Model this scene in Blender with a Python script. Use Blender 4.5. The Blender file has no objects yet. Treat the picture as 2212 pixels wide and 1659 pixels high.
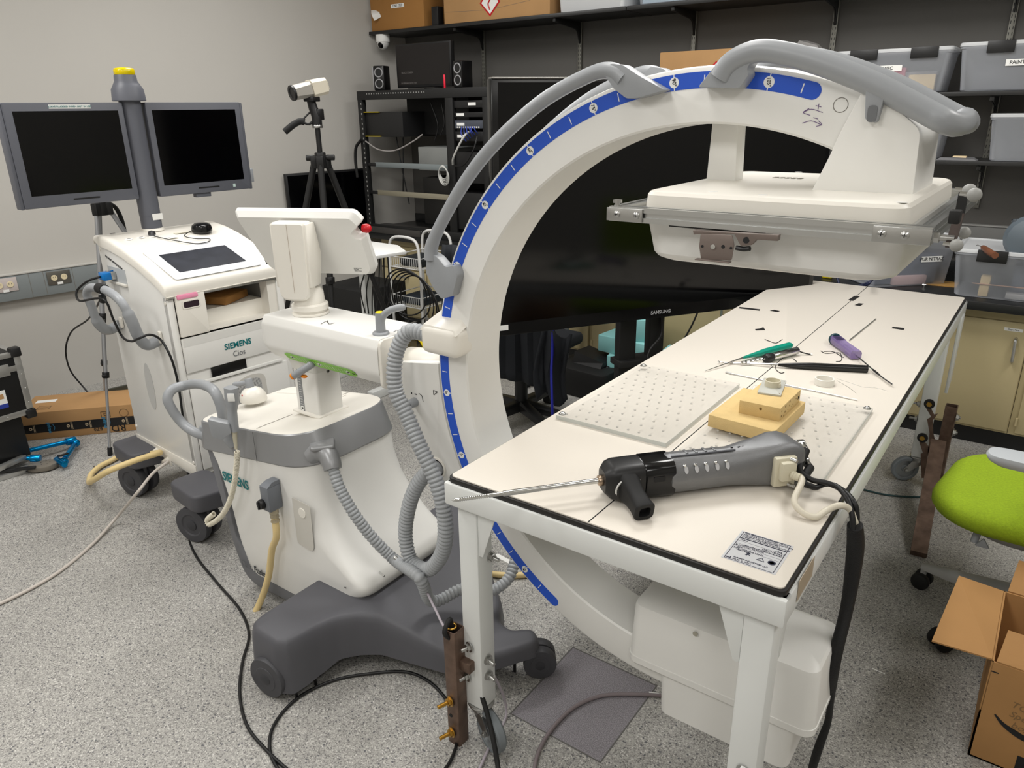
import bpy, bmesh, math, random
from mathutils import Vector, Matrix, Quaternion, noise
random.seed(7)
V = Vector
PI = math.pi
D = bpy.data
COL = bpy.context.scene.collection
scene = bpy.context.scene

# ------------------------------------------------------------------ camera
CAMPOS = V((0.0, 0.0, 1.6))
CAMROT = Matrix(((0.8091842243426086, -0.19330875149380172, 0.5548446788705453),
                 (0.5873910772968368, 0.28845746121096444, -0.7561507887873863),
                 (-0.013878522511867322, 0.9377761031651599, 0.34696306279668304)))
FPX = 1600.0
cam_data = D.cameras.new('camera')
cam_data.sensor_fit = 'HORIZONTAL'
cam_data.sensor_width = 36.0
cam_data.lens = FPX / 2212.0 * 36.0
cam_data.clip_start = 0.05
cam_ob = D.objects.new('camera', cam_data)
COL.objects.link(cam_ob)
cam_ob.matrix_world = Matrix.Translation(CAMPOS) @ CAMROT.to_4x4()
scene.camera = cam_ob

def ray(px, py):
    return CAMROT @ V((px - 1106.0, 829.5 - py, -FPX))
def PZ(px, py, z):
    d = ray(px, py); return CAMPOS + d * ((z - CAMPOS.z) / d.z)
def PY(px, py, y):
    d = ray(px, py); return CAMPOS + d * (y / d.y)
def PX(px, py, x):
    d = ray(px, py); return CAMPOS + d * (x / d.x)
def PP(px, py, p, n):
    d = ray(px, py); p = V(p); n = V(n); return CAMPOS + d * ((p - CAMPOS).dot(n) / d.dot(n))
def PD(px, py, dist):
    d = ray(px, py); d /= FPX; return CAMPOS + d * dist     # dist = depth along the view axis

# ------------------------------------------------------------------ world, light, exposure
world = D.worlds.new('world'); scene.world = world; world.use_nodes = True
bg = world.node_tree.nodes['Background']
bg.inputs[0].default_value = (0.9, 0.95, 1.0, 1); bg.inputs[1].default_value = 0.15
CEIL = 2.95
LIGHTS = [(-3.2, 2.6, 33), (-3.2, 0.5, 33), (-3.2, -1.4, 22), (-1.1, 3.0, 36), (-1.1, 1.35, 19), (-1.1, -1.0, 26), (1.0, 2.8, 24), (1.0, 1.0, 9), (1.0, -1.0, 22)]
for i, (lx, ly, lp) in enumerate(LIGHTS):
    la = D.lights.new('ceiling_lamp', 'AREA'); la.shape = 'RECTANGLE'; la.size = 0.56; la.size_y = 1.16
    la.energy = lp; la.color = (1.0, 0.985, 0.96)
    lo = D.objects.new('ceiling_lamp', la); COL.objects.link(lo); lo.location = (lx, ly, CEIL - 0.03)
vs = scene.view_settings
vs.view_transform = 'Standard'; vs.look = 'None'; vs.exposure = 0.0; vs.gamma = 1.0
vs.use_curve_mapping = False

# ------------------------------------------------------------------ materials
def lin(c):
    return tuple(((x / 255.0) / 12.92 if x / 255.0 <= 0.04045 else ((x / 255.0 + 0.055) / 1.055) ** 2.4) for x in c) + (1.0,)
MATS = {}
def mat(name, c, rough=0.5, metal=0.0, coat=0.0, spec=None, bump=0.0, bscale=200.0, var=0.0, vscale=6.0,
        trans=0.0, alpha=1.0, ior=1.45, emit=None, es=1.0, subs=0.0):
    m = D.materials.new(name); m.use_nodes = True; MATS[name] = m
    nt = m.node_tree; b = nt.nodes['Principled BSDF']
    col = lin(c)
    b.inputs['Base Color'].default_value = col
    b.inputs['Roughness'].default_value = rough
    b.inputs['Metallic'].default_value = metal
    b.inputs['IOR'].default_value = ior
    if spec is not None: b.inputs['Specular IOR Level'].default_value = spec
    b.inputs['Coat Weight'].default_value = coat
    b.inputs['Transmission Weight'].default_value = trans
    b.inputs['Alpha'].default_value = alpha
    if emit:
        b.inputs['Emission Color'].default_value = lin(emit); b.inputs['Emission Strength'].default_value = es
    tc = nt.nodes.new('ShaderNodeTexCoord')
    if var:
        n = nt.nodes.new('ShaderNodeTexNoise'); n.inputs['Scale'].default_value = vscale; n.inputs['Detail'].default_value = 4
        nt.links.new(tc.outputs['Object'], n.inputs['Vector'])
        r = nt.nodes.new('ShaderNodeValToRGB'); r.color_ramp.elements[0].position = 0.3; r.color_ramp.elements[1].position = 0.7
        r.color_ramp.elements[0].color = tuple(x * (1 - var) for x in col[:3]) + (1,)
        r.color_ramp.elements[1].color = tuple(min(1, x * (1 + var)) for x in col[:3]) + (1,)
        nt.links.new(n.outputs[0], r.inputs[0]); nt.links.new(r.outputs[0], b.inputs['Base Color'])
    if bump:
        n = nt.nodes.new('ShaderNodeTexNoise'); n.inputs['Scale'].default_value = bscale; n.inputs['Detail'].default_value = 3
        nt.links.new(tc.outputs['Object'], n.inputs['Vector'])
        bp = nt.nodes.new('ShaderNodeBump'); bp.inputs['Strength'].default_value = bump; bp.inputs['Distance'].default_value = 0.002
        nt.links.new(n.outputs[0], bp.inputs['Height']); nt.links.new(bp.outputs[0], b.inputs['Normal'])
    return m

# ------------------------------------------------------------------ object helpers
def _rootmat(o):
    while o.parent is not None: o = o.parent
    return Matrix.Translation(o.location) @ o.rotation_euler.to_matrix().to_4x4()
def tag(o, label=None, cat=None, group=None, kind=None):
    if label: o['label'] = label
    if cat: o['category'] = cat
    if group: o['group'] = group
    if kind: o['kind'] = kind
    return o
def thing(name, label, cat, loc=(0, 0, 0), rz=0.0, group=None):
    o = D.objects.new(name, None); COL.objects.link(o); o.empty_display_size = 0.05
    o.location = loc; o.rotation_euler = (0, 0, rz)
    return tag(o, label, cat, group)
def copy_tree(o, loc=None, rz=None, label=None, group=None, parent=None):
    c = o.copy(); COL.objects.link(c)
    if parent is not None: c.parent = parent
    if loc is not None: c.location = loc
    if rz is not None: c.rotation_euler = (0, 0, rz)
    if label: c['label'] = label
    if group: c['group'] = group
    for ch in [x for x in D.objects if x.parent == o]: copy_tree(ch, parent=c)
    return c

def catmull(pts, n=8, closed=False):
    pts = [V(p) for p in pts]
    if len(pts) < 3 and not closed: 
        return [pts[0].lerp(pts[1], i / n) for i in range(n + 1)]
    out = []; N = len(pts)
    rng = range(N if closed else N - 1)
    for i in rng:
        if closed: p0, p1, p2, p3 = pts[(i - 1) % N], pts[i], pts[(i + 1) % N], pts[(i + 2) % N]
        else:
            p1, p2 = pts[i], pts[i + 1]
            p0 = pts[i - 1] if i > 0 else p1 * 2 - p2
            p3 = pts[i + 2] if i + 2 < N else p2 * 2 - p1
        # centripetal-ish parametrisation
        t0 = 0; t1 = t0 + max((p1 - p0).length, 1e-6) ** 0.5; t2 = t1 + max((p2 - p1).length, 1e-6) ** 0.5; t3 = t2 + max((p3 - p2).length, 1e-6) ** 0.5
        for k in range(n):
            t = t1 + (t2 - t1) * k / n
            A1 = p0 * ((t1 - t) / (t1 - t0)) + p1 * ((t - t0) / (t1 - t0))
            A2 = p1 * ((t2 - t) / (t2 - t1)) + p2 * ((t - t1) / (t2 - t1))
            A3 = p2 * ((t3 - t) / (t3 - t2)) + p3 * ((t - t2) / (t3 - t2))
            B1 = A1 * ((t2 - t) / (t2 - t0)) + A2 * ((t - t0) / (t2 - t0))
            B2 = A2 * ((t3 - t) / (t3 - t1)) + A3 * ((t - t1) / (t3 - t1))
            out.append(B1 * ((t2 - t) / (t2 - t1)) + B2 * ((t - t1) / (t2 - t1)))
    if not closed: out.append(pts[-1].copy())
    return out
def resample(pts, step):
    out = [pts[0].copy()]; need = step
    for a, b in zip(pts, pts[1:]):
        L = (b - a).length; pos = 0.0
        while L - pos >= need:
            pos += need; out.append(a.lerp(b, pos / L)); need = step
        need -= (L - pos)
    out.append(pts[-1].copy())
    return out
def frame(d, up=V((0, 0, 1))):
    d = V(d).normalized()
    if abs(d.dot(up)) > 0.98: up = V((0, 1, 0))
    x = d.cross(up).normalized(); y = x.cross(d).normalized()
    return x, y, d
def rrect(w, h, r, n=4):
    pts = []
    for cx, cy, a0 in ((w / 2 - r, h / 2 - r, 0), (-w / 2 + r, h / 2 - r, 90), (-w / 2 + r, -h / 2 + r, 180), (w / 2 - r, -h / 2 + r, 270)):
        for k in range(n + 1):
            a = math.radians(a0 + 90.0 * k / n); pts.append((cx + r * math.cos(a), cy + r * math.sin(a)))
    return pts
def rpoly(pts, rad, n=4):
    """round the corners of a 2D polygon; rad one radius or a list"""
    N = len(pts); out = []
    for i in range(N):
        p = V((pts[i][0], pts[i][1])); a = V((pts[i - 1][0], pts[i - 1][1])); b = V((pts[(i + 1) % N][0], pts[(i + 1) % N][1]))
        r = rad[i] if isinstance(rad, (list, tuple)) else rad
        if r <= 0: out.append((p.x, p.y)); continue
        u = (a - p); v = (b - p); d = min(r, u.length * 0.49, v.length * 0.49)
        A = p + u.normalized() * d; B = p + v.normalized() * d
        for k in range(n + 1):
            t = k / n; q = A * (1 - t) ** 2 + p * (2 * t * (1 - t)) + B * t * t; out.append((q.x, q.y))
    return out

class MB:
    def __init__(s): s.bm = bmesh.new(); s.mi = 0; s.mats = []
    def m(s, material):
        if material not in s.mats: s.mats.append(material)
        s.mi = s.mats.index(material); return s
    def _add(s, tb, mtx=None):
        if mtx is not None: bmesh.ops.transform(tb, matrix=mtx, verts=tb.verts)
        vm = {v: s.bm.verts.new(v.co) for v in tb.verts}
        for f in tb.faces:
            try: nf = s.bm.faces.new([vm[v] for v in f.verts]); nf.material_index = s.mi
            except ValueError: pass
        tb.free(); return s
    def box(s, c, size, r=0.0, seg=2, rz=0.0, rot=None, taper=None):
        tb = bmesh.new(); bmesh.ops.create_cube(tb, size=1.0)
        for v in tb.verts:
            t = taper if (taper and v.co.z > 0) else (1, 1)
            v.co = V((v.co.x * size[0] * t[0], v.co.y * size[1] * t[1], v.co.z * size[2]))
        if r > 0: bmesh.ops.bevel(tb, geom=tb.edges[:], offset=min(r, min(size) * 0.49), segments=seg, profile=0.5, affect='EDGES', clamp_overlap=True)
        M = Matrix.Translation(V(c))
        if rot is not None: M = M @ rot.to_4x4()
        elif rz: M = M @ Matrix.Rotation(rz, 4, 'Z')
        return s._add(tb, M)
    def lo_hi(s, a, b, r=0.0, seg=2):
        a = V(a); b = V(b); return s.box((a + b) / 2, [abs(x) for x in (b - a)], r, seg)
    def cyl(s, p0, p1, r, r2=None, n=24, bev=0.0, cap=True):
        p0 = V(p0); p1 = V(p1); r2 = r if r2 is None else r2
        L = (p1 - p0).length; prof = [(r, 0), (r2, L)]
        if bev > 0: prof = [(r - bev, 0), (r - bev * 0.3, bev * 0.3), (r, bev), (r2, L - bev), (r2 - bev * 0.3, L - bev * 0.3), (r2 - bev, L)]
        return s.lathe(prof, p0, (p1 - p0), n, cap)
    def lathe(s, prof, o, ax=(0, 0, 1), n=32, cap=True, a0=0.0, a1=2 * PI):
        x, y, d = frame(ax); full = abs((a1 - a0) - 2 * PI) < 1e-6
        m = n if full else n + 1; rings = []
        for (r, z) in prof:
            if r < 1e-6: rings.append([s.bm.verts.new(V(o) + d * z)] ); continue
            rings.append([s.bm.verts.new(V(o) + d * z + x * (r * math.cos(a0 + (a1 - a0) * k / n)) + y * (r * math.sin(a0 + (a1 - a0) * k / n))) for k in range(m)])
        s._skin(rings, full)
        if cap and full:
            if len(rings[0]) > 1: s._f(rings[0][::-1])
            if len(rings[-1]) > 1: s._f(rings[-1])
        return s
    def _f(s, vs):
        try:
            f = s.bm.faces.new(vs); f.material_index = s.mi; return f
        except ValueError: return None
    def _skin(s, rings, closed=True):
        for A, B in zip(rings, rings[1:]):
            if len(A) == 1 and len(B) == 1: continue
            n = max(len(A), len(B)); rng = range(n if closed else n - 1)
            for k in rng:
                k2 = (k + 1) % n
                if len(A) == 1: s._f([A[0], B[k2], B[k]])
                elif len(B) == 1: s._f([A[k], A[k2], B[0]])
                else: s._f([A[k], A[k2], B[k2], B[k]])
    def loft(s, loops, cap=True, closed=True):
        rings = [[s.bm.verts.new(V(p)) for p in lp] for lp in loops]
        s._skin(rings, closed)
        if cap and closed: s._f(rings[0][::-1]); s._f(rings[-1])
        return s
    def tube(s, pts, r, n=12, smooth=8, closed=False, cap=True, rib=None, sec=None, up=None):
        """sweep a circle (or 2D section sec) along pts. rib=(pitch, depth) makes corrugated hose"""
        P = catmull(pts, smooth, closed) if smooth else [V(p) for p in pts]
        if closed: P = P + [P[0]]
        if rib: P = resample(P, rib[0] / 4.0)
        N = len(P)
        tans = [(P[min(i + 1, N - 1)] - P[max(i - 1, 0)]).normalized() for i in range(N)]
        if closed: tans[0] = tans[-1] = (P[1] - P[-2]).normalized()
        x, y, d = frame(tans[0]) if up is None else (tans[0].cross(V(up)).normalized(), None, tans[0])
        rings = []; acc = 0.0
        tot = sum((b - a).length for a, b in zip(P, P[1:])); run = 0.0
        for i in range(N):
            if i: 
                q = tans[i - 1].rotation_difference(tans[i]); x = (q @ x); run += (P[i] - P[i - 1]).length
            if up is not None: x = tans[i].cross(V(up)).normalized()
            yy = x.cross(tans[i]).normalized() if up is None else x.cross(tans[i]).normalized()
            rr = r(run / tot) if callable(r) else r
            if rib: rr = rr - (rib[1] if i % 4 in (0, 1) and i % 4 == 0 else (0.0 if i % 4 == 2 else rib[1] * 0.35))
            if sec: rings.append([s.bm.verts.new(P[i] + x * (a * rr) + yy * (b * rr)) for a, b in sec])
            else: rings.append([s.bm.verts.new(P[i] + x * (rr * math.cos(2 * PI * k / n)) + yy * (rr * math.sin(2 * PI * k / n))) for k in range(n)])
        if closed:
            s._skin(rings[:-1] + [rings[0]], True)
        else:
            s._skin(rings, True)
            if cap: s._f(rings[0][::-1]); s._f(rings[-1])
        return s
    def prism(s, poly, o, ex, ey, t, bev=0.0, seg=2, hole=None):
        """2D polygon in the plane (o, ex, ey) pushed t along ex x ey"""
        ex = V(ex).normalized(); ey = V(ey).normalized(); n = ex.cross(ey); o = V(o)
        tb = bmesh.new()
        A = [tb.verts.new(o + ex * p[0] + ey * p[1]) for p in poly]
        B = [tb.verts.new(o + ex * p[0] + ey * p[1] + n * t) for p in poly]
        N = len(poly)
        if hole:
            C_ = [tb.verts.new(o + ex * p[0] + ey * p[1]) for p in hole]; D_ = [tb.verts.new(o + ex * p[0] + ey * p[1] + n * t) for p in hole]
            for i in range(N):
                j = (i + 1) % N
                tb.faces.new([A[i], A[j], B[j], B[i]]); tb.faces.new([C_[j], C_[i], D_[i], D_[j]])
                tb.faces.new([A[j], A[i], C_[i], C_[j]]); tb.faces.new([B[i], B[j], D_[j], D_[i]])
        else:
            tb.faces.new(A[::-1]); tb.faces.new(B)
            for i in range(N): tb.faces.new([A[i], A[(i + 1) % N], B[(i + 1) % N], B[i]])
        bmesh.ops.recalc_face_normals(tb, faces=tb.faces)
        if bev > 0:
            tb.normal_update()
            es = [e for e in tb.edges if e.is_manifold and e.calc_face_angle(0) > 0.6]
            bmesh.ops.bevel(tb, geom=es, offset=bev, segments=seg, profile=0.5, affect='EDGES', clamp_overlap=True)
        return s._add(tb)
    def sphere(s, c, r, n=16, sc=(1, 1, 1)):
        tb = bmesh.new(); bmesh.ops.create_uvsphere(tb, u_segments=n, v_segments=max(6, n // 2), radius=r)
        return s._add(tb, Matrix.Translation(V(c)) @ Matrix.Diagonal((sc[0], sc[1], sc[2], 1)))
    def torus(s, c, ax, R_, r, n=32, m=8):
        x, y, d = frame(ax); rings = []
        for i in range(n):
            a = 2 * PI * i / n; u = x * math.cos(a) + y * math.sin(a)
            rings.append([s.bm.verts.new(V(c) + u * (R_ + r * math.cos(2 * PI * k / m)) + d * (r * math.sin(2 * PI * k / m))) for k in range(m)])
        rings.append(rings[0]); s._skin(rings, True); return s
    def quad(s, a, b, c, d): s._f([s.bm.verts.new(V(p)) for p in (a, b, c, d)]); return s
    def hexnut(s, p0, p1, r):
        return s.lathe([(r, 0), (r, (V(p1) - V(p0)).length)], p0, V(p1) - V(p0), 6)
    def xf(s, M): bmesh.ops.transform(s.bm, matrix=M, verts=s.bm.verts); return s
    def build(s, name, material=None, parent=None, world=True, angle=35, solid=0, subsurf=0, merge=True):
        if merge: bmesh.ops.remove_doubles(s.bm, verts=s.bm.verts, dist=1e-6)
        bmesh.ops.recalc_face_normals(s.bm, faces=s.bm.faces)
        me = D.meshes.new(name)
        if parent is not None and world: bmesh.ops.transform(s.bm, matrix=_rootmat(parent).inverted(), verts=s.bm.verts)
        s.bm.to_mesh(me); s.bm.free()
        for p in me.polygons: p.use_smooth = True
        me.set_sharp_from_angle(angle=math.radians(angle))
        if s.mats:
            for x in s.mats: me.materials.append(x)
        elif material: me.materials.append(material)
        o = D.objects.new(name, me); COL.objects.link(o)
        if parent is not None: o.parent = parent
        if solid: md = o.modifiers.new('solid', 'SOLIDIFY'); md.thickness = solid; md.offset = 0
        if subsurf: md = o.modifiers.new('sub', 'SUBSURF'); md.levels = subsurf; md.render_levels = subsurf
        return o
def text(s, size, o, ex, ey, material, parent, name='lettering', ext=0.0004, bold=0.0, align='CENTER', sx=1.0, world=True, shear=0.0, space=1.0):
    cu = D.curves.new('txt', 'FONT'); cu.body = s; cu.size = size; cu.extrude = ext; cu.align_x = align; cu.align_y = 'CENTER'
    cu.offset = bold * size; cu.resolution_u = 3; cu.shear = shear; cu.space_character = space
    ob = D.objects.new('txt', cu); COL.objects.link(ob)
    bpy.context.view_layer.update()
    me = D.meshes.new_from_object(ob.evaluated_get(bpy.context.evaluated_depsgraph_get()))
    D.objects.remove(ob); D.curves.remove(cu)
    ex = V(ex).normalized(); ey = V(ey).normalized(); n = ex.cross(ey).normalized(); ey = n.cross(ex)
    M = Matrix((( ex.x * sx, ey.x, n.x, o[0]), (ex.y * sx, ey.y, n.y, o[1]), (ex.z * sx, ey.z, n.z, o[2]), (0, 0, 0, 1)))
    if parent is not None and world: M = _rootmat(parent).inverted() @ M
    me.transform(M); me.name = name; me.materials.clear(); me.materials.append(material)
    t = D.objects.new(name, me); COL.objects.link(t)
    if parent is not None: t.parent = parent
    return t
def struct(o): o['kind'] = 'structure'; return o
# ------------------------------------------------------------------ shared materials
m_white = mat('white_plastic', (230, 229, 225), 0.38, var=0.015)
m_white2 = mat('warm_white_plastic', (232, 228, 219), 0.35)
m_greyp = mat('silver_grey_plastic', (150, 153, 157), 0.38)
m_silver = mat('silver_band_paint', (148, 149, 151), 0.34, metal=0.35)
m_dgrey = mat('dark_grey_plastic', (84, 84, 89), 0.5, bump=0.15, bscale=900)
m_mgrey = mat('monitor_grey_plastic', (92, 94, 102), 0.45)
m_black = mat('black_plastic', (26, 26, 27), 0.42)
m_blackm = mat('matt_black_paint', (24, 24, 24), 0.6)
m_rubber = mat('black_rubber', (18, 18, 19), 0.65)
m_glassb = mat('black_screen_glass', (3, 3, 4), 0.12, spec=0.35)
m_steel = mat('zinc_steel', (190, 190, 188), 0.3, metal=1.0, bump=0.05, bscale=400)
m_alu = mat('aluminium', (200, 201, 200), 0.32, metal=1.0)
m_chrome = mat('polished_steel', (215, 215, 213), 0.16, metal=1.0)
m_wmetal = mat('white_painted_steel', (222, 224, 222), 0.4)
m_blue = mat('scale_blue', (36, 84, 196), 0.45)
m_green = mat('scale_green', (120, 190, 30), 0.45)
m_ink = mat('black_ink', (20, 20, 22), 0.6)
m_teal = mat('teal_lettering', (0, 112, 116), 0.5)
m_label = mat('white_label', (235, 235, 232), 0.5)
m_seam = mat('dark_seam', (120, 116, 110), 0.6)
m_card = mat('cardboard', (178, 138, 92), 0.8, var=0.06, vscale=5, bump=0.1, bscale=60)
m_cardd = mat('brown_cardboard', (158, 112, 58), 0.8, var=0.05, vscale=4, bump=0.1, bscale=60)
m_cable = mat('black_cable', (20, 20, 21), 0.45)
m_yel = mat('yellow_plastic', (238, 214, 10), 0.4)
m_red = mat('red_plastic', (190, 12, 28), 0.35)
m_orange = mat('orange_plastic', (240, 140, 16), 0.4)
m_hose = mat('cream_hose', (224, 200, 145), 0.5, var=0.04, vscale=12)
m_corr = mat('grey_corrugated_hose', (160, 163, 166), 0.4)

# ------------------------------------------------------------------ floor material: speckled vinyl, seams, one smooth hatch tile
def floor_mat():
    m = D.materials.new('speckled_vinyl'); m.use_nodes = True; nt = m.node_tree; N = nt.nodes; L = nt.links
    b = N['Principled BSDF']; b.inputs['Roughness'].default_value = 0.42
    geo = N.new('ShaderNodeNewGeometry')
    def voro(scale, lo, hi):
        v = N.new('ShaderNodeTexVoronoi'); v.inputs['Scale'].default_value = scale; L.new(geo.outputs['Position'], v.inputs['Vector'])
        return v
    base = N.new('ShaderNodeRGB'); base.outputs[0].default_value = lin((158, 156, 150))
    v1 = voro(330, 0, 1)
    r1 = N.new('ShaderNodeValToRGB'); cr = r1.color_ramp; cr.interpolation = 'CONSTANT'
    cols = [(0.0, (112, 110, 108)), (0.10, (142, 140, 137)), (0.34, (162, 160, 155)), (0.62, (172, 170, 165)), (0.84, (186, 184, 178)), (0.95, (206, 204, 199))]
    cr.elements[0].position = 0; cr.elements[0].color = lin(cols[0][1]); cr.elements[1].position = cols[1][0]; cr.elements[1].color = lin(cols[1][1])
    for p, c in cols[2:]:
        e = cr.elements.new(p); e.color = lin(c)
    sep = N.new('ShaderNodeSeparateColor'); L.new(v1.outputs['Color'], sep.inputs[0]); L.new(sep.outputs[0], r1.inputs[0])
    # sparse darker chips
    v2 = voro(120, 0, 1); sep2 = N.new('ShaderNodeSeparateColor'); L.new(v2.outputs['Color'], sep2.inputs[0])
    gt = N.new('ShaderNodeMath'); gt.operation = 'GREATER_THAN'; gt.inputs[1].default_value = 0.86; L.new(sep2.outputs[1], gt.inputs[0])
    dd = N.new('ShaderNodeMath'); dd.operation = 'LESS_THAN'; dd.inputs[1].default_value = 0.34; L.new(v2.outputs['Distance'], dd.inputs[0])
    mu = N.new('ShaderNodeMath'); mu.operation = 'MULTIPLY'; L.new(gt.outputs[0], mu.inputs[0]); L.new(dd.outputs[0], mu.inputs[1])
    mx = N.new('ShaderNodeMix'); mx.data_type = 'RGBA'; L.new(mu.outputs[0], mx.inputs[0]); L.new(r1.outputs[0], mx.inputs[6]); mx.inputs[7].default_value = lin((92, 92, 96))
    # large soft wear
    nz = N.new('ShaderNodeTexNoise'); nz.inputs['Scale'].default_value = 2.2; nz.inputs['Detail'].default_value = 5; L.new(geo.outputs['Position'], nz.inputs['Vector'])
    mr = N.new('ShaderNodeMapRange'); mr.inputs[1].default_value = 0.3; mr.inputs[2].default_value = 0.7; mr.inputs[3].default_value = 0.9; mr.inputs[4].default_value = 1.05; L.new(nz.outputs[0], mr.inputs[0])
    mw = N.new('ShaderNodeMix'); mw.data_type = 'RGBA'; mw.blend_type = 'MULTIPLY'; mw.inputs[0].default_value = 1; L.new(mx.outputs[2], mw.inputs[6]); L.new(mr.outputs[0], mw.inputs[7])
    # the hatch tile rectangle and its joint
    sx = N.new('ShaderNodeSeparateXYZ'); L.new(geo.outputs['Position'], sx.inputs[0])
    def absd(out, c, h):
        a = N.new('ShaderNodeMath'); a.operation = 'SUBTRACT'; a.inputs[1].default_value = c; L.new(out, a.inputs[0])
        q = N.new('ShaderNodeMath'); q.operation = 'ABSOLUTE'; L.new(a.outputs[0], q.inputs[0])
        w = N.new('ShaderNodeMath'); w.operation = 'SUBTRACT'; w.inputs[1].default_value = h; L.new(q.outputs[0], w.inputs[0]); return w.outputs[0]
    ax = absd(sx.outputs[0], -0.84, 0.145); ay = absd(sx.outputs[1], 1.48, 0.168)
    mxx = N.new('ShaderNodeMath'); mxx.operation = 'MAXIMUM'; L.new(ax, mxx.inputs[0]); L.new(ay, mxx.inputs[1])
    ins = N.new('ShaderNodeMath'); ins.operation = 'LESS_THAN'; ins.inputs[1].default_value = 0.0; L.new(mxx.outputs[0], ins.inputs[0])
    fine = N.new('ShaderNodeTexNoise'); fine.inputs['Scale'].default_value = 420; fine.inputs['Detail'].default_value = 2; L.new(geo.outputs['Position'], fine.inputs['Vector'])
    fr = N.new('ShaderNodeValToRGB'); fr.color_ramp.elements[0].position = 0.38; fr.color_ramp.elements[1].position = 0.66
    fr.color_ramp.elements[0].color = lin((110, 106, 112)); fr.color_ramp.elements[1].color = lin((164, 160, 164)); L.new(fine.outputs[0], fr.inputs[0])
    mt = N.new('ShaderNodeMix'); mt.data_type = 'RGBA'; L.new(ins.outputs[0], mt.inputs[0]); L.new(mw.outputs[2], mt.inputs[6]); L.new(fr.outputs[0], mt.inputs[7])
    ab = N.new('ShaderNodeMath'); ab.operation = 'ABSOLUTE'; L.new(mxx.outputs[0], ab.inputs[0])
    jn = N.new('ShaderNodeMath'); jn.operation = 'LESS_THAN'; jn.inputs[1].default_value = 0.0022; L.new(ab.outputs[0], jn.inputs[0])
    # sheet seam along x at y=1.36 (right) 
    sy = N.new('ShaderNodeMath'); sy.operation = 'SUBTRACT'; sy.inputs[1].default_value = 1.3; L.new(sx.outputs[1], sy.inputs[0])
    sa = N.new('ShaderNodeMath'); sa.operation = 'ABSOLUTE'; L.new(sy.outputs[0], sa.inputs[0])
    sl = N.new('ShaderNodeMath'); sl.operation = 'LESS_THAN'; sl.inputs[1].default_value = 0.0013; L.new(sa.outputs[0], sl.inputs[0])
    xg = N.new('ShaderNodeMath'); xg.operation = 'GREATER_THAN'; xg.inputs[1].default_value = -0.6; L.new(sx.outputs[0], xg.inputs[0])
    sm = N.new('ShaderNodeMath'); sm.operation = 'MULTIPLY'; L.new(sl.outputs[0], sm.inputs[0]); L.new(xg.outputs[0], sm.inputs[1])
    mj = N.new('ShaderNodeMix'); mj.data_type = 'RGBA'; L.new(jn.outputs[0], mj.inputs[0]); L.new(mt.outputs[2], mj.inputs[6]); mj.inputs[7].default_value = lin((96, 94, 92))
    ms = N.new('ShaderNodeMix'); ms.data_type = 'RGBA'; L.new(sm.outputs[0], ms.inputs[0]); L.new(mj.outputs[2], ms.inputs[6]); ms.inputs[7].default_value = lin((188, 186, 182))
    L.new(ms.outputs[2], b.inputs['Base Color'])
    rr = N.new('ShaderNodeMapRange'); rr.inputs[3].default_value = 0.45; rr.inputs[4].default_value = 0.3; L.new(ins.outputs[0], rr.inputs[0]); L.new(rr.outputs[0], b.inputs['Roughness'])
    bp = N.new('ShaderNodeBump'); bp.inputs['Strength'].default_value = 0.12; bp.inputs['Distance'].default_value = 0.001; L.new(sep.outputs[0], bp.inputs['Height']); L.new(bp.outputs[0], b.inputs['Normal'])
    return m
m_floor = floor_mat()
m_wall = mat('painted_wall', (186, 183, 177), 0.75, var=0.02, vscale=1.5, bump=0.06, bscale=300)
m_wallb = mat('grey_painted_wall', (90, 88, 85), 0.75, var=0.02, vscale=1.5, bump=0.06, bscale=300)
m_ceil = mat('ceiling_tile', (214, 212, 206), 0.9)
XL, XR, YB, YF = -5.5, 2.2, 4.65, -2.2
def slab(name, a, b, m): return struct(MB().lo_hi(a, b).build(name, m))
slab('floor', (XL - .1, YF - .1, -0.1), (XR + .1, YB + .1, 0.0), m_floor)
slab('ceiling', (XL - .1, YF - .1, CEIL), (XR + .1, YB + .1, CEIL + .1), m_ceil)
# the left wall runs 8 degrees off square
WDIR = V((.1435, .9897, 0)).normalized(); WN = V((WDIR.y, -WDIR.x, 0)); WP = V((-4.83, 1.65, 0))
def WL(y, z=0.0, off=0.0): return WP + WDIR * ((y - WP.y) / WDIR.y) + WN * off + V((0, 0, z))
mb = MB(); a_, b_ = WL(YF - .1), WL(YB + .05)
mb.prism([(a_.x, a_.y), (b_.x, b_.y), ((b_ - WN * .1).x, (b_ - WN * .1).y), ((a_ - WN * .1).x, (a_ - WN * .1).y)], (0, 0, 0), (1, 0, 0), (0, 1, 0), CEIL); struct(mb.build('wall_left', m_wall))
slab('wall_back', (XL - .1, YB, 0), (XR + .1, YB + .1, CEIL), m_wallb)
slab('wall_right', (XR, YF, 0), (XR + .1, YB, CEIL), m_wall)
slab('wall_front', (XL - .1, YF - .1, 0), (XR + .1, YF, CEIL), m_wall)
# ceiling light panels (the lamps hang just below them)
m_diff = mat('light_diffuser', (250, 248, 240), 0.6, emit=(255, 246, 228), es=0.6)
for k, (lx, ly, lp) in enumerate(LIGHTS):
    t = thing('ceiling_light', 'recessed white fluorescent ceiling panel overhead', 'light', (lx, ly, CEIL - 0.02), 0, 'ceiling light panels')
    MB().prism(rrect(0.62, 1.22, 0.005, 1), (lx, ly, CEIL - 0.02), (1, 0, 0), (0, 1, 0), 0.02, hole=rrect(0.56, 1.16, 0.005, 1)).build('frame', m_wmetal, t)
    MB().box((lx, ly, CEIL - 0.008), (0.56, 1.16, 0.008)).build('diffuser', m_diff, t)

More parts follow.
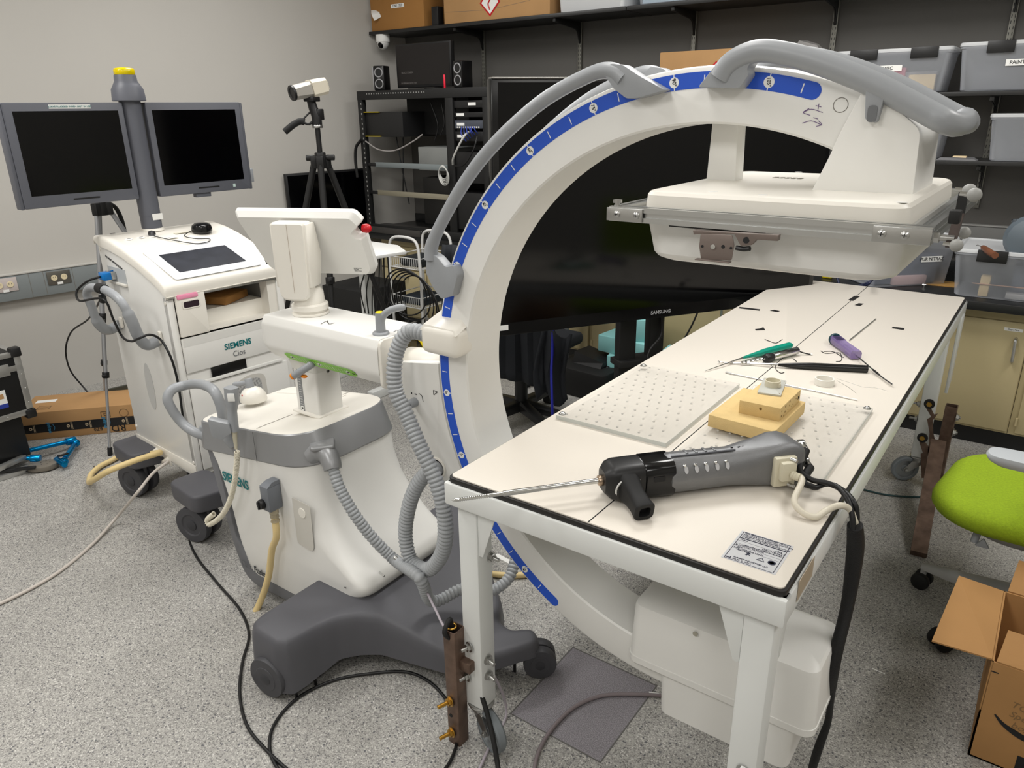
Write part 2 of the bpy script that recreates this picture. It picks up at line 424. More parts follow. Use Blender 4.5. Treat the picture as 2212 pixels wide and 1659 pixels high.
# raceway on the left wall with outlets
m_race = mat('raceway_grey', (128, 134, 135), 0.5)
m_steelp = mat('outlet_plate_steel', (120, 118, 112), 0.35, metal=0.7)
m_ivory = mat('ivory_outlet', (224, 210, 176), 0.45)
RZ = math.atan2(WDIR.y, WDIR.x)
rc = thing('wall_raceway', 'long grey metal cable raceway along the left wall', 'cable raceway', WL(1.5, .685))
def wbox(mb, y, z, off, sy, sz, so, r=0.002): return mb.box(WL(y, z, off + so / 2), (sy, so, sz), r, rz=RZ)
wbox(MB(), 1.6, .6825, 0, 2.0, .145, .045, .004).build('channel', m_race, rc)
wbox(MB(), 1.6, .759, 0, 2.0, .010, .050).build('lip', mat('raceway_lip', (190, 188, 182), 0.5), rc)
for yy in (1.785, 1.86, 2.012): wbox(MB(), yy, .682, .0446, .0024, .14, .0014, 0).build('joint', m_seam, rc)
m_plate2 = mat('paper_taped_plate', (196, 186, 182), .5)
for yy, lab in ((1.936, 'steel outlet plate nearer the monitor cart on the grey raceway'), (1.66, 'outlet plate with blotched paper cover at the left edge of the photo')):
    o = thing('power_outlet', lab, 'outlet', WL(yy, .70, .046), 0, 'raceway outlets')
    wbox(MB(), yy, .705, .046, .125, .078, .005).build('plate', m_steelp if yy > 1.8 else m_plate2, o)
    for s in (-1, 1):
        c = WL(yy + s * .026, .706, .051)
        oo = MB().lathe([(.0175, 0), (.0165, .0045), (0.0, 0.0045)], c, WN, 20).build('socket', m_ivory, o)
        for q in (-1, 1): wbox(MB(), yy + s * .026 + q * .006, .710, .0553, .002, .008, .0008, 0).build('slot', m_ink, oo)
    wbox(MB(), yy, .672, .051, .03, .014, .0008, 0).build('paper_tag', m_label, o)
# =================================================================== mobile C-arm
CY = 1.45
ca = thing('c_arm_machine', 'white mobile C-arm machine with ring arm, blue degree scale and dark grey base', 'x-ray machine', (-1.6, CY, 0))
RC = V((-0.555, CY, 0.971))
def rp(deg, r, y):
    a = math.radians(deg); return V((RC.x + r * math.cos(a), y, RC.z + r * math.sin(a)))
def mang(m): return 186.2 - m
YFR, YBK, RI, RO = 1.38, 1.52, 0.600, 0.700
# --- the ring itself
mb = MB(); loops = []
for i in range(0, 111):
    a = 67.5 + (283 - 67.5) * i / 110
    sec = [(RI, YFR + .004), (RI + .004, YFR), (RO - .012, YFR), (RO - .003, YFR + .004), (RO, YFR + .014), (RO, YBK - .014), (RO - .003, YBK - .004), (RO - .012, YBK), (RI + .004, YBK), (RI, YBK - .004),
           (RI + .0, YBK - .05), (RI + .0, YFR + .05)]
    loops.append([rp(a, r, y) for r, y in sec])
mb.loft(loops); ring = mb.build('c_ring', m_white, ca, angle=40)
# blue angle band on the ring's face, with ticks and numbered discs
def band_mesh(r0, r1, d0, d1, y, th, n, name, m, par):
    mb = MB(); rm = (r0 + r1) / 2; hw = (r1 - r0) / 2; e = math.degrees(hw / rm)
    rows = []
    cols = []
    for k in range(0, 9):
        t = PI / 2 * (1 - k / 8); cols.append((d0 - e * math.sin(t), math.cos(t)))
    for i in range(1, n): cols.append((d0 + (d1 - d0) * i / n, 1.0))
    for k in range(0, 9):
        t = PI / 2 * k / 8; cols.append((d1 + e * math.sin(t), math.cos(t)))
    loops = []
    for a, s in cols:
        s = max(s, 0.02)
        loops.append([rp(a, rm - hw * s, y), rp(a, rm + hw * s, y), rp(a, rm + hw * s, y - th), rp(a, rm - hw * s, y - th)])
    mb.loft(loops); return mb.build(name, m, par)
band = band_mesh(0.662, 0.690, mang(111.5), mang(-54.5), YFR, 0.0006, 120, 'degree_scale', m_blue, ring)
mb = MB(); md = MB()
yb = YFR - 0.0006
for m5 in range(-50, 115, 5):
    a = math.radians(mang(m5)); d = V((math.cos(a), 0, math.sin(a))); t = V((-math.sin(a), 0, math.cos(a)))
    big = m5 % 15 == 0
    r0, r1 = (0.662, 0.690) if big else (0.668, 0.684)
    mb.prism([(r0, -.0009), (r1, -.0009), (r1, .0009), (r0, .0009)], V((RC.x, yb, RC.z)), d, t, 0.0005)
    if big:
        c = rp(mang(m5), 0.676, yb); mb.lathe([(0.0095, 0), (0.0093, 0.0007), (0, 0.0007)], c, (0, -1, 0), 24)
        s = str(abs(m5)) + '\u00b0'
        rot = {75: -70, 90: -78, 105: -84, 60: -45, 45: -30, 30: -8, 15: 0, 0: 0, -15: 12, -30: 25, -45: 42}.get(m5, 0)
        ra = math.radians(rot); exn = V((math.cos(ra), 0, math.sin(ra))); eyn = V((-math.sin(ra), 0, math.cos(ra)))
        text(s, 0.0105 if len(s) < 4 else 0.0085, c + V((0, -0.0008, 0)), exn, eyn, m_ink, ring, 'scale_number', bold=0.015)
mb.build('scale_ticks', m_label, ring)['kind'] = 'stuff'
# joint groove of the inner liner and round cap, ink arrows
mb = MB()
mb.torus(PY(1816, 227, YFR - .0002), (0, 1, 0), 0.0115, 0.0006, 32, 6); mb.build('cap_outline', m_seam, ring)
m_pen = mat('purple_pen', (110, 88, 132), 0.6)
mb = MB()
for pts in ([(1735, 243), (1752, 236), (1777, 243)], [(1748, 234), (1735, 243), (1750, 249)], [(1733, 266), (1752, 261), (1775, 270)], [(1768, 261), (1775, 269), (1763, 273)],
            [(1762, 228), (1774, 231)], [(1769, 224), (1767, 236)], [(1757, 254), (1767, 257)]):
    mb.tube([PY(x, y, YFR - .0004) for x, y in pts], 0.0006, 6, 4)
mb.build('pen_arrows', m_pen, ring)

# --- grab handles
def mirror_y(P): return [V((p.x, 2 * CY - p.y, p.z)) for p in P]
def footplate(mb, px, yf, t, bev=.009, flip=False):
    P = [PY(x, y, yf) for x, y in px]
    o = P[0]
    pts = rpoly([((p - o).x, (p - o).z) for p in P], .006, 3)
    if flip: mb.prism(pts, V((o.x, 2 * CY - yf - t, o.z)), (1, 0, 0), (0, 0, 1), -t, bev=bev, seg=3)
    else: mb.prism(pts, o, (1, 0, 0), (0, 0, 1), -t, bev=bev, seg=3)
F_TOP = [(1303, 158), (1318, 137), (1345, 140), (1381, 164), (1437, 195), (1405, 204), (1376, 212), (1353, 213), (1326, 192)]
F_BOT = [(920, 541), (944, 556), (962, 577), (980, 573), (988, 596), (977, 640), (953, 646), (934, 620), (920, 590)]
h1c = [(932, 560), (932, 535), (945, 500), (968, 455), (1000, 400), (1045, 338), (1105, 275), (1180, 213), (1250, 173), (1300, 153), (1330, 156), (1348, 172)]
cen = [PY(x, y, 1.362) for x, y in h1c]
for m in (False, True):
    mb = MB(); P = mirror_y(cen) if m else cen
    mb.tube(P, lambda t: .0148 + .003 * max(0, 1 - t * 8) + .002 * max(0, (t - .9) * 10), 16, 6)
    footplate(mb, F_TOP, 1.350, .031, .006, flip=m); footplate(mb, F_BOT, 1.353, .028, .006, flip=m)
    mb.build('grab_handle', m_greyp, ca, angle=50)
# detector handle: one loop running along the front, round the end and back
mb = MB()
front = [PY(x, y, 1.352) for x, y in ((1556, 168), (1572, 142), (1600, 122), (1640, 110), (1700, 117), (1760, 133), (1830, 158), (1900, 188), (1960, 219), (2010, 246), (2035, 259))]
end = [PY(2058, 268, 1.372), PY(2076, 267, 1.41), PY(2084, 258, 1.45)]
end = end + [V((p.x, 2 * CY - p.y, p.z)) for p in end[:2][::-1]]
back = mirror_y(front)[::-1]
mb.tube(front + end + back, lambda t: .0185, 16, 8)
footplate(mb, [(1560, 122), (1596, 104), (1626, 126), (1613, 150), (1618, 160), (1597, 191), (1507, 189), (1530, 160)], 1.345, .036)
# bracket from the handle down onto the detector arm
bp = [(1868, 190), (1905, 205), (1892, 258), (1873, 263), (1864, 245)]
mb.prism([((PY(x, y, 1.338) - PY(1868, 190, 1.338)).x, (PY(x, y, 1.338) - PY(1868, 190, 1.338)).z) for x, y in rpoly([(1870, 185), (1912, 205), (1893, 266), (1868, 258)], 6)], PY(1868, 190, 1.338), (1, 0, 0), (0, 0, 1), -0.03, bev=0.004)
mb.box((-.29, CY, 1.627), (.02, .17, .012), 0.004)
hd = mb.build('detector_handle', m_greyp, ca, angle=50)
mb = MB(); c = PY(1884, 245, 1.3375); mb.prism(rpoly([(-.007, -.013), (.007, -.013), (.007, .012), (-.007, .012)], .006), c, (1, 0, 0), (0, 0, 1), 0.001); mb.build('screw_recess', mat('recess_grey', (105, 107, 110), 0.5), hd)

# --- detector arm + flat detector
mb = MB()
poly = [(-.292, 1.622), (-.232, 1.588), (-.200, 1.562), (-.196, 1.462), (-.352, 1.462), (-.33, 1.52), (-.318, 1.557)]
mb.prism(rpoly(poly, [.003, .003, .012, .003, .003, .003, .003]), (0, 1.352, 0), (1, 0, 0), (0, 0, 1), -0.196, bev=0.01, seg=3)
mb.build('detector_arm', m_white, ca)
mb = MB()
def rrl(cx, cy, z, w, h, r, n=5): return [(cx + a, cy + b, z) for a, b in rrect(w, h, r, n)]
dx0, dx1, dy0, dy1 = -.600, -.176, 1.205, 1.70
dcx, dcy, dw, dh = (dx0 + dx1) / 2, (dy0 + dy1) / 2, dx1 - dx0, dy1 - dy0
mb.loft([rrl(dcx, dcy, 1.432, dw, dh, .03), rrl(dcx, dcy, 1.458, dw - .004, dh - .004, .03), rrl(dcx, dcy, 1.4635, dw - .012, dh - .012, .028), rrl(dcx, dcy, 1.4655, dw - .024, dh - .024, .025)])
det = mb.build('detector_cover', m_white2, ca, angle=30)
mb = MB()
for x, y in ((1540, 414), (1648, 421), (1948, 437), (1725, 372)):
    c = PZ(x, y, 1.4655); MB().lathe([(.008, 0), (.0075, .0006), (0, .0006)], c, (0, 0, 1), 20).build('screw_cap', m_white, det)
mb = MB(); mb.loft([rrl(dcx, dcy, 1.345, dw - .045, dh - .05, .05), rrl(dcx, dcy, 1.349, dw - .025, dh - .03, .055), rrl(dcx, dcy, 1.358, dw - .014, dh - .016, .055), rrl(dcx, dcy, 1.41, dw - .004, dh - .006, .04), rrl(dcx, dcy, 1.433, dw - .002, dh - .004, .032)])
mb.build('flat_detector', m_white, ca, angle=30)
mb = MB(); mb.prism([(-.03, 0), (.03, 0), (.026, .115), (-.026, .115)], (-.552, 1.452, 1.464), (1, 0, 0), (0, 0, 1), -.045, bev=.004); mb.build('support_post', m_white, ca)
mb = MB()
for k in range(5): mb.box((-.475 + .012 * k, 1.55, 1.466), (.008, .02, .0008))
mb.build('printed_marks', mat('faded_print', (110, 106, 92), 0.7), det)

# --- x-ray tube housing under the table
mb = MB()
tx0, tx1, ty0, ty1 = -.655, -.212, 1.352, 1.56
tcx, tcy, tw, td = (tx0 + tx1) / 2, (ty0 + ty1) / 2, tx1 - tx0, ty1 - ty0
mb.loft([rrl(tcx, tcy, .322, tw - .006, td - .006, .025), rrl(tcx, tcy, .328, tw + .002, td + .002, .027), rrl(tcx, tcy, .345, tw + .004, td + .004, .03), rrl(tcx, tcy, .3455, tw, td, .028), rrl(tcx, tcy, .48, tw - .012, td - .006, .028), rrl(tcx, tcy, .490, tw - .018, td - .012, .026), rrl(tcx, tcy + .003, .496, tw - .03, td - .03, .022), rrl(tcx, tcy + .01, .5, tw - .09, td - .07, .02)])
tube_h = mb.build('tube_housing', m_white, ca, angle=28)
mb = MB(); mb.loft([rrl(tcx + .02, tcy, .19, tw - .15, td - .05, .025), rrl(tcx + .02, tcy, .2, tw - .13, td - .03, .025), rrl(tcx + .02, tcy, .325, tw - .125, td - .02, .02)])
tl = mb.build('tube_lower_box', m_white, ca, angle=28)
mb = MB(); c = PY(1502, 1369, ty0 - .0005); mb.lathe([(.006, 0), (.006, .0012), (0, .0012)], c, (0, -1, 0), 20); mb.build('plug', mat('beige_plug', (168, 164, 150), .5), tube_h)
mb = MB(); mb.prism(rrect(.04, .012, .006), PZ(1553, 1300, .5) , (1, 0, 0), (0, 1, 0), .001); mb.build('slot', mat('slot_dark', (60, 56, 52), .6), tube_h)
def warn_tri(name, c, ex, ey, s, par):
    mb = MB(); mb.prism([(-s / 2, -s * .4), (s / 2, -s * .4), (0, s * .47)], c, ex, ey, .0006); o = mb.build(name, m_ink, par)
    n = V(ex).cross(V(ey)).normalized() * .0007; mb = MB(); mb.prism([(-s * .36, -s * .31), (s * .36, -s * .31), (0, s * .31)], V(c) + n, ex, ey, .0004); mb.build('yellow_field', m_yel, o)
    mb = MB(); mb.prism([(-s * .03, -s * .1), (s * .03, -s * .1), (s * .04, s * .17), (-s * .04, s * .17)], V(c) + n * 1.8, ex, ey, .0003); mb.build('bolt_mark', m_ink, o)
    return o
warn_tri('warning_sticker', PY(1574, 1580, 1.373), (1, 0, 0), (0, 0, 1), .016, tl)

# --- orbital support, rotation flange and conduit box
def xz(pts, y): return [(PY(x, yy, y).x, PY(x, yy, y).z) for x, yy in pts]
HY = 1.384
arc = [(RC.x + .703 * math.cos(math.radians(a)), RC.z + .703 * math.sin(math.radians(a))) for a in [180 + i * 1.5 for i in range(0, 24)]]
left = xz([(945, 1062), (885, 950), (858, 860), (852, 782)], HY)
poly = [(-1.258, .972)] + arc[0:] + left
mb = MB(); mb.prism(poly, (0, HY, 0), (1, 0, 0), (0, 0, 1), -.132, bev=.006); hs = mb.build('orbital_support', m_white, ca)
mb = MB(); mb.cyl((-1.43, CY, .915), (-1.258, CY, .94), .055, .05, 40, bev=.008); mb.build('support_hump', m_white2, hs)
mb = MB(); a = PY(936, 843, HY - .001); b_ = PY(945, 847, HY - .001); c_ = PY(937, 853, HY - .001)
for p, q in ((a, b_), (b_, c_), (c_, a)): mb.tube([p, q], .0009, 6, 0)
mb.build('pointer_mark', m_ink, hs)
mb = MB(); mb.tube([PY(x, y, HY - .0005) for x, y in ((905, 850), (911, 855), (914, 868))], .0009, 6, 5); mb.tube([PY(900, 852, HY - .0005), PY(896, 851, HY - .0005)], .0014, 6, 0)
mb.box(PY(889, 849, HY), (.004, .001, .006)); mb.build('lock_mark', m_ink, hs)
mb = MB(); k0 = PY(897, 868, HY); mb.cyl(k0 + V((0, .002, 0)), k0 + V((0, -.03, 0)), .0135, .012, 24, bev=.003); mb.sphere(k0 + V((-.004, -.03, 0)), .0135, 16); mb.build('brake_knob', m_greyp, hs)
mb = MB(); k1 = PY(945, 1010, HY); mb.lathe([(.031, -.001), (.031, .003), (.026, .004), (.025, 0)], k1, (0, -1, 0), 40); mb.build('port_ring', m_white2, hs)
mb = MB(); mb.cyl(k1, k1 + V((0, -.028, -.003)), .0235, .021, 28, bev=.004); mb.build('hose_port', m_greyp, hs)
# flange on the end of the horizontal arm
mb = MB(); mb.prism(rpoly([(1.352, .868), (1.548, .868), (1.548, 1.012), (1.352, 1.012)], .02), (-1.45, 0, 0), (0, 1, 0), (0, 0, 1), .012, bev=.003); mb.build('arm_end_plate', m_white2, ca)
mb = MB(); mb.cyl((-1.438, CY, .935), (-1.428, CY, .935), .078, .076, 48, bev=.002); fl = mb.build('rotation_flange', m_white, ca)
mb = MB(); mb.lathe([(.071, 0), (.071, .002), (.062, .002), (.062, 0)], (-1.428, CY, .935), (1, 0, 0), 48, a0=0, a1=2 * PI); mb.build('rotation_scale', m_yel, fl)
# conduit box wrapped over the ring
mb = MB(); mb.box((-1.212, 1.372, 1.052), (.125, .075, .078), .02, 4); mb.loft([[(-1.272, 1.338, 1.075), (-1.152, 1.338, 1.075), (-1.152, 1.405, 1.1), (-1.272, 1.405, 1.1)], [(-1.262, 1.342, 1.091), (-1.158, 1.342, 1.088), (-1.17, 1.405, 1.118), (-1.25, 1.405, 1.118)]])
mb.build('conduit_box', m_white2, ca, angle=50)

# --- corrugated conduit: loop from the conduit box round to the port; second run to the floor
def hose(pts, r, name='corrugated_hose', pitch=.0120, par=ca):
    mb = MB(); mb.tube(pts, r, 16, 10, rib=(pitch, r * .2)); return mb.build(name, m_corr, par, angle=60)
hose([V((-1.262, 1.37, 1.052)), PY(885, 716, 1.36), PY(862, 745, 1.345), PY(852, 790, 1.33), PY(855, 845, 1.32), PY(880, 900, 1.32), PY(905, 960, 1.31), PY(938, 1030, 1.305), PY(958, 1100, 1.30), PY(962, 1160, 1.30), PY(950, 1205, 1.31),
      PY(920, 1231, 1.32), PY(888, 1210, 1.33), PY(876, 1160, 1.34), PY(882, 1100, 1.345), PY(900, 1050, 1.35), PY(925, 1020, 1.355), k1 + V((0, -.03, -.003))], .0225)
hose([PX(719, 1010, -1.63), PX(732, 1050, -1.60), PX(762, 1105, -1.55), PX(805, 1162, -1.50), PX(850, 1207, -1.44), PY(905, 1247, 1.28), V((-1.30, 1.36, .215)), PY(1000, 1272, 1.44), PY(1060, 1276, 1.5), PY(1098, 1250, 1.55), PY(1115, 1205, 1.6)], .0185)

# --- horizontal arm
mb = MB()
prof = rpoly([(1.362, 1.012), (1.538, 1.012), (1.55, .985), (1.55, .91), (1.525, .873), (1.375, .873), (1.35, .91), (1.35, .985)], [.006, .006, .006, .012, .006, .006, .012, .006])
lo = []
for x, s in ((-1.985, .55), (-1.978, .8), (-1.965, .94), (-1.94, 1), (-1.45, 1)):
    lo.append([(x, CY + (y - CY) * (0.5 + s * .5), .943 + (z - .943) * s) for y, z in prof])
mb.loft(lo); arm = mb.build('horizontal_arm', m_white, ca, angle=25)
YA = 1.36
n_ch = V((0, -1, -.62)).normalized()
def ch(x, t, off=.0008):   # point on the lower chamfer: t 0 top .. 1 bottom
    a = V((x, 1.3515, .905)); b = V((x, 1.3725, .876)); return a.lerp(b, t) + V((0, -.83, -.56)) * off
mb = MB(); lo = []
xs = [-1.873 + i * (.315 / 24) for i in range(25)]
for i, x in enumerate(xs):
    e = min(1, (i + .35) / 2.0, (24 - i + .35) / 2.0); h = .4 * (1 - (1 - e) ** 2) ** .5 if e < 1 else .4
    lo.append([ch(x, .5 - h * 1.15, .0002), ch(x, .5 + h * 1.15, .0002), ch(x, .5 + h * 1.15, .001), ch(x, .5 - h * 1.15, .001)])
mb.loft(lo); gs = mb.build('travel_scale', m_green, arm)
mb = MB(); exs = V((1, 0, 0)); eys = (ch(0, 0) - ch(0, 1)).normalized()
for k in range(21):
    x = -1.84 + k * .0125
    w = .0005 if k % 5 else .0008
    mb.prism([(-w, -.008), (w, -.008), (w, .008), (-w, .008)], ch(x, .5, .0011), exs, eys, .0003)
for x in (-1.842, -1.715, -1.59): mb.prism([(.0075 * math.cos(t * PI / 8), .0075 * math.sin(t * PI / 8)) for t in range(16)], ch(x, .5, .0014), exs, eys, .0003)
mb.build('travel_ticks', m_label, gs)
for x, s in ((-1.842, '10'), (-1.715, '0'), (-1.59, '10')): text(s, .010, ch(x, .5, .002), exs, eys, m_ink, gs, 'scale_number', bold=.02)
text('cm', .010, ch(-1.567, .5, .0016), exs, eys, m_ink, gs, 'scale_number')
mb = MB(); mb.tube([PZ(x, y, 1.0135) for x, y in ((693, 700), (705, 694), (712, 700), (722, 697))], .0007, 5, 4); mb.tube([PZ(x, y, 1.0135) for x, y in ((707, 692), (710, 699))], .0007, 5, 0); mb.build('axis_mark', m_ink, arm)
mb = MB(); mb.tube([PZ(x, y, 1.0135) for x, y in ((850, 717), (858, 713), (863, 718))], .0007, 5, 0); mb.build('arrow_mark', m_ink, arm)
mb = MB(); p = PY(568, 722, 1.40); mb.cyl((-1.975, 1.42, .945), (-2.0, 1.40, .94), .012, .010, 16, bev=.003); mb.build('end_knob', m_greyp, arm)
# lever with yellow cap
mb = MB(); b0 = V((-1.487, 1.405, 1.012))
mb.lathe([(.024, 0), (.024, .004), (.0215, .007), (.014, .0075), (.0135, .03), (.0125, .055), (.0118, .062)], b0, (0, 0, 1), 32)
mb.tube([b0 + V((0, 0, .03)), b0 + V((.012, .004, .055)), b0 + V((.03, .012, .07)), b0 + V((.055, .022, .079)), b0 + V((.066, .026, .081))], lambda t: .0105 - .001 * t, 16, 8)
mb.sphere(b0 + V((.066, .026, .081)), .0095, 14)
lv = mb.build('swivel_lever', m_greyp, ca, angle=50)
mb = MB(); mb.cyl(b0 + V((0, 0, .062)), b0 + V((0, 0, .0645)), .0112, .0105, 24); mb.build('lever_cap', m_yel, lv)

# --- swivel neck and touch screen
mb = MB(); nb = V((-1.838, 1.447, 1.012))
mb.lathe([(.055, 0), (.057, .002), (.057, .007), (.05, .009), (.05, .015), (.056, .017), (.056, .032), (.053, .035), (.047, .037), (.045, .07), (.036, .085), (0, .086)], nb, (0, 0, 1), 48)
mb.build('swivel_neck', m_white2, ca, angle=30)
az, tl_ = math.radians(24.7), math.radians(27)
su = V((math.cos(az), math.sin(az), 0)); sn = V((math.sin(az), -math.cos(az), 0)); sv = (V((0, 0, 1)) * math.cos(tl_) + sn * math.sin(tl_)); sb = su.cross(sv)   # sb points to the camera side
sc0 = V((-1.88, 1.5, 1.222))
def S(u, v, w): return sc0 + su * u + sv * v + sb * w
# yoke plate holding the screen
mb = MB(); 
yp = rpoly([(-.052, -.165), (.05, -.165), (.056, .07), (-.056, .07)], [.03, .03, .008, .008])
o_ = V((nb.x - .004, nb.y - .03, 1.19))
lo = []
for w, s in ((-.012, 1.0), (.03, 1.0), (.036, .95)):
    lo.append([o_ + su * (a * s * .93) + V((0, 0, 1)) * ((b + .04) * s) + sn * (w + max(0, (b)) * .35 * 0) for a, b in yp])
mb.loft(lo)
mb.prism([(-.03, -.115), (.035, -.115), (.055, -.02), (.028, .075), (-.03, .075)], o_ + su * .044 + V((0, 0, .03)), -sn, (0, 0, 1), .014, bev=.004)
mb.prism([(-.03, -.115), (.035, -.115), (.055, -.02), (.028, .075), (-.03, .075)], o_ - su * .058 + V((0, 0, .03)), -sn, (0, 0, 1), .014, bev=.004)
yk = mb.build('screen_yoke', m_white2, ca, angle=30)
mb = MB(); mb.tube([o_ + su * .0 + V((0, 0, .105)) + sn * .0365, o_ + su * .002 + V((0, 0, -.1)) + sn * .0365], .0006, 5, 0); mb.build('seam_line', mat('thin_seam', (176, 160, 146), .6), yk)
mb = MB()
out = rpoly([(-.20, -.075), (-.20, .115), (.172, .115), (.2, .085), (.2, -.115), (-.15, -.115)], [.03, .01, .02, .015, .01, .03])
pl = [(-.203, .117), (-.206, .10), (-.165, -.09), (-.14, -.115), (.19, -.115), (.205, -.09), (.203, .035), (.183, .035), (.172, .055), (.185, .07), (.205, .085), (.185, .117)]
pl = pl[::-1]
ins = rpoly(pl, [.012, .008, .008, .006, .008, .008, .008, .012, .02, .02, .006, .006])
mb.loft([[S(a, b, -.012) for a, b in ins], [S(a * .995, b * .995, .004) for a, b in ins], [S(a * .93, b * .9, .022) for a, b in ins]])
scr = mb.build('touch_screen', m_white, ca, angle=28)
mb = MB(); mb.prism([(-.185, -.1), (.185, -.1), (.185, .1), (-.185, .1)], S(0, 0, -.0125), -su, sv, .001); mb.build('display_glass', m_glassb, scr)
mb = MB(); eb = S(.198, .056, .0); mb.cyl(eb - su * .004, eb + su * .012, .0125, .014, 28, bev=.002); mb.sphere(eb + su * .011, .0135, 16, (1, 1, 1)); mb.build('emergency_stop_button', m_red, scr)
mb = MB(); mb.prism([(-.022, -.009), (.022, -.009), (.022, .009), (-.022, .009)], S(.155, -.085, .0212), su, sv, .0006); ty = mb.build('type_label', m_label, scr)
for i in range(4): text(['Siemens Healthcare', 'Cios Fusion', 'Input 12 V', 'Made in Germany'][i], .0034, S(.136, -.0795 - i * .0036, .0222), su, sv, m_ink, ty, 'lettering', align='LEFT')

# --- lift column with scale
mb = MB(); mb.box((-1.845, CY, .78), (.112, .1, .2), .008, 3); colm = mb.build('lift_column', m_white, ca)
mb = MB(); mb.box((-1.845, CY, .688), (.135, .125, .008), .0035); mb.build('column_collar', m_white2, colm)
mb = MB(); fx, fy = -1.872, 1.3995; mb.box((fx, fy, .765), (.02, .0012, .15)); cs = mb.build('height_scale', mat('scale_grey', (132, 134, 136), .5), colm)
mb = MB()
for k in range(12): mb.box((fx, fy - .0009, .715 + k * .0085), (.009 if k % 5 else .013, .0006, .0009))
for z in (.825, .700): mb.lathe([(.0085, 0), (.0085, .0006), (0, .0006)], (fx, fy - .0006, z), (0, -1, 0), 20)
mb.build('height_ticks', m_label, cs)
text('0', .011, (fx, fy - .0016, .825), (1, 0, 0), (0, 0, 1), m_ink, cs, 'scale_number', bold=.02); text('40', .009, (fx, fy - .0016, .701), (1, 0, 0), (0, 0, 1), m_ink, cs, 'scale_number', bold=.02)
text('cm', .008, (fx, fy - .001, .809), (1, 0, 0), (0, 0, 1), m_ink, cs, 'scale_number')
mb = MB(); mb.lathe([(.0065, 0), (.0065, .001), (.0035, .0012), (.003, -.002)], (-1.789, 1.45, .83), (1, 0, 0), 18); mb.build('column_screw', m_steel, colm)
mb = MB(); mb.loft([rrl(-1.845, CY, .835, .118, .106, .01), rrl(-1.845, CY, .85, .124, .112, .012), rrl(-1.845, CY, .876, .14, .13, .012)]); mb.build('column_cover', mat('clear_collar', (214, 214, 208), .3), colm)
# brake handle with orange caps below the arm
mb = MB(); h0 = PY(634, 812, 1.33); h1 = PY(672, 788, 1.36); mb.cyl(h0, h1, .0115, .0115, 20, bev=.002); mb.sphere(h1, .012, 12); mb.cyl(h1, h1 + V((0, .03, -.002)), .008); bh = mb.build('brake_handle', m_greyp, ca)
mb = MB(); mb.cyl(h0 + (h0 - h1).normalized() * .008, h0, .010, .0118, 20, bev=.002); mb.sphere(PY(657, 813, 1.35), .009, 12, (1.3, 1, .6)); mb.build('orange_cap', m_orange, bh)

# --- body shell
def btop(x): return .132 * (x + 1.97)
def plan(xl, xr, h, r, z, slope, n=6, yoff=0):
    pts = []
    cx, w = (xl + xr) / 2, xr - xl
    for a, b in rrect(w, 2 * h, r, n):
        x = cx + a; pts.append((x, CY + b + yoff, z + (btop(x) * slope)))
    return pts
def plan2(xl, xr, h, rl, rr, z, slope):
    return [(a, b, z + btop(a) * slope) for a, b in rpoly([(xl, CY - h), (xr, CY - h), (xr, CY + h), (xl, CY + h)], [rl, rr, rr, rl], 8)]
mb = MB()
mb.loft([plan2(*q) for q in ((-2.05, -1.60, .200, .04, .10, .075, 0), (-2.085, -1.57, .207, .04, .10, .10, 0), (-2.11, -1.50, .208, .03, .08, .19, 0), (-2.118, -1.475, .208, .03, .05, .225, 0), (-2.122, -1.478, .208, .03, .05, .25, 0), (-2.125, -1.50, .208, .03, .06, .268, 0), (-2.13, -1.55, .208, .03, .085, .31, .0), (-2.145, -1.60, .208, .03, .11, .37, 0), (-2.16, -1.64, .208, .03, .13, .43, .2), (-2.18, -1.665, .208, .03, .14, .50, .6), (-2.205, -1.672, .208, .03, .14, .558, 1))])
body = mb.build('body_shell', m_white, ca, angle=50)
mb = MB(); sk2 = [(-2.222, .52), (-2.160, .18), (-2.12, .06), (-2.06, .03), (-1.70, .05), (-1.70, .14), (-2.08, .14), (-2.13, .2), (-2.18, .52)]
mb.prism(rpoly(sk2[::-1], [0, .02, .04, .02, .02, .03, .04, .03, 0]), (0, 1.247, 0), (1, 0, 0), (0, 0, 1), -.405, bev=.005); mb.build('lower_frame', mat('skirt_grey', (112, 113, 117), .45), ca)
# silver band
mb = MB(); mb.loft([plan2(*q) for q in ((-2.268, -1.669, .209, .06, .14, .553, 1), (-2.27, -1.666, .212, .06, .14, .558, 1), (-2.262, -1.705, .205, .06, .13, .6535, 1), (-2.258, -1.708, .202, .06, .13, .657, 1))]); bandb = mb.build('silver_band', m_silver, ca, angle=30)
mb = MB(); mb.loft([plan2(*q) for q in ((-2.258, -1.708, .2018, .06, .13, .6565, 1), (-2.25, -1.714, .196, .06, .13, .6605, 1), (-2.235, -1.73, .18, .05, .12, .6625, 1))]); top = mb.build('top_cover', m_white2, ca, angle=40)
mb = MB()
for ya, yb2 in ((1.252, 1.39), (1.51, 1.645)): MB().tube([V((-1.92, ya, .6632 + btop(-1.92))), V((-1.92, yb2, .6632 + btop(-1.92)))], .0007, 5, 0).build('cover_seam', m_seam, top)
mb = MB(); mb.tube([V((-1.922, 1.2375, .655 + btop(-1.92))), V((-1.922, 1.2375, .556))], .0008, 5, 0); mb.build('band_seam', mat('band_seam_dark', (90, 90, 92), .6), bandb)
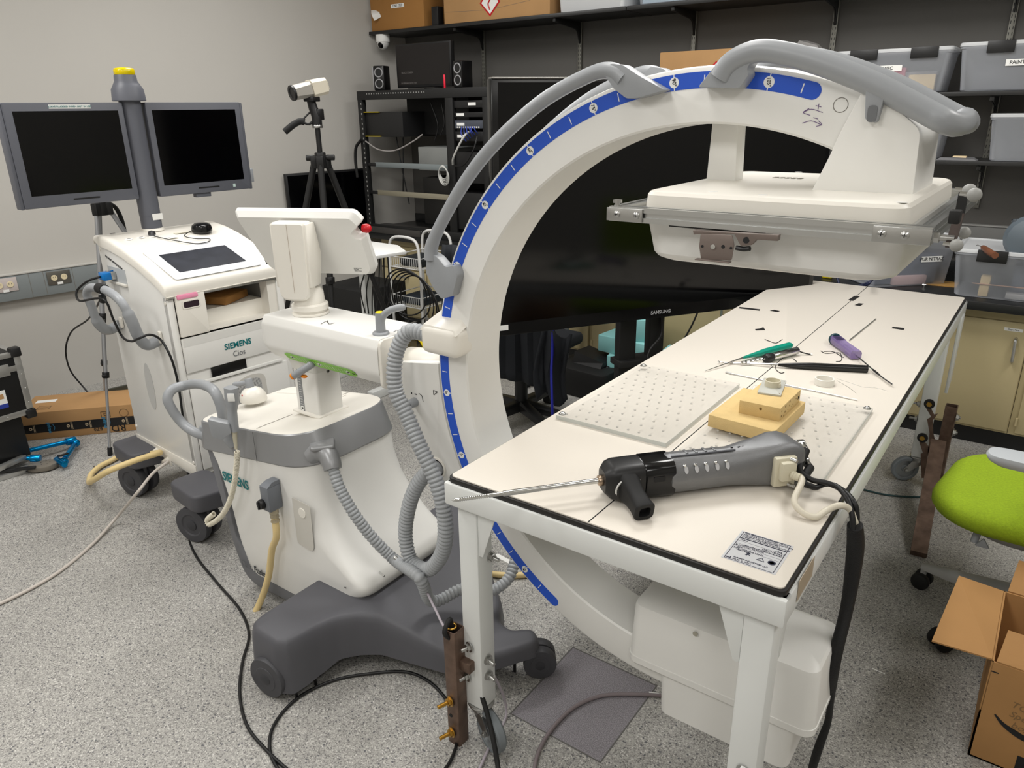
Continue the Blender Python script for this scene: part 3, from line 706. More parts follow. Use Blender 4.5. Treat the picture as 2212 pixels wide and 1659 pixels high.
# domed brake knob on the rear of the top
dk = PZ(548, 862, .655) ; dk = V((dk.x, dk.y, .652))
mb = MB(); mb.lathe([(.046, 0), (.047, .004), (.043, .022), (.033, .037), (.018, .046), (0, .048)], dk, (0, 0, 1), 36); dm = mb.build('brake_dome', m_white2, ca, angle=40)
mb = MB(); mb.cyl(dk + V((-.01, 0, .035)), dk + V((-.022, .004, .075)), .015, .013, 20, bev=.003); mb.tube([dk + V((-.02, .0, .062)), dk + V((-.045, -.012, .055)), dk + V((-.07, -.02, .05))], .009, 12, 4); mb.sphere(dk + V((-.07, -.02, .05)), .009); mb.build('steering_lever', m_greyp, dm, angle=50)
mb = MB(); mb.box(PY(523, 855, dk.y - .04), (.004, .002, .007)); mb.build('red_mark', m_red, dm)
# shadow-gap ridge strip on the top
mb = MB(); q0 = V((-2.22, 1.56, .663 + btop(-2.22))); q1 = V((-1.90, 1.60, .663 + btop(-1.90))); mb.tube([q0, q1], .008, 8, 0, sec=[(1, 0), (.8, .25), (-.8, .25), (-1, 0)]); mb.build('top_ridge', m_white2, top)
# lettering on the body
text('SIEMENS', .047, V((-2.065, 1.2385, .447)), (1, 0, .02), (0, 0, 1), m_teal, body, 'lettering', bold=.022, sx=.82)
text('Cios', .036, V((-2.108, 1.2385, .112)) + V((.0, 0, .0)), (1, 0, 0), (0, 0, 1), mat('grey_lettering', (96, 98, 102), .5), body, 'lettering', align='LEFT', sx=.85)
text('Fusion', .036, V((-2.036, 1.2385, .112)), (1, 0, 0), (0, 0, 1), mat('dark_lettering', (52, 54, 58), .5), body, 'lettering', align='LEFT', bold=.02, sx=.85)
# recess for paper clip board
mb = MB(); rc_ = PY(700, 1078, 1.238)
mb.prism(rpoly([(-.05, -.09), (.03, -.10), (.035, .07), (-.05, .075)], [.01, .03, .01, .005]), (-1.715, 1.2386, .405), (1, 0, 0), (0, 0, 1), .0008); rcp = mb.build('recess_panel', mat('recess_white', (205, 202, 194), .45), body)
mb = MB(); mb.lathe([(.017, 0), (.0165, .002), (0, .0024)], (-1.722, 1.2378, .438), (0, -1, 0), 28); mb.build('round_cap', m_white2, rcp)
mb = MB(); mb.lathe([(.003, 0), (.003, .0008), (0, .0008)], (-1.555, 1.2385, .232), (0, -1, 0), 14); mb.build('screw_hole', m_ink, body)
mb = MB(); mb.tube([V((-1.672, 1.478, .553)), V((-1.655, 1.49, .45)), V((-1.61, 1.49, .35)), V((-1.56, 1.49, .29))], .0008, 5, 4); mb.build('shell_seam', m_seam, body)
# plug on the side and cream hose
pc = V((-1.838, 1.215, .47))
mb = MB(); mb.box(pc + V((0, 0, .0)), (.042, .05, .085), .005, 2); mb.loft([[pc + V((a, b, .042)) for a, b in ((-.02, -.024), (.02, -.024), (.02, .024), (-.02, .024))], [pc + V((a, b, .056)) for a, b in ((-.012, -.004), (.02, -.004), (.02, .024), (-.012, .024))]])
plg = mb.build('mains_plug', mat('plug_grey', (112, 116, 122), .45), ca)
mb = MB(); mb.cyl(pc + V((-.012, -.024, -.018)), pc + V((-.012, -.04, -.018)), .017, .015, 24, bev=.003); mb.box(pc + V((-.012, -.041, -.018)), (.006, .006, .028), .001); mb.build('plug_knob', m_black, plg)
mb = MB(); mb.lathe([(.0145, 0), (.015, .015), (.0125, .018), (.014, .03), (.011, .034), (.015, .045)], pc + V((.004, 0, -.042)), (0, 0, -1), 20, cap=False); mb.build('clear_gland', mat('clear_gland', (196, 186, 160), .15, trans=.5), plg)
mb = MB(); g0 = pc + V((.004, 0, -.07))
mb.tube([g0, g0 + V((.0, -.004, -.07)), PY(588, 1185, 1.215), PY(580, 1245, 1.213), PY(562, 1300, 1.2), PY(543, 1336, 1.17), PY(530, 1328, 1.2), PY(535, 1305, 1.25), V((-2.1, 1.33, .02)), V((-2.15, 1.45, .02))], .0112, 14, 8); mb.build('mains_hose', m_hose, plg, angle=60)
# elbow on the band corner
mb = MB()
E = [PX(672, 985, -1.72), PX(690, 975, -1.695), PX(706, 980, -1.665), PX(716, 1000, -1.64), PX(719, 1014, -1.63)]
mb.tube(E, lambda t: .031 + .006 * math.sin(t * 2.2) - .009 * t, 20, 8)
e1 = PX(697, 957, -1.68)
mb.prism(rpoly([(-.040, -.038), (.030, -.038), (.030, .036), (-.040, .036)], .012), e1 + V((0, 0, -.014)), (.7, -.6, .02), (.6, .7, .02), .014, bev=.005)
el = mb.build('hose_elbow', m_silver, ca, angle=50)
warn_tri('warning_sticker', e1 + V((0, 0, .0008)), (.7, .6, .02), (-.6, .7, .02), .018, el)
# connector and thin cord on the shell's foot
cc = PY(862, 1212, 1.33)
mb = MB(); d_ = (PY(905, 1250, 1.33) - cc).normalized(); mb.cyl(cc - d_ * .02, cc + d_ * .018, .0062, .0062, 16, bev=.001); mb.build('cord_connector', m_steel, ca)
mb = MB(); mb.cyl(cc + d_ * .018, cc + d_ * .048, .0068, .0055, 16, bev=.002); mb.build('cord_grip', mat('grip_grey', (92, 92, 96), .5), ca)
mb = MB(); c1 = cc + d_ * .046
mb.tube([c1, PY(915, 1268, 1.31), PY(940, 1315, 1.26), PY(965, 1360, 1.22), PY(1010, 1425, 1.2) + V((0, .05, -.02)), V((-.99, 1.30, .012)), V((-.955, 1.17, .008)), V((-.93, 1.08, .008)), V((-.92, .9, .008))], .0038, 8, 8); mb.build('foot_switch_cord', mat('lilac_grey_cord', (178, 170, 178), .5), ca, angle=60)
mb = MB(); mb.cyl(PY(820, 1236, 1.30), PY(829, 1244, 1.28), .003, .003, 10); mb.sphere(PY(829, 1244, 1.28), .0035, 8); mb.build('shell_stud', m_steel, ca)

# --- rear handle loop
mb = MB()
def PHx(px, py, x): return PX(px, py, x)
hp = [PX(455, 950, -2.22), PX(440, 905, -2.27), PX(420, 950, -2.26)] 
hp = [V((-2.235, 1.268, .555)), PX(424, 935, -2.275), PX(395, 915, -2.335), PX(372, 885, -2.36), PX(362, 860, -2.37), PX(372, 842, -2.37), PX(402, 832, -2.36), PY(444, 833, 1.26), PY(466, 850, 1.236), PY(478, 880, 1.236), PY(484, 915, 1.236), PY(494, 948, 1.236), PY(505, 962, 1.244)]
mb.tube(hp, .0165, 16, 8)
for p in (V((-2.243, 1.275, .548)), V((-2.243, 1.425, .532))): mb.box(p + V((-.012, 0, .01)), (.02, .045, .075), .009, 3)
rh = mb.build('push_handle', m_greyp, ca, angle=50)
# holster on the handle
mb = MB(); hc = PY(490, 905, 1.225)
ex_, ey_ = V((.81, .587, 0)), V((0, 0, 1))
mb.prism(rpoly([(-.038, .03), (.0, .018), (.028, .012), (.03, -.02), (-.004, -.042), (-.032, -.03)], .006), hc + V((.03, -.03, .0)), ex_, ey_, .03, bev=.006); mb.build('switch_holster', m_greyp, rh, angle=40)

# --- base with legs and wheels
mb = MB()
near = [(-1.712, 1.03), (-1.70, .985), (-1.66, .962), (-1.56, .962), (-1.52, .985), (-1.508, 1.03), (-1.503, 1.08), (-1.485, 1.14), (-1.45, 1.185), (-1.40, 1.222), (-1.30, 1.245), (-1.19, 1.272), (-1.12, 1.30), (-1.072, 1.345), (-1.035, 1.40), (-1.0, 1.46), (-1.0, 1.485)]
far = [(x, 2 * CY - y) for x, y in near[:11]] + [(-1.20, 1.575), (-1.145, 1.495), (-1.10, 1.488), (-1.075, 1.515), (-1.045, 1.525), (-1.018, 1.51)]
full = near + far[::-1]
def zt(x, y):
    a = max(0, min(1, (x + 1.50) / .38)); a = a * a * (3 - 2 * a)
    z = .205 * (1 - a) + .132 * a
    b = max(0, min(1, (x + 1.12) / .12)); return z - .0 * b
def zb(x, y):
    d = abs(y - CY)
    if x < -1.49: 
        t = max(0, min(1, (.46 - d) / .2)); return .03 + .035 * t
    a = max(0, min(1, (x + 1.49) / .3)); 
    return .065 if x < -1.15 else .065 + .02 * min(1, (x + 1.15) / .1)
def inset(poly, d):
    N = len(poly); out = []
    for i in range(N):
        a = V(poly[i - 1]); p = V(poly[i]); b = V(poly[(i + 1) % N])
        t1 = (p - a).normalized(); t2 = (b - p).normalized(); n1 = V((-t1.y, t1.x)); n2 = V((-t2.y, t2.x)); n = (n1 + n2).normalized(); k = d / max(.5, n.dot(n1)); out.append((p.x + n.x * k, p.y + n.y * k))
    return out
fr = rpoly(full, .01, 2)
levels = [(0, 0.0), (.003, .3), (.006, .62), (.009, .8), (.014, .91), (.020, .97), (.028, 1.0)]
lo = []
for d, t in levels:
    lo.append([(x, y, zb(x, y) + (zt(x, y) - zb(x, y)) * t) for x, y in (inset(fr, d) if d else fr)])
mb.loft(lo, cap=False); T = lo[-1]; N = len(T); grid = []
for i in range(N // 2):
    A, B = V(T[i]), V(T[N - 1 - i]); row = []
    for k in range(11):
        p = A.lerp(B, k / 10); u = k / 10; w = min(1, min(u, 1 - u) * 5); zz = zt(p.x, p.y); row.append((p.x, p.y, p.z * (1 - w) + zz * w))
    grid.append(row)
mb.loft(grid, cap=False, closed=False); mb._f([mb.bm.verts.new(V(p)) for p in lo[0]][::-1]); base = mb.build('base_frame', m_dgrey, ca, angle=60)
# wheel well arch in the near end + wheels
def wheel(mb_unused, c, ax, r, w, par, name='wheel'):
    ax = V(ax).normalized(); mb = MB()
    for s in (-1, 1): mb.lathe([(r * .97, -w * .22), (r, -w * .15), (r, w * .15), (r * .97, w * .22), (r * .6, w * .24), (r * .58, w * .26), (.0, w * .26)], V(c) + ax * (s * w * .27), ax * s, 36)
    o = mb.build(name, mat_wh, par, angle=40)
    mb = MB(); mb.cyl(V(c) - ax * (w * .545), V(c) + ax * (w * .545), r * .3, r * .3, 24, bev=.001); mb.build('hub', mat_wh2, o)
    return o
mat_wh = mat('wheel_grey', (70, 70, 74), .5); mat_wh2 = mat('hub_grey', (60, 60, 64), .55); m_tread = mat('tread_brown', (88, 82, 80), .55)
w1 = wheel(None, (-1.605, .992, .066), (.12, -1, 0), .064, .074, ca)
w2 = wheel(None, (-1.012, 1.498, .050), (.62, -.78, 0), .050, .066, ca)
w3 = wheel(None, (-1.62, 1.87, .068), (.25, 1, 0), .068, .07, ca)
mb = MB()
for p in (PZ(641, 1508, .0), PZ(588, 1478, .0), PZ(682, 1480, .0), PZ(1112, 1452, 0), PZ(1174, 1460, 0)): MB().box(p + V((0, 0, .024)), (.008, .006, .046), .001).build('cable_deflector', m_black, ca)
# =================================================================== white rolling imaging table
m_lam = mat('cream_laminate', (222, 215, 204), 0.42, var=0.03, vscale=900)
m_edge = mat('black_edge_band', (30, 28, 27), 0.5)
m_rust = mat('rusty_steel', (112, 92, 80), 0.45, metal=0.6, var=0.35, vscale=22, bump=0.2, bscale=150)
m_wheelg = mat('caster_grey_rubber', (120, 126, 130), 0.5)
m_tape = mat('black_tape', (26, 25, 25), 0.6)
TX0, TX1, TY0, TY1, TZ = -1.045, -0.262, 1.160, 3.745, 0.80
tb_ = thing('imaging_table', 'long white steel table on casters with cream laminate top and black edge', 'table', (-.65, 2.4, 0))
tcx_, tcy_ = (TX0 + TX1) / 2, (TY0 + TY1) / 2
mb = MB(); mb.prism(rrect(TX1 - TX0 - .012, TY1 - TY0 - .012, .012), (tcx_, tcy_, TZ - .004), (1, 0, 0), (0, 1, 0), .004, bev=.001)
tt = mb.build('tabletop', m_lam, tb_)
mb = MB(); mb.prism(rrect(TX1 - TX0, TY1 - TY0, .016), (tcx_, tcy_, TZ - .0165), (1, 0, 0), (0, 1, 0), .0125, bev=.0015); mb.build('edge_band', m_edge, tt)
mb = MB(); mb.box((-.666, tcy_, TZ + .0001), (.0028, TY1 - TY0 - .012, .0004)); mb.build('seam', m_ink, tt)
# frame
mb = MB(); fz0, fz1 = TZ - .075, TZ - .0165
for a, b in (((TX0 - .006, TY0 - .006, fz0), (TX1 + .006, TY0 + .03, fz1)), ((TX0 - .006, TY1 - .03, fz0), (TX1 + .006, TY1 + .006, fz1)), ((TX0 - .006, TY0 + .0, fz0), (TX0 + .03, TY1, fz1)), ((TX1 - .03, TY0, fz0), (TX1 + .006, TY1, fz1)), ((-.69, TY0, fz0 + .01), (-.64, TY1, fz1))):
    mb.lo_hi(a, b, .005)
mb.lo_hi((TX0 + .01, TY0 + .01, fz1 - .006), (TX1 - .01, TY1 - .01, fz1), 0)
mb.build('frame', m_wmetal, tb_)
LW = .059
legs = [(-1.002, 1.205, 1, 1), (-.305, 1.205, -1, 1), (-.305, 3.49, -1, -1), (-1.002, 3.49, 1, -1)]
def caster(par, x, y, z0, ang, r=.058, nm='caster'):
    d = V((math.cos(ang), math.sin(ang), 0)); s = V((-d.y, d.x, 0))
    mb = MB(); mb.cyl((x, y, z0 - .012), (x, y, z0), .034, .036, 28, bev=.003); mb.cyl((x, y, z0 - .024), (x, y, z0 - .012), .026, .03, 24)
    wc = V((x, y, 0)) + d * .05 + V((0, 0, r))
    for q in (-1, 1):
        poly = [(-.034, z0 - .02 - r), (.03, z0 - .02 - r), (.05, z0 - .045 - r), (.064, .004), (.05, -.014), (.032, -.004)]
        o = V((x, y, r)) + s * (q * .019)
        mb.prism(rpoly(poly, .006), o, d, (0, 0, 1), q * .0022)
    mb.box((x, y, z0 - .022), (.066, .04, .004), .001, rz=ang)
    fk = mb.build('fork', m_steel, par)
    mb = MB(); 
    for q in (-1, 1): mb.hexnut(wc + s * (q * .021), wc + s * (q * .027), .008); mb.cyl(wc + s * (q * .027), wc + s * (q * .031), .0038)
    mb.build('axle_nut', m_steel, fk)
    mb = MB(); mb.lathe([(r * .74, -.012), (r * .76, -.0135), (r * .92, -.0135), (r, -.008), (r, .008), (r * .92, .0135), (r * .76, .0135), (r * .74, .012)], wc, s, 40, cap=False)
    w = mb.build('wheel', m_wheelg, par)
    mb = MB(); mb.lathe([(0, -.013), (r * .25, -.013), (r * .28, -.004), (r * .66, -.004), (r * .7, -.012), (r * .745, -.012), (r * .745, .012), (r * .7, .012), (r * .66, .004), (r * .28, .004), (r * .25, .013), (0, .013)], wc, s, 36, cap=False); mb.build('rim', m_wheelg2, w)
m_wheelg2 = mat('caster_rim', (150, 154, 156), .35, metal=.5)
def bolt(par, p, d, r=.009, L=.022, name='bolt', material=None, nut=True):
    d = V(d).normalized(); p = V(p); mb = MB()
    mb.cyl(p, p + d * .0025, r * 1.5, n=20); mb.lathe([(r * 1.08, 0), (r * 1.08, .008)], p + d * .0025, d, 6)
    P = [(r * .52, 0)]; z = 0
    for k in range(int(L / .002)): P += [(r * .56, k * .002 + .001), (r * .48, k * .002 + .002)]
    mb.lathe(P, p + d * .0105, d, 14)
    return mb.build(name, material or m_steel, par)
for i, (x, y, sx_, sy_) in enumerate(legs):
    lg = MB().box((x, y, (fz0 + .122) / 2 + .0), (LW, LW, fz0 - .122), .006, 2).build('leg', m_wmetal, tb_)
    gx = x + sx_ * LW / 2
    mb = MB(); mb.prism([(0, 0), (sx_ * .055, 0), (sx_ * .012, -.13), (0, -.13)] if sx_ > 0 else [(0, 0), (0, -.13), (sx_ * .012, -.13), (sx_ * .055, 0)], (gx, y - sy_ * LW * .42, fz0), (1, 0, 0), (0, 0, 1), -.004 if sy_ > 0 else .004, bev=.001)
    if sy_ > 0: MB().prism([(0, 0), (.055, 0), (.012, -.13), (0, -.13)], (x - sx_ * LW * .42, y + LW / 2, fz0), (0, 1, 0), (0, 0, 1), .004, bev=.001).build('gusset', m_wmetal, lg)
    mb.build('gusset', m_wmetal, lg)
    caster(lg, x, y, .122, [-.36, -2.6, -2.6, 2.0][i])
# tall side bracket plate at the back right leg
mb = MB(); mb.prism([(0, 0), (.10, 0), (.085, -.30), (.0, -.34)], (-.262, 3.57, fz0 + .02), (0, 1, 0), (0, 0, 1), .012, bev=.002); mb.build('side_bracket', m_wmetal, tb_)
# rusty outrigger at the front-left leg
mb = MB()
q0, q1 = V((-1.046, 1.158, .0)), V((-1.046, 1.158, .368))
mb.prism(rrect(.040, .040, .004, 2), q0, (1, 0, 0), (0, 1, 0), .368, hole=rrect(.035, .035, .003, 2))
og = mb.build('steel_post', m_rust, tb_)
mb = MB(); mb.box((-1.02, 1.17, .26), (.05, .03, .03), .002); mb.build('spacer', m_rust, og)
mb = MB(); mb.cyl((-1.052, 1.1375, .095), (-1.052, 1.1370, .095), .0055, n=16); mb.build('hole', m_ink, og)
m_brass = mat('yellow_zinc', (190, 150, 70), .35, metal=1.0)
mb = MB(); mb.torus((-1.053, 1.158, .368), (0, 0, 1), .012, .003, 24, 8); mb.build('grommet', m_brass, og)
for p, d in (((-1.008, 1.174, .315), (-.3, -1, 0)), ((-1.02, 1.174, .215), (-.3, -1, 0)), ((-.971, 1.20, .275), (1, -.25, 0)), ((-.971, 1.20, .225), (1, -.25, 0)), ((-.971, 1.225, .57), (1, -.1, 0))): bolt(tb_, p, d, .0095, .016)
for p in ((-1.05, 1.137, .145), (-1.05, 1.137, .04)): bolt(tb_, p, (-.35, -1, 0), .010, .028, 'threaded_bolt', m_brass)
for z in (.37, .62): bolt(tb_, (-.30, 1.173, z - .02 if z < .5 else z), (0, -1, 0), .009, .008) if z < .5 else None
# outrigger and toothed strips at the back right leg
mb = MB(); mb.prism(rrect(.045, .045, .004, 2), (-.215, 3.44, .0), (1, 0, 0), (0, 1, 0), .40, hole=rrect(.038, .038, .003, 2)); o2 = mb.build('steel_post', m_rust, tb_)
def PYl(pts, y): return [PY(a, b, y) for a, b in pts]
yy = 3.40
for pts, p0 in (([(2004, 868), (2018, 895), (2026, 893), (2015, 908), (2016, 935), (2028, 982), (2018, 1002), (2004, 985), (2008, 935), (2003, 905), (2012, 900), (1999, 878)], (2008, 872)), ([(1990, 942), (2004, 962), (2014, 968), (2004, 980), (2001, 1032), (1991, 1032), (1989, 980), (1994, 978), (1985, 950)], (1993, 945))):
    P = PYl(pts, yy); o = P[0]
    mb = MB(); mb.prism([((p - o).x, (p - o).z) for p in P], o, (1, 0, 0), (0, 0, 1), .005); st = mb.build('toothed_strip', m_rust, tb_)
    c = PY(p0[0], p0[1], yy - .006); mb = MB(); mb.lathe([(.021, 0), (.021, .006), (.015, .006), (.014, .01), (.0, .01)], c, (0, -1, 0), 24); mb.build('roller', m_black, st)
    mb = MB(); mb.hexnut(c + V((0, -.009, 0)), c + V((0, -.014, 0)), .011); mb.build('nut', m_brass, st)
mb = MB(); a = PY(2026, 960, 3.36); b = PZ(1983, 1202, .0); mb.tube([a, b], .028, 4, 0, sec=[(1, 1), (-1, 1), (-1, -1), (1, -1)]); mb.build('angled_post', m_rust, tb_)
for z in (.36, .29): bolt(tb_, (-.19, 3.42, z), (1, 0, 0), .012, .006); bolt(tb_, (-.337, 3.47, z + .01), (-1, 0, 0), .010, .02)
# crumpled clear tape on the right side of the frame
mb = MB(); mb.box((TX1 + .0075, 1.27, .768), (.001, .10, .045)); mb.build('tape_patch', mat('beige_tape', (196, 182, 160), .3, alpha=.75), tb_)
# type label on the top
lb = MB().prism([(-.051, -.058), (.051, -.058), (.051, .056), (-.051, .056)], (-.344, 1.257, TZ + .0002), (1, 0, 0), (0, 1, 0), .0004).build('type_label', mat('grey_label', (196, 197, 200), .45), tt)
LX, LY = -.344, 1.257
mb = MB()
for (x0, y0, x1, y1) in ((-.046, .053, .046, .053), (-.046, -.055, .046, -.055), (-.046, -.055, -.046, .053), (.046, -.055, .046, .053), (-.046, .029, .046, .029), (-.046, .0275, .046, .0275)):
    mb.tube([V((LX + x0, LY + y0, TZ + .0008)), V((LX + x1, LY + y1, TZ + .0008))], .0006, 4, 0)
for y0 in (.017, .006, -.004, -.013): mb.tube([V((LX - .046, LY + y0, TZ + .0008)), V((LX + .046, LY + y0, TZ + .0008))], .0002, 4, 0)
mb.prism([(-.006, -.018), (.010, -.018), (.002, -.005)], (LX + .012, LY - .012, TZ + .0007), (1, 0, 0), (0, 1, 0), .0003, hole=[(-.0035, -.0165), (.0075, -.0165), (.002, -.0075)])
mb.prism([(-.002, -.006), (.001, -.006), (.003, -.002), (.006, -.005), (.007, -.004), (.003, .001), (.007, .002), (.007, .003), (.001, .004), (-.003, .001), (0, .0005), (-.001, -.003)], (LX - .014, LY - .02, TZ + .0007), (1, 0, 0), (0, 1, 0), .0003)
mb.prism([(0, 0), (.009, 0), (.009, .006), (.007, .006), (.007, .002), (.0045, .004), (.0045, .002), (.002, .004), (.002, .002), (0, .004)], (LX - .044, LY - .052, TZ + .0007), (1, 0, 0), (0, 1, 0), .0003)
mb.lathe([(.0075, 0), (.0075, .0003), (.0045, .0003), (.0045, 0)], (LX + .034, LY - .024, TZ + .0007), (0, 0, 1), 24)
mb.build('printed_lines', mat('label_ink', (36, 40, 60), .6), lb)
Lx = V((1, 0, 0)); Ly = V((0, 1, 0)); ink2 = D.materials['label_ink']
for s, x, y, sz, al in (('THIS PRODUCT CONFORMS TO ALL', -.043, .050, .0052, 'LEFT'), ('APPLICABLE DHHS RADIATION STANDARDS', -.043, .0445, .0048, 'LEFT'), ('UNDER 21 CFR, SUBCHAPTER J,', -.043, .039, .0052, 'LEFT'), ('IN EFFECT AT THE DATE OF MANUFACTURE', -.043, .0335, .0046, 'LEFT'),
                        ('TABLE', -.043, .0225, .0055, 'LEFT'), ('DZA218-0621', .004, .012, .0072, 'LEFT'), ('C256', .027, .0195, .006, 'LEFT'), ('MANUFACTURED: June, 2021', -.030, .0085 - .003, .0058, 'LEFT'), ('ELECTRICAL RATINGS:', -.044, .0005, .0055, 'LEFT'), ('N/A', -.038, -.005, .0055, 'LEFT'),
                        ('SAFE WORKING LOAD:', -.044, -.010, .0055, 'LEFT'), ('Patent 30094', -.036, -.0155, .005, 'LEFT'), ('SUMMIT INDUSTRIES LLC', -.032, -.0435, .0058, 'LEFT'), ('NILES, IL 60714', -.032, -.050, .0055, 'LEFT')):
    text(s, sz, (LX + x, LY + y, TZ + .0008), Lx, Ly, ink2, lb, 'lettering', ext=.0002, bold=.015, align=al)
# black tape marks stuck on the top: parts of the table surface dressing
def flat_thing(name, pts, z, m, label, cat, group=None, th=.0005):
    P = [PZ(x, y, z) for x, y in pts]; c = sum(P, V((0, 0, 0))) / len(P)
    t = MB().prism([((p - c).x, (p - c).y) for p in P], (0, 0, 0), (1, 0, 0), (0, 1, 0), th).build(name, m); t.location = (c.x, c.y, z); return tag(t, label, cat, group)
Z2 = TZ + .0006
for pts, lab in (([(1832, 648), (1846, 639), (1858, 640), (1843, 650)], 'black tape square over the seam near the far end of the table'), ([(1846, 659), (1855, 655), (1866, 656), (1858, 661)], 'small black tape bit just right of the seam near the far end'),
                 ([(1597, 663), (1642, 668), (1641, 671), (1597, 666)], 'long thin black tape strip at the left edge of the table'), ([(1663, 671), (1672, 669), (1685, 672), (1680, 674)], 'small black tape bit right of the long strip'),
                 ([(1631, 711), (1641, 710), (1649, 707), (1653, 713), (1633, 714)], 'ragged black tape bit left of the green tool'), ([(1929, 706), (1954, 709), (1952, 713), (1926, 709)], 'black tape dash on the right half of the table')):
    flat_thing('tape_mark', pts, Z2, m_tape, lab, 'tape', 'black tape marks on the table')

# =================================================================== clear perforated plates
m_acr = mat('clear_acrylic', (226, 226, 222), 0.04, alpha=.16, ior=1.45)
m_acre = mat('acrylic_edge', (206, 210, 206), 0.15, alpha=.6, bump=.6, bscale=90)
m_hole = mat('hole_wall_clear', (196, 194, 188), 0.12, alpha=.62)
def plate(x0, y0, x1, y1, lab, nx, ny, screws, bumps=True):
    t = thing('perforated_plate', lab, 'acrylic plate', ((x0 + x1) / 2, (y0 + y1) / 2, TZ + .0006), 0, 'acrylic plates')
    MB().prism(rrect(x1 - x0, y1 - y0, .004, 2), ((x0 + x1) / 2, (y0 + y1) / 2, TZ + .001), (1, 0, 0), (0, 1, 0), .0115, bev=.0006).build('sheet', m_acr, t)
    for a_, b_ in (((x0, y0 - .0003, TZ + .001), (x1, y0 + .0003, TZ + .0123)), ((x1 - .0003, y0, TZ + .001), (x1 + .0003, y1, TZ + .0123))): MB().lo_hi(a_, b_).build('cut_edge', m_acre, t)
    mb = MB(); r_ = random.Random(nx)
    for i in range(nx):
        for j in range(ny):
            x = x0 + .022 + (x1 - x0 - .044) * (i + (.5 if j % 2 else 0)) / nx; y = y0 + .02 + (y1 - y0 - .04) * j / (ny - 1)
            mb.lathe([(.0033, 0), (.0033, .0015), (.0026, .0022), (.0, .0022)], (x, y, TZ + .0124), (0, 0, 1), 10)
    h = mb.build('peg_holes', m_hole, t); h['kind'] = 'stuff'
    for sx_, sy_ in screws:
        x, y = sx_, sy_
        mb = MB(); mb.lathe([(.0105, 0), (.0105, .0015), (.008, .0018), (.0078, .0035), (.006, .004), (.0058, .0055), (.004, .007), (.0, .0075)], (x, y, TZ + .0126), (0, 0, 1), 24); mb.build('screw', m_steel, t)
    return t
plate(-1.015, 1.585, -.688, 2.105, 'left clear perforated plate lying beside the seam', 9, 12, [(-1.003, 1.60), (-1.003, 2.092)])
plate(-.648, 1.572, -.316, 2.118, 'right clear perforated plate with the foam blocks standing on it', 9, 12, [(-.328, 2.104)])

# =================================================================== foam blocks, printed bracket, ring
m_foam = mat('yellow_foam', (214, 186, 130), 0.85, bump=.5, bscale=420, var=.04, vscale=40)
ZP = TZ + .0126 + .0023
fb = MB(); P = [PZ(1528, 921, ZP), PZ(1670, 960, ZP), PZ(1737, 893, ZP), PZ(1600, 857, ZP)]; P[3] = P[0] + (P[2] - P[1])
c = sum(P, V((0, 0, 0))) / 4
fb.prism([((p - c).x, (p - c).y) for p in P], (0, 0, 0), (1, 0, 0), (0, 1, 0), .034, bev=.002)
f1_ = fb.build('foam_block', m_foam); f1_.location = c; tag(f1_, 'larger yellow foam block lying flat on the right clear plate', 'foam block', 'foam blocks')
zf = ZP + .034
P2 = [PZ(1595, 892, zf), PZ(1683, 911, zf), PZ(1727, 868, zf)]; P2.append(P2[0] + P2[2] - P2[1]); c2 = sum(P2, V((0, 0, 0))) / 4
t = thing('foam_block', 'smaller yellow foam block with drilled holes stacked on the larger one', 'foam block', c2, 0, 'foam blocks')
MB().prism([((p - c2).x, (p - c2).y) for p in P2], c2, (1, 0, 0), (0, 1, 0), .036, bev=.0012).build('block', m_foam, t)
ux = (P2[1] - P2[0]).normalized(); uy = (P2[2] - P2[1]).normalized(); nx_ = V((ux.y, -ux.x, 0)); ny_ = V((uy.y, -uy.x, 0))
if nx_.y > 0: nx_ = -nx_
if ny_.x < 0: ny_ = -ny_
m_hol = mat('foam_hole', (120, 92, 50), .9)
LX2 = (P2[1] - P2[0]).length; LY2 = (P2[2] - P2[1]).length
holes = [(P2[0] + ux * (LX2 * .53) + V((0, 0, .024)), nx_, .0038)]
for a, b, r in ((.08, .3, .003), (.08, .68, .0028), (.25, .38, .003), (.25, .8, .0035), (.38, .35, .0016), (.45, .55, .0022), (.45, .85, .003), (.55, .35, .0016), (.62, .4, .0018), (.78, .6, .0022), (.8, .85, .0028), (.2, .15, .0024)): holes.append((P2[1] + uy * (LY2 * a) + V((0, 0, .036 * b)), ny_, r))
for p, n, r in holes: MB().cyl(p - n * .002, p + n * .0003, r, n=14).build('drilled_hole', m_hol, t)
text('20', .012, P2[1] + uy * (LY2 * .9) + V((0, 0, .018)) + ny_ * .0008, uy, V((0, 0, 1)), m_ink, t, 'lettering', bold=.01)
# printed bracket with a round collar
zb_ = zf + .036
m_pla = mat('bone_white_print', (206, 200, 178), 0.5)
Q = [PZ(1631, 850, zb_), PZ(1682, 857, zb_), PZ(1703, 826, zb_)]; Q.append(Q[0] + Q[2] - Q[1]); cq = sum(Q, V((0, 0, 0))) / 4
t = thing('printed_bracket', 'grey-white printed bracket plate with round collar on the small foam block', 'bracket', cq)
ex = (Q[1] - Q[0]).normalized(); ey = V((-ex.y, ex.x, 0)); w_, h_ = (Q[1] - Q[0]).length, abs((Q[2] - Q[1]).dot(ey))
MB().prism(rrect(w_, h_, .003), cq, ex, ey, .005, bev=.0006).build('plate', mat('grey_print', (184, 184, 176), .5), t)
for sx_ in (-1, 1):
    for sy_ in (-1, 1):
        c_ = cq + ex * (sx_ * w_ * .42) + ey * (sy_ * h_ * .42); MB().cyl(c_ + V((0, 0, .0048)), c_ + V((0, 0, .0053)), .0017, n=12).build('screw_hole', m_hol, t)
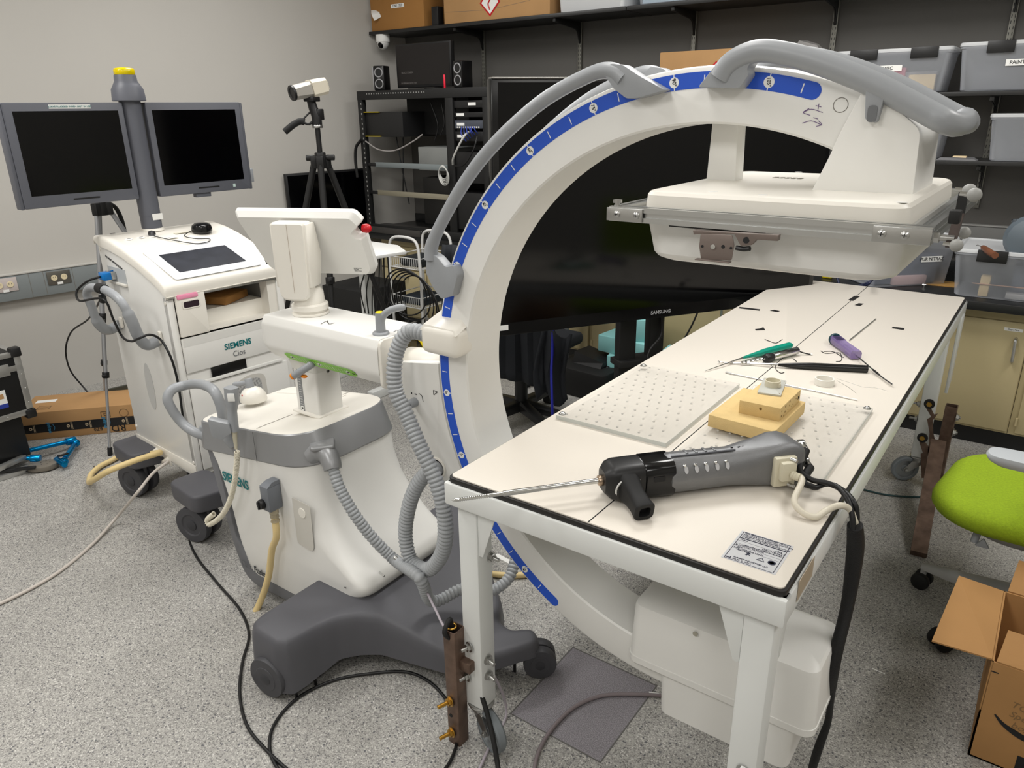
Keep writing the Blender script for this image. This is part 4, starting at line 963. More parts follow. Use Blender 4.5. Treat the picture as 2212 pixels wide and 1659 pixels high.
MB().lathe([(.0205, 0), (.0205, .016), (.0185, .0165), (.0182, .003), (0, .003)], cq + ey * .003 + V((0, 0, .005)), (0, 0, 1), 36, cap=False).build('collar', m_pla, t)
MB().box(cq + ex * .018 - ey * .006 + V((0, 0, .011)), (.008, .008, .012), .002).build('clamp_lug', m_pla, t)
# white ring
rc2 = PZ(1780, 830, TZ); rr_ = .0285
o = MB().lathe([(rr_, 0), (rr_, .019), (rr_ - .002, .020), (rr_ - .004, .019), (rr_ - .004, 0)], (0, 0, 0), (0, 0, 1), 48, cap=False).build('white_ring', mat('ring_white', (226, 224, 216), .5)); o.location = (rc2.x, rc2.y, TZ + .0006)
tag(o, 'short white plastic ring standing right of the foam blocks', 'ring')

# =================================================================== hand tools
def tool(name, label, cat, base, group=None): return thing(name, label, cat, base, 0, group)
def P8(px, py, dz=.006): return PZ(px, py, TZ + dz)
# green-handled curette
a, b, c_ = P8(1524, 801, .004), P8(1604, 773, .012), P8(1712, 745, .015)
t = tool('curette', 'steel curette with a teal green handle lying left of the drill bit holder', 'hand tool', b)
MB().tube([b, c_], lambda u: .004 + .0085 * min(1, u * 2.2) if u < .97 else .0125 * math.cos((u - .97) / .03 * 1.2), 10, 16).build('handle', mat('teal_handle', (0, 140, 118), .35), t, angle=30)
MB().tube([b + (c_ - b) * .02, a.lerp(b, .3), a], lambda u: .0035 - .0025 * u, 8, 8).build('shaft', m_chrome, t); MB().sphere(a, .0022, 10).build('tip', m_chrome, t)
# keyless chuck drill adapter
a, b, c_ = P8(1600, 784, .010), P8(1655, 774, .016), P8(1722, 757, .016)
t = tool('drill_chuck', 'short polished drill adapter with a black keyless chuck and twist bit', 'drill chuck', b)
d = (c_ - b).normalized()
MB().lathe([(.013, 0), (.0145, .004), (.0155, .012), (.0155, .026), (.0145, .03), (.0145, .034), (.013, .036)], b - d * .006, d, 12).build('chuck', m_black, t, angle=20)
MB().cyl(b + d * .03, c_, .0125, .0125, 28, bev=.0015).build('body', m_chrome, t)
mb = MB(); L_ = (b - a).length
mb.tube([a.lerp(b, k / 24) + V((0, 0, .0018 * math.sin(k * 1.6))) + d.cross(V((0, 0, 1))) * (.0018 * math.cos(k * 1.6)) for k in range(25)], .0032, 8, 2); mb.build('twist_bit', m_chrome, t)
MB().tube([c_, P8(1735, 762, .008), P8(1752, 766, .003)], .0022, 8, 6).build('power_lead', m_cable, t)
# black handled probe
a, b, c_ = P8(1555, 783, .004), P8(1681, 788, .010), P8(1874, 797, .012)
t = tool('bone_probe', 'long steel probe with ball tip and thick black fluted handle', 'hand tool', b)
mb = MB(); mb.tube([b, c_], lambda u: (.005 + .004 * min(1, u / .18)) if u < .18 else (.009 + .003 * min(1, (u - .18) / .2)), 12, 20); ho = mb.build('handle', mat('black_handle', (22, 22, 23), .25), t)
MB().tube([b, P8(1600, 785, .005), P8(1568, 784, .004), P8(1556, 782, .006)], lambda u: .004 - .002 * u, 8, 8).build('shaft', m_chrome, t); MB().torus(P8(1553, 782, .007), (0.3, .6, .4), .0035, .0015, 16, 6).build('ring_tip', m_chrome, t)
for s in (-1, 0, 1):
    p = b.lerp(c_, .45) + V((0, 0, .0112)) + (c_ - b).cross(V((0, 0, 1))).normalized() * (s * .0055 + .001); q = b.lerp(c_, .97) + V((0, 0, .0112)) + (c_ - b).cross(V((0, 0, 1))).normalized() * (s * .0055 + .001)
    MB().tube([p - V((0, 0, .001 * abs(s))), q - V((0, 0, .001 * abs(s)))], .0008, 6, 0).build('flute', mat('flute_dark%d' % s if False else 'flute_dark', (8, 8, 8), .3) if 'flute_dark' not in MATS else MATS['flute_dark'], ho)
# purple handled trocar
m_purp = mat('clear_purple_plastic', (138, 118, 172), .08, alpha=.72)
a, b, c_ = P8(1804, 733, .018), P8(1846, 765, .017), P8(1928, 834, .004)
t = tool('needle_driver', 'steel needle with clear purple ribbed handle and teal end cap', 'hand tool', b)
d = (b - a).normalized(); sd = d.cross(V((0, 0, 1))).normalized(); uz = sd.cross(d)
sec_ = [(1, .45), (.75, .8), (.3, .72), (-.3, .72), (-.75, .8), (-1, .45), (-1, -.45), (-.75, -.8), (-.3, -.72), (.3, -.72), (.75, -.8), (1, -.45)]
mb = MB(); mb.loft([[a + d * s + sd * (u * .0185 * k) + uz * (v * .0185 * k) for u, v in sec_] for s, k in ((0, .95), (.02, 1), (.08, .92), ((b - a).length + .012, 1.0))]); hn = mb.build('handle', m_purp, t, angle=40)
for s in range(-3, 4): MB().tube([a + d * .01 + sd * (s * .0045) + uz * .0145, a + d * .055 + sd * (s * .0045) + uz * .0142], .0012, 6, 0).build('rib', mat('dark_purple', (72, 62, 96), .3) if 'dark_purple' not in MATS else MATS['dark_purple'], hn)
MB().lathe([(.019, 0), (.0215, .002), (.0215, .006), (.019, .009)], a - d * .007, d, 24).build('end_cap', mat('dark_teal', (24, 62, 72), .35), t)
MB().cyl(a - d * .007, a - d * .035 + uz * .004, .006, .0035, 14).build('luer_tip', mat('translucent_white', (225, 225, 225), .3, alpha=.8), t)
MB().tube([b, b.lerp(c_, .3), b.lerp(c_, .75), c_ + V((0, 0, .004))], .0026, 10, 6).build('needle', m_chrome, t)
MB().tube([b.lerp(c_, .52), b.lerp(c_, .66)], .0034, 10, 0).build('sleeve', m_black, t)
# loose rods and wires
o = MB().tube([P8(1835, 735, .003), P8(1892, 689, .003)], .0022, 10, 0).build('steel_pin', m_steel, thing('steel_pin', 'thin steel rod sticking out behind the purple handle', 'rod', P8(1860, 712, .001)))
t = thing('guide_rod', 'thin jointed steel rod passing behind the foam blocks', 'rod', P8(1700, 830, .001)); o = MB().tube([P8(1575, 806, .003), P8(1852, 864, .003)], .0018, 8, 0).build('rod', m_steel, t); MB().cyl(P8(1568, 804, .0035), P8(1580, 807, .0035), .0036, .003, 12).build('coupling', m_alu, t)
MB().cyl(P8(1822, 858, .003), P8(1852, 864, .003), .0024, .002, 12).build('white_end', m_label, t)
for pts, lab in (([(1652, 733), (1665, 738), (1675, 741), (1690, 733)], 'short black thread behind the green handle'), ([(1773, 758), (1783, 763), (1812, 762), (1818, 770), (1815, 780), (1806, 781)], 'black hooked thread between the purple handle and the probe'),
                 ([(1780, 759), (1797, 759), (1815, 768), (1822, 772)], 'black kinked thread left of the purple handle'), ([(1675, 790), (1678, 800), (1688, 806), (1694, 804)], 'black curl of thread in front of the probe handle'), ([(1713, 774), (1721, 781)], 'tiny black thread end by the drill chuck')):
    P = [P8(x, y, .0015) for x, y in pts]; t = MB().tube([p - P[0] for p in P], .0011, 6, 5).build('thread_scrap', m_ink); t.location = P[0]; tag(t, lab, 'thread', 'threads on the table')
P = [P8(x, y, .0008) for x, y in [(1808, 818), (1840, 828), (1865, 836), (1893, 838), (1918, 845)]]; t = MB().tube([p - P[0] for p in P], .0004, 5, 5).build('fine_wire', m_steel); t.location = P[0]; tag(t, 'very fine steel wire right of the white ring', 'wire', 'fine wires')
P = [P8(x, y, .0008) for x, y in [(1808, 822), (1832, 836), (1849, 849)]]; t = MB().tube([p - P[0] for p in P], .0004, 5, 5).build('fine_wire', m_steel); t.location = P[0]; tag(t, 'shorter fine steel wire curling below the other one', 'wire', 'fine wires')
p = P8(1753, 766, .003); t = MB().sphere((0, 0, .003), .0035, 10, (1.3, 1, 1)).build('plastic_scrap', m_label); t.location = (p.x, p.y, TZ + .0006); tag(t, 'tiny white plastic bit beyond the drill chuck', 'scrap')
for pts in (([(1693, 608), (1712, 607), (1710, 612), (1694, 613)]), ([(1717, 611), (1733, 609), (1731, 614), (1719, 614)])): flat_thing('tape_residue', pts, Z2, mat('tape_residue', (228, 216, 168), .4) if 'tape_residue' not in MATS else MATS['tape_residue'], 'yellowish tape residue at the far left corner of the table', 'tape', 'tape residue')

# =================================================================== powered surgical driver
m_cast = mat('cast_grey_metal', (126, 127, 129), .42, metal=.55, var=.08, vscale=14, bump=.25, bscale=700)
F0 = V((-.690, 1.268, .846)); A_ = V((.669, .743, 0)).normalized(); P_ = V((A_.y, -A_.x, 0)); U_ = V((0, 0, 1))
def T(s, p, u): return F0 + A_ * s + P_ * p + U_ * u
dr = thing('surgical_drill', 'grey and black powered surgical drill with long steel bit lying on the table', 'surgical drill', (F0.x + .15, F0.y + .15, TZ))
mb = MB(); tipd = T(0, 0, 0) - PZ(1000, 1078, .842)
tp = PZ(1000, 1078, .842); n_ = (tp - F0).normalized(); Lb = (tp - F0).length
mb.tube([F0, F0 + n_ * (Lb * .72)], .0062, 16, 0); mb.build('outer_sleeve', m_chrome, dr)
mb = MB(); prof = [(.0045, 0)]
for k in range(16): prof += [(.0046, .30 * Lb * 0 + k * .0045 + .0), (.0034, k * .0045 + .0022)]
mb.lathe([(.0045, 0), (.0045, Lb * .1)], F0 + n_ * (Lb * .72), n_, 14); mb.lathe(prof, F0 + n_ * (Lb * .80), n_, 12); mb.lathe([(.0042, 0), (.004, Lb * .02), (.001, Lb * .045), (0, Lb * .05)], F0 + n_ * (Lb * .80 + .07), n_, 12); mb.build('drill_bit', m_chrome, dr)
MB().cyl(F0 - n_ * .002, F0 + n_ * .012, .0125, .012, 24, bev=.003).build('flange', mat('bronze_steel', (170, 150, 130), .3, metal=1.0), dr)
# black head
def blk(s0, s1, secs, name, m, par, angle=35):
    mb = MB(); mb.loft([[T(s, p * k, u * k + off) for p, u in sec] for s, k, off, sec in secs]); return mb.build(name, m, par, angle=angle)
sq = rrect(.074, .084, .018, 4); sq2 = rrect(.078, .088, .016, 4)
circ = [(math.cos(2 * PI * k / 20 + PI / 4 * 0) , math.sin(2 * PI * k / 20)) for k in range(20)]
def sc(pts, r): return [(a * r, b * r) for a, b in pts]
sqn = rrect(2, 2, .55, 4)
hd_ = blk(0, 0, [(-.002, 1, 0, sc(sqn, .024)), (.010, 1, 0, sc(sqn, .036)), (.022, 1, 0, sc(sqn, .040)), (.082, 1, 0, sc(sqn, .041))], 'front_housing', m_black, dr)
blk(0, 0, [(.083, 1, 0, sc(sqn, .0405)), (.086, 1, 0, sc(sqn, .042)), (.15, 1, 0, sc(sqn, .0425))], 'collar_housing', mat('gloss_black', (16, 16, 17), .15), dr)
MB().prism(rpoly([(-.013, -.006), (.013, -.006), (.013, .006), (-.013, .006)], .003), T(.112, .0432, .01), A_, U_, .0006).build('slot', m_ink, hd_)
# grey body
body_sec = [(.140, 1, -.0, sc(circ, .042)), (.142, 1, 0, sc(circ, .0445)), (.150, 1, 0, sc(circ, .046)), (.155, 1, 0, sc(circ, .0455)), (.30, 1, 0, sc(circ, .0445))]
def rs(w, h, r): 
    pts = rrect(w, h, r, 4); return pts   # 20 points
mb = MB(); lo = []
for s, w, h, off in ((.140, .084, .084, 0), (.142, .089, .089, 0), (.150, .092, .092, 0), (.156, .0905, .0905, 0), (.29, .088, .088, 0), (.32, .088, .092, .002), (.36, .09, .098, .003), (.40, .092, .104, .006), (.425, .092, .104, .006), (.448, .088, .094, .002), (.456, .080, .086, .0)):
    r = min(w, h) * (.495 if s < .3 else (.42 if s < .33 else (.32 if s < .37 else .2)))
    lo.append([T(s, p, u + off) for p, u in rs(w, h, r)])
mb.loft(lo); bd = mb.build('motor_housing', m_cast, dr, angle=35)
for k in range(5):
    c = T(.172 + k * .024, .0335, .030); n = (P_ * .74 + U_ * .67)
    st = MB().lathe([(.0032, 0), (.0036, .002), (.002, .004), (0, .0045)], c, n, 12).build('stud', m_chrome, bd)
    MB().prism([(.0045 * math.cos(q * PI / 8), .0085 * math.sin(q * PI / 8)) for q in range(16)], T(.174 + k * .024, .0392, .0225) , A_, (U_ * .86 - P_ * .5), .0008).build('oval_inlay', mat('pale_inlay', (186, 186, 188), .4) if 'pale_inlay' not in MATS else MATS['pale_inlay'], st)
for k in range(4): MB().box(T(.19 + k * .022, -.004, .0442), (.006, .02, .003), .001, rz=math.atan2(A_.y, A_.x)).build('top_rib', m_cast, bd)
MB().tube([T(.15, .012, .0445), T(.30, .012, .0442)], .0022, 8, 0).build('top_seam', mat('seam_grey', (90, 92, 98), .4), bd)
for s in (.295, .312, .322, .332): MB().box(T(s, .006, .047), (.006, .0025, .003), .001, rz=math.atan2(A_.y, A_.x)).build('vent_slot', m_ink, bd)
# pistol grip
g0 = T(.045, .025, -.004); ge = PZ(1393, 1107, .822); gd = (ge - g0).normalized(); gx = gd.cross(U_).normalized(); gu = gx.cross(gd)
if gx.dot(A_) < 0: gx = -gx
gs_ = rrect(2, 2, .55, 4); GL = (ge - g0).length
mb = MB(); lo = []
for s, w, h in ((0, .026, .036), (.25, .021, .030), (.5, .019, .024), (.75, .020, .021), (.97, .0225, .021), (1.0, .021, .0195)): lo.append([g0 + gd * (GL * s) + gx * (a * w) + gu * (b * h) for a, b in gs_])
inner = [[g0 + gd * (GL * s) + gx * (a * .0125) + gu * (b * .012) for a, b in gs_] for s in (1.0, .8)]
mb.loft(lo + inner, cap=False); gp = mb.build('pistol_grip', m_rubber, dr)
MB().prism([(a * .0126, b * .0121) for a, b in gs_], g0 + gd * (GL * .82), gx, gu, .001).build('grip_cavity', m_ink, gp)
MB().torus(g0 + gd * .012 + gx * -.0, gd, .030, .0022, 28, 6).build('cable_tie', mat('white_tie', (214, 214, 212), .4), gp)
# connectors
cx_ = T(.40, .052, .0)
mb = MB(); mb.box(cx_, (.052, .016, .07), .004, 2, rz=math.atan2(A_.y, A_.x)); mb.box(cx_ + P_ * .012 + U_ * .006, (.036, .02, .045), .005, 2, rz=math.atan2(A_.y, A_.x)); ds = mb.build('serial_plug', m_pla, dr)
for u in (.03, -.03): MB().cyl(cx_ + P_ * .006 + U_ * u + A_ * .01, cx_ + P_ * .02 + U_ * u + A_ * .016, .0048, .0042, 14).build('thumb_screw', m_steel, ds)
mb = MB(); c0 = cx_ + P_ * .02 + A_ * .006
pts = [c0, c0 + P_ * .02 + A_ * .012, PZ(1716, 1085, .822), PZ(1735, 1108, .812), PZ(1760, 1117, .809), PZ(1785, 1103, .812), PZ(1812, 1092, .822), PX(1835, 1100, -.238), PX(1846, 1125, -.225), PX(1851, 1145, -.222)]
mb.tube(pts, .0068, 12, 8); mb.build('serial_cable', mat('beige_cable', (212, 205, 188), .4), ds)
MB().tube([c0, c0 + P_ * .018 + A_ * .010], .0095, 12, 3, rib=(.006, .0015)).build('strain_relief', m_pla, ds)
for k, (s, p, u) in enumerate(((.456, -.012, .028), (.456, .012, -.004))):
    q = T(s, p, u); cn = MB().cyl(q, q + A_ * .028, .0105, .0105, 20, bev=.001).cyl(q + A_ * .02, q + A_ * .02 + P_ * .022 - U_ * .006, .0095, .009, 20, bev=.001).build('round_connector', m_chrome, dr)
    e = q + A_ * .02 + P_ * .022 - U_ * .006
    if k == 0: path = [e, PZ(1728, 1018, .842), PZ(1752, 1036, .835), PZ(1788, 1044, .832), PX(1822, 1060, -.262), PX(1846, 1088, -.232), PX(1851, 1112, -.224), PX(1848, 1150, -.222)]
    else: path = [e, PZ(1736, 1043, .83), PZ(1760, 1053, .822), PZ(1782, 1046, .826), PZ(1806, 1050, .83), PX(1832, 1082, -.245), PX(1841, 1115, -.230), PX(1843, 1150, -.222)]
    mb = MB(); mb.tube(path[:3], lambda t: .0105 - .0045 * t, 14, 6); mb.build('boot', m_rubber, cn)
    MB().tube(path[1:], .006, 12, 8).build('lead', m_cable, cn)
# braided bundle hanging to the floor
m_braid = mat('black_braided_sleeve', (15, 15, 16), .6, bump=.8, bscale=500)
bn = [PX(1847, 1135, -.222), PX(1848, 1180, -.218), PX(1840, 1250, -.215), PX(1828, 1320, -.212), PX(1808, 1400, -.212), PX(1800, 1440, -.212), PX(1795, 1500, -.212), PX(1788, 1560, -.212), PX(1770, 1610, -.22), PX(1755, 1659, -.23), PX(1745, 1720, -.25), PX(1740, 1800, -.27)]
mb = MB(); mb.tube(bn, lambda t: .0125 + .004 * math.sin(t * 9 + 1) + .0015 * math.sin(t * 31), 14, 8); mb.build('braided_sleeve', m_braid, dr)

# =================================================================== aluminium frame clamped round the detector
fr_ = thing('aluminium_rig', 'aluminium extrusion frame with steel corner plates clamped round the detector', 'metal frame', (-.39, 1.45, 1.42))
def extr(a, b, name='rail'):
    a = V(a); b = V(b); d = (b - a).normalized(); s = d.cross(U_).normalized(); h = .0125
    sec = [(-h, -h), (-.004, -h), (-.004, -h + .005), (.004, -h + .005), (.004, -h), (h, -h), (h, -.004), (h - .005, -.004), (h - .005, .004), (h, .004), (h, h), (.004, h), (.004, h - .005), (-.004, h - .005), (-.004, h), (-h, h), (-h, .004), (-h + .005, .004), (-h + .005, -.004), (-h, -.004)]
    return MB().loft([[a + s * p + U_ * q for p, q in sec], [b + s * p + U_ * q for p, q in sec]]).build(name, m_alu, fr_, angle=20)
FZ = 1.428
extr((-.640, 1.180, FZ), (-.137, 1.180, FZ)); extr((-.150, 1.194, FZ), (-.150, 1.735, FZ)); extr((-.626, 1.194, FZ), (-.626, 1.735, FZ)); extr((-.137, 1.748, FZ), (-.640, 1.748, FZ))
for x0, x1 in ((-.643, -.575), (-.212, -.137)):
    pl_ = MB().lo_hi((x0, 1.1635, FZ - .0115), (x1, 1.1672, FZ + .0105), .0006).build('corner_plate', m_steel, fr_)
    for k in (.3, .85) if x0 < -.5 else (.16, .56):
        c = V((x0 + (x1 - x0) * k, 1.1635, FZ)); MB().lathe([(.0062, 0), (.006, .0015), (.003, .0035), (0, .004)], c, (0, -1, 0), 20).build('screw', m_steel, pl_)
        MB().box(c + V((0, -.0035, 0)), (.006, .0012, .0012)).box(c + V((0, -.0035, 0)), (.0012, .0012, .006)).build('cross_slot', m_ink, pl_)
MB().cyl((-.628, 1.175, FZ + .012), (-.628, 1.175, FZ + .018), .0045).cyl((-.628, 1.175, FZ + .018), (-.628, 1.175, FZ + .023), .008, n=16).build('thumb_screw', m_steel, fr_)
MB().cyl((-.137, 1.19, FZ - .003), (-.112, 1.19, FZ - .003), .0045, n=12).hexnut((-.137, 1.19, FZ - .003), (-.130, 1.19, FZ - .003), .008).build('hex_bolt', m_steel, fr_)
# grey-brown clamp plate under the front rail
m_tau = mat('taupe_metal', (128, 116, 110), .4, metal=.4)
cy_ = 1.158
def xzp(pts, y): 
    o = PY(pts[0][0], pts[0][1], y); return [((PY(a, b, y) - o).x, (PY(a, b, y) - o).z) for a, b in pts], o
pp, o = xzp([(1496, 497), (1682, 508), (1680, 521), (1634, 518), (1622, 530), (1600, 532), (1592, 517), (1586, 506), (1510, 506), (1498, 507)], cy_)
ct = MB().prism(pp, o, (1, 0, 0), (0, 0, 1), -.012, bev=.001).build('clamp_tray', m_tau, fr_)
pp, o = xzp([(1513, 505), (1582, 508), (1586, 530), (1580, 563), (1514, 560), (1510, 532)], cy_ - .002)
cp = MB().prism(rpoly(pp, .003), o, (1, 0, 0), (0, 0, 1), -.002, bev=.0006).build('clamp_plate', m_tau, fr_)
MB().box(PY(1540, 563, cy_ - .003), (.058, .012, .002), .0005).build('plate_lip', m_tau, cp)
MB().lathe([(.0045, 0), (.004, .0025), (0, .003)], PY(1541, 533, cy_ - .002), (0, -1, 0), 16).build('rivet', m_chrome, cp)
for px, py, r in ((1517, 532, .0022), (1562, 533, .003), (1579, 536, .0022)): MB().cyl(PY(px, py, cy_ - .0022), PY(px, py, cy_ - .003), r, n=12).build('hole', m_ink, cp)
MB().cyl(PY(1612, 519, cy_ - .0005), PY(1612, 519, cy_ - .0015), .005, n=16).build('hole', m_ink, ct)
MB().tube([PY(1590, 535, cy_ + .004), PY(1605, 538, cy_ + .004), PY(1620, 537, cy_ + .002)], .004, 8, 4).build('spring_latch', m_black, ct)
MB().box((-.45, 1.185, FZ - .0145), (.16, .02, .003), .0008).build('backing_strip', m_black, fr_)
# tracking bar with grey marker balls
m_ball = mat('marker_ball_grey', (150, 150, 147), .5)
tk = thing('tracking_marker', 'black tracking bar carrying four grey balls at the right end of the frame', 'tracking marker', (-.11, 1.4, 1.42))
def TB(px, py, x=-.115): return PX(px, py, x)
b0, b1, b2 = TB(2083, 411), TB(2073, 462), TB(2052, 532)
MB().tube([b0, b1], .006, 8, 0, sec=[(1, .5), (-1, .5), (-1, -.5), (1, -.5)]).build('upper_bar', m_blackm, tk); MB().tube([b1, b2], .006, 8, 0, sec=[(1, .5), (-1, .5), (-1, -.5), (1, -.5)]).build('lower_bar', mat('dark_brown_bar', (62, 52, 48), .4), tk)
MB().box(TB(2063, 468), (.014, .02, .018), .002).build('clamp', m_blackm, tk)
MB().tube([TB(2088, 425), TB(2078, 470), TB(2072, 488)], .0008, 6, 0).build('wire', m_black, tk)
for px, py, x in ((2094, 412, -.098), (2105, 421, -.09), (2083, 503, -.105), (2066, 530, -.105)):
    c = TB(px, py, x); sb_ = MB().sphere(c, .0085, 20).build('marker_ball', m_ball, tk)
    MB().cyl(c - V((.016, 0, -.001)), c, .0028, n=10).build('post', m_chrome, sb_)
# =================================================================== monitor cart (local frame, 4 degrees clockwise)
CR = math.radians(-4)
ct_ = thing('monitor_cart', 'white monitor cart with twin grey-framed screens on a post and a yellow beacon', 'medical cart', (-2.667, 1.438, 0), CR)
CM = Matrix.Translation((-2.667, 1.438, 0)) @ Matrix.Rotation(CR, 4, 'Z')
CMI = CM.inverted(); CMR = CM.to_3x3()
def W(x, y, z): return CM @ V((x, y, z))
def LP(px, py, **k):
    n = CMR @ (V((1, 0, 0)) if 'x' in k else V((0, 1, 0))) if 'z' not in k else V((0, 0, 1))
    p = W(k.get('x', 0), k.get('y', 0), k.get('z', 0)); return CMI @ PP(px, py, p, n)
def cb(mb, name, m, par=None, **k): return mb.build(name, m, par or ct_, world=False, **k)
CYW = .50
# cabinet carcass: side walls, back, floor, shelf
mb = MB()
side = [(-.525, .205), (-.02, .19), (.0, .2), (.0, .945), (-.05, 1.0), (-.25, 1.075), (-.40, 1.108), (-.53, 1.118)]
def sideprism(mb, y, t, prof, bev=.002): mb.prism(prof, (0, y, 0), (1, 0, 0), (0, 0, 1), t, bev=bev)
mb.prism(side, (0, .014, 0), (1, 0, 0), (0, 0, 1), .014, bev=.002); lp_ = cb(mb, 'side_panel', m_white)
mb = MB(); mb.prism(side, (0, CYW, 0), (1, 0, 0), (0, 0, 1), .014, bev=.002); cb(mb, 'side_panel', m_white)
mb = MB(); mb.lo_hi((-.53, .014, .205), (-.51, CYW - .014, 1.11)).lo_hi((-.52, .014, .2), (0, CYW - .014, .22)); cb(mb, 'rear_panel', m_white)
mb = MB(); mb.lo_hi((-.5, .014, .79), (-.004, CYW - .014, .80)); mb.lo_hi((-.40, .15, .80), (-.06, .43, .862)); mb.lo_hi((-.06, .43, .79), (-.004, .486, .955)); cb(mb, 'shelf', m_white2)
# front frame posts
for ya, yb2 in ((0, .026), (CYW - .03, CYW)): mb = MB(); mb.lo_hi((-.03, ya, .2), (.004, yb2, .955), .004); cb(mb, 'front_post', m_white)
# door of the drawer compartment
mb = MB(); mb.prism(rrect(.118, .162, .004), (.004, .086, .873), (0, 1, 0), (0, 0, 1), .012, bev=.003, hole=None); dr_ = cb(mb, 'drawer_front', m_white2)
mb = MB(); mb.prism(rrect(.074, .034, .008), (.0163, .086, .916), (0, 1, 0), (0, 0, 1), .0015, bev=.0005, hole=rrect(.062, .024, .006)); cb(mb, 'handle_rim', m_white2, dr_)
mb = MB(); mb.prism(rrect(.062, .024, .006), (.0162, .086, .916), (0, 1, 0), (0, 0, 1), .0004); cb(mb, 'handle_opening', mat('dark_plum', (40, 22, 32), .6), dr_)
# front panels
mb = MB(); mb.prism([(.026, .645), (.472, .645), (.472, .785), (.026, .785)], (.0, 0, 0), (0, 1, 0), (0, 0, 1), .014, bev=.003)
mb.loft([[(.014, .03, .785), (.014, .47, .785), (.014, .47, .752), (.014, .03, .752)], [(.018, .03, .785), (.018, .47, .785), (.0145, .47, .752), (.0145, .03, .752)]]); fp = cb(mb, 'upper_front_panel', m_white)
mb = MB(); mb.prism([(.026, .225), (.472, .225), (.472, .585), (.026, .585)], (.0, 0, 0), (0, 1, 0), (0, 0, 1), .014, bev=.004); mb.lo_hi((.0, .026, .585), (.006, .472, .645)); mb.prism([(.05, .59), (.45, .59), (.44, .603), (.06, .603)], (.012, 0, 0), (0, 1, 0), (0, 0, 1), .01, bev=.002); fl_ = cb(mb, 'lower_front_panel', m_white)
mb = MB(); mb.lo_hi((.004, .125, .592), (.0145, .278, .642), .001); cb(mb, 'disc_slot', mat('slot_black', (14, 14, 15), .3), fp)
mb = MB(); mb.lo_hi((.012, .40, .42), (.0152, .445, .46), .001); cb(mb, 'switch_recess', mat('recess_navy', (26, 32, 40), .4), fl_)
mb = MB(); mb.prism(rpoly([(.165, .40), (.36, .40), (.355, .56), (.28, .572), (.20, .545)], .03), (.0142, 0, 0), (0, 1, 0), (0, 0, 1), .0006); cb(mb, 'recess', mat('recess_cream', (206, 203, 196), .5), fl_)
def mesh_mat():
    m = mat('perforated_grille', (196, 196, 194), .5); nt = m.node_tree; b = nt.nodes['Principled BSDF']
    tc = nt.nodes.new('ShaderNodeTexCoord'); v = nt.nodes.new('ShaderNodeTexVoronoi'); v.inputs['Scale'].default_value = 190; v.inputs['Randomness'].default_value = 0
    nt.links.new(tc.outputs['Object'], v.inputs['Vector']); r = nt.nodes.new('ShaderNodeValToRGB'); r.color_ramp.interpolation = 'CONSTANT'; r.color_ramp.elements[0].color = lin((60, 60, 62)); r.color_ramp.elements[1].position = .33; r.color_ramp.elements[1].color = lin((200, 200, 198))
    nt.links.new(v.outputs['Distance'], r.inputs[0]); nt.links.new(r.outputs[0], b.inputs['Base Color']); return m
m_grille = mesh_mat()
mb = MB(); mb.prism(rpoly([(.20, .42), (.335, .42), (.335, .545), (.29, .555), (.20, .52)], .025), (.0152, 0, 0), (0, 1, 0), (0, 0, 1), .0006); cb(mb, 'grille', m_grille, fl_)
mb = MB(); mb.prism([(.035 * math.cos(k * PI / 16), .105 * math.sin(k * PI / 16)) for k in range(32)], (-.29, -.0004, .53), (1, 0, 0), (0, 0, 1), .0008); cb(mb, 'oval_grille', mat('fine_grille', (190, 190, 188), .6), lp_)
t_ = text('SIEMENS', .034, W(.0155, .253, .712), CMR @ V((0, 1, 0)), V((0, 0, 1)), m_teal, fp, 'lettering', bold=.022, sx=.95)
t_ = text('Cios', .034, W(.0155, .253, .675), CMR @ V((0, 1, 0)), V((0, 0, 1)), mat('mid_grey_lettering', (120, 122, 126), .5), fp, 'lettering', sx=.9)
# lid
prof = [(-.545, 1.105, 1.122), (-.542, 1.12, 1.138), (-.50, 1.1, 1.143), (-.40, 1.09, 1.132), (-.30, 1.072, 1.112), (-.18, 1.04, 1.078), (-.06, .995, 1.036), (-.0, .965, 1.008), (.012, .958, .995), (.016, .956, .975), (.012, .952, .957)]
mb = MB(); lo = []
for x, z0, z1 in prof:
    e = .016; rim = .008 if x > -.49 else .002
    if x > -.03: rim = 0
    y0, y1 = -.008, CYW + .008
    lo.append([(x, y0, z0), (x, y0, z1 - .012), (x, y0 + .004, z1 - .004), (x, y0 + .012, z1), (x, y0 + .028, z1), (x, y0 + .045, z1 - rim), (x, y1 - .045, z1 - rim), (x, y1 - .028, z1), (x, y1 - .012, z1), (x, y1 - .004, z1 - .004), (x, y1, z1 - .012), (x, y1, z0)])
mb.loft(lo); lid = cb(mb, 'top_cover', m_white2, angle=40)
mb = MB(); mb.lo_hi((-.50, .0, 1.06), (.0, CYW, 1.0)) if False else mb.lo_hi((-.5, .02, .955), (-.0, CYW - .02, .965)); cb(mb, 'compartment_roof', m_white2)
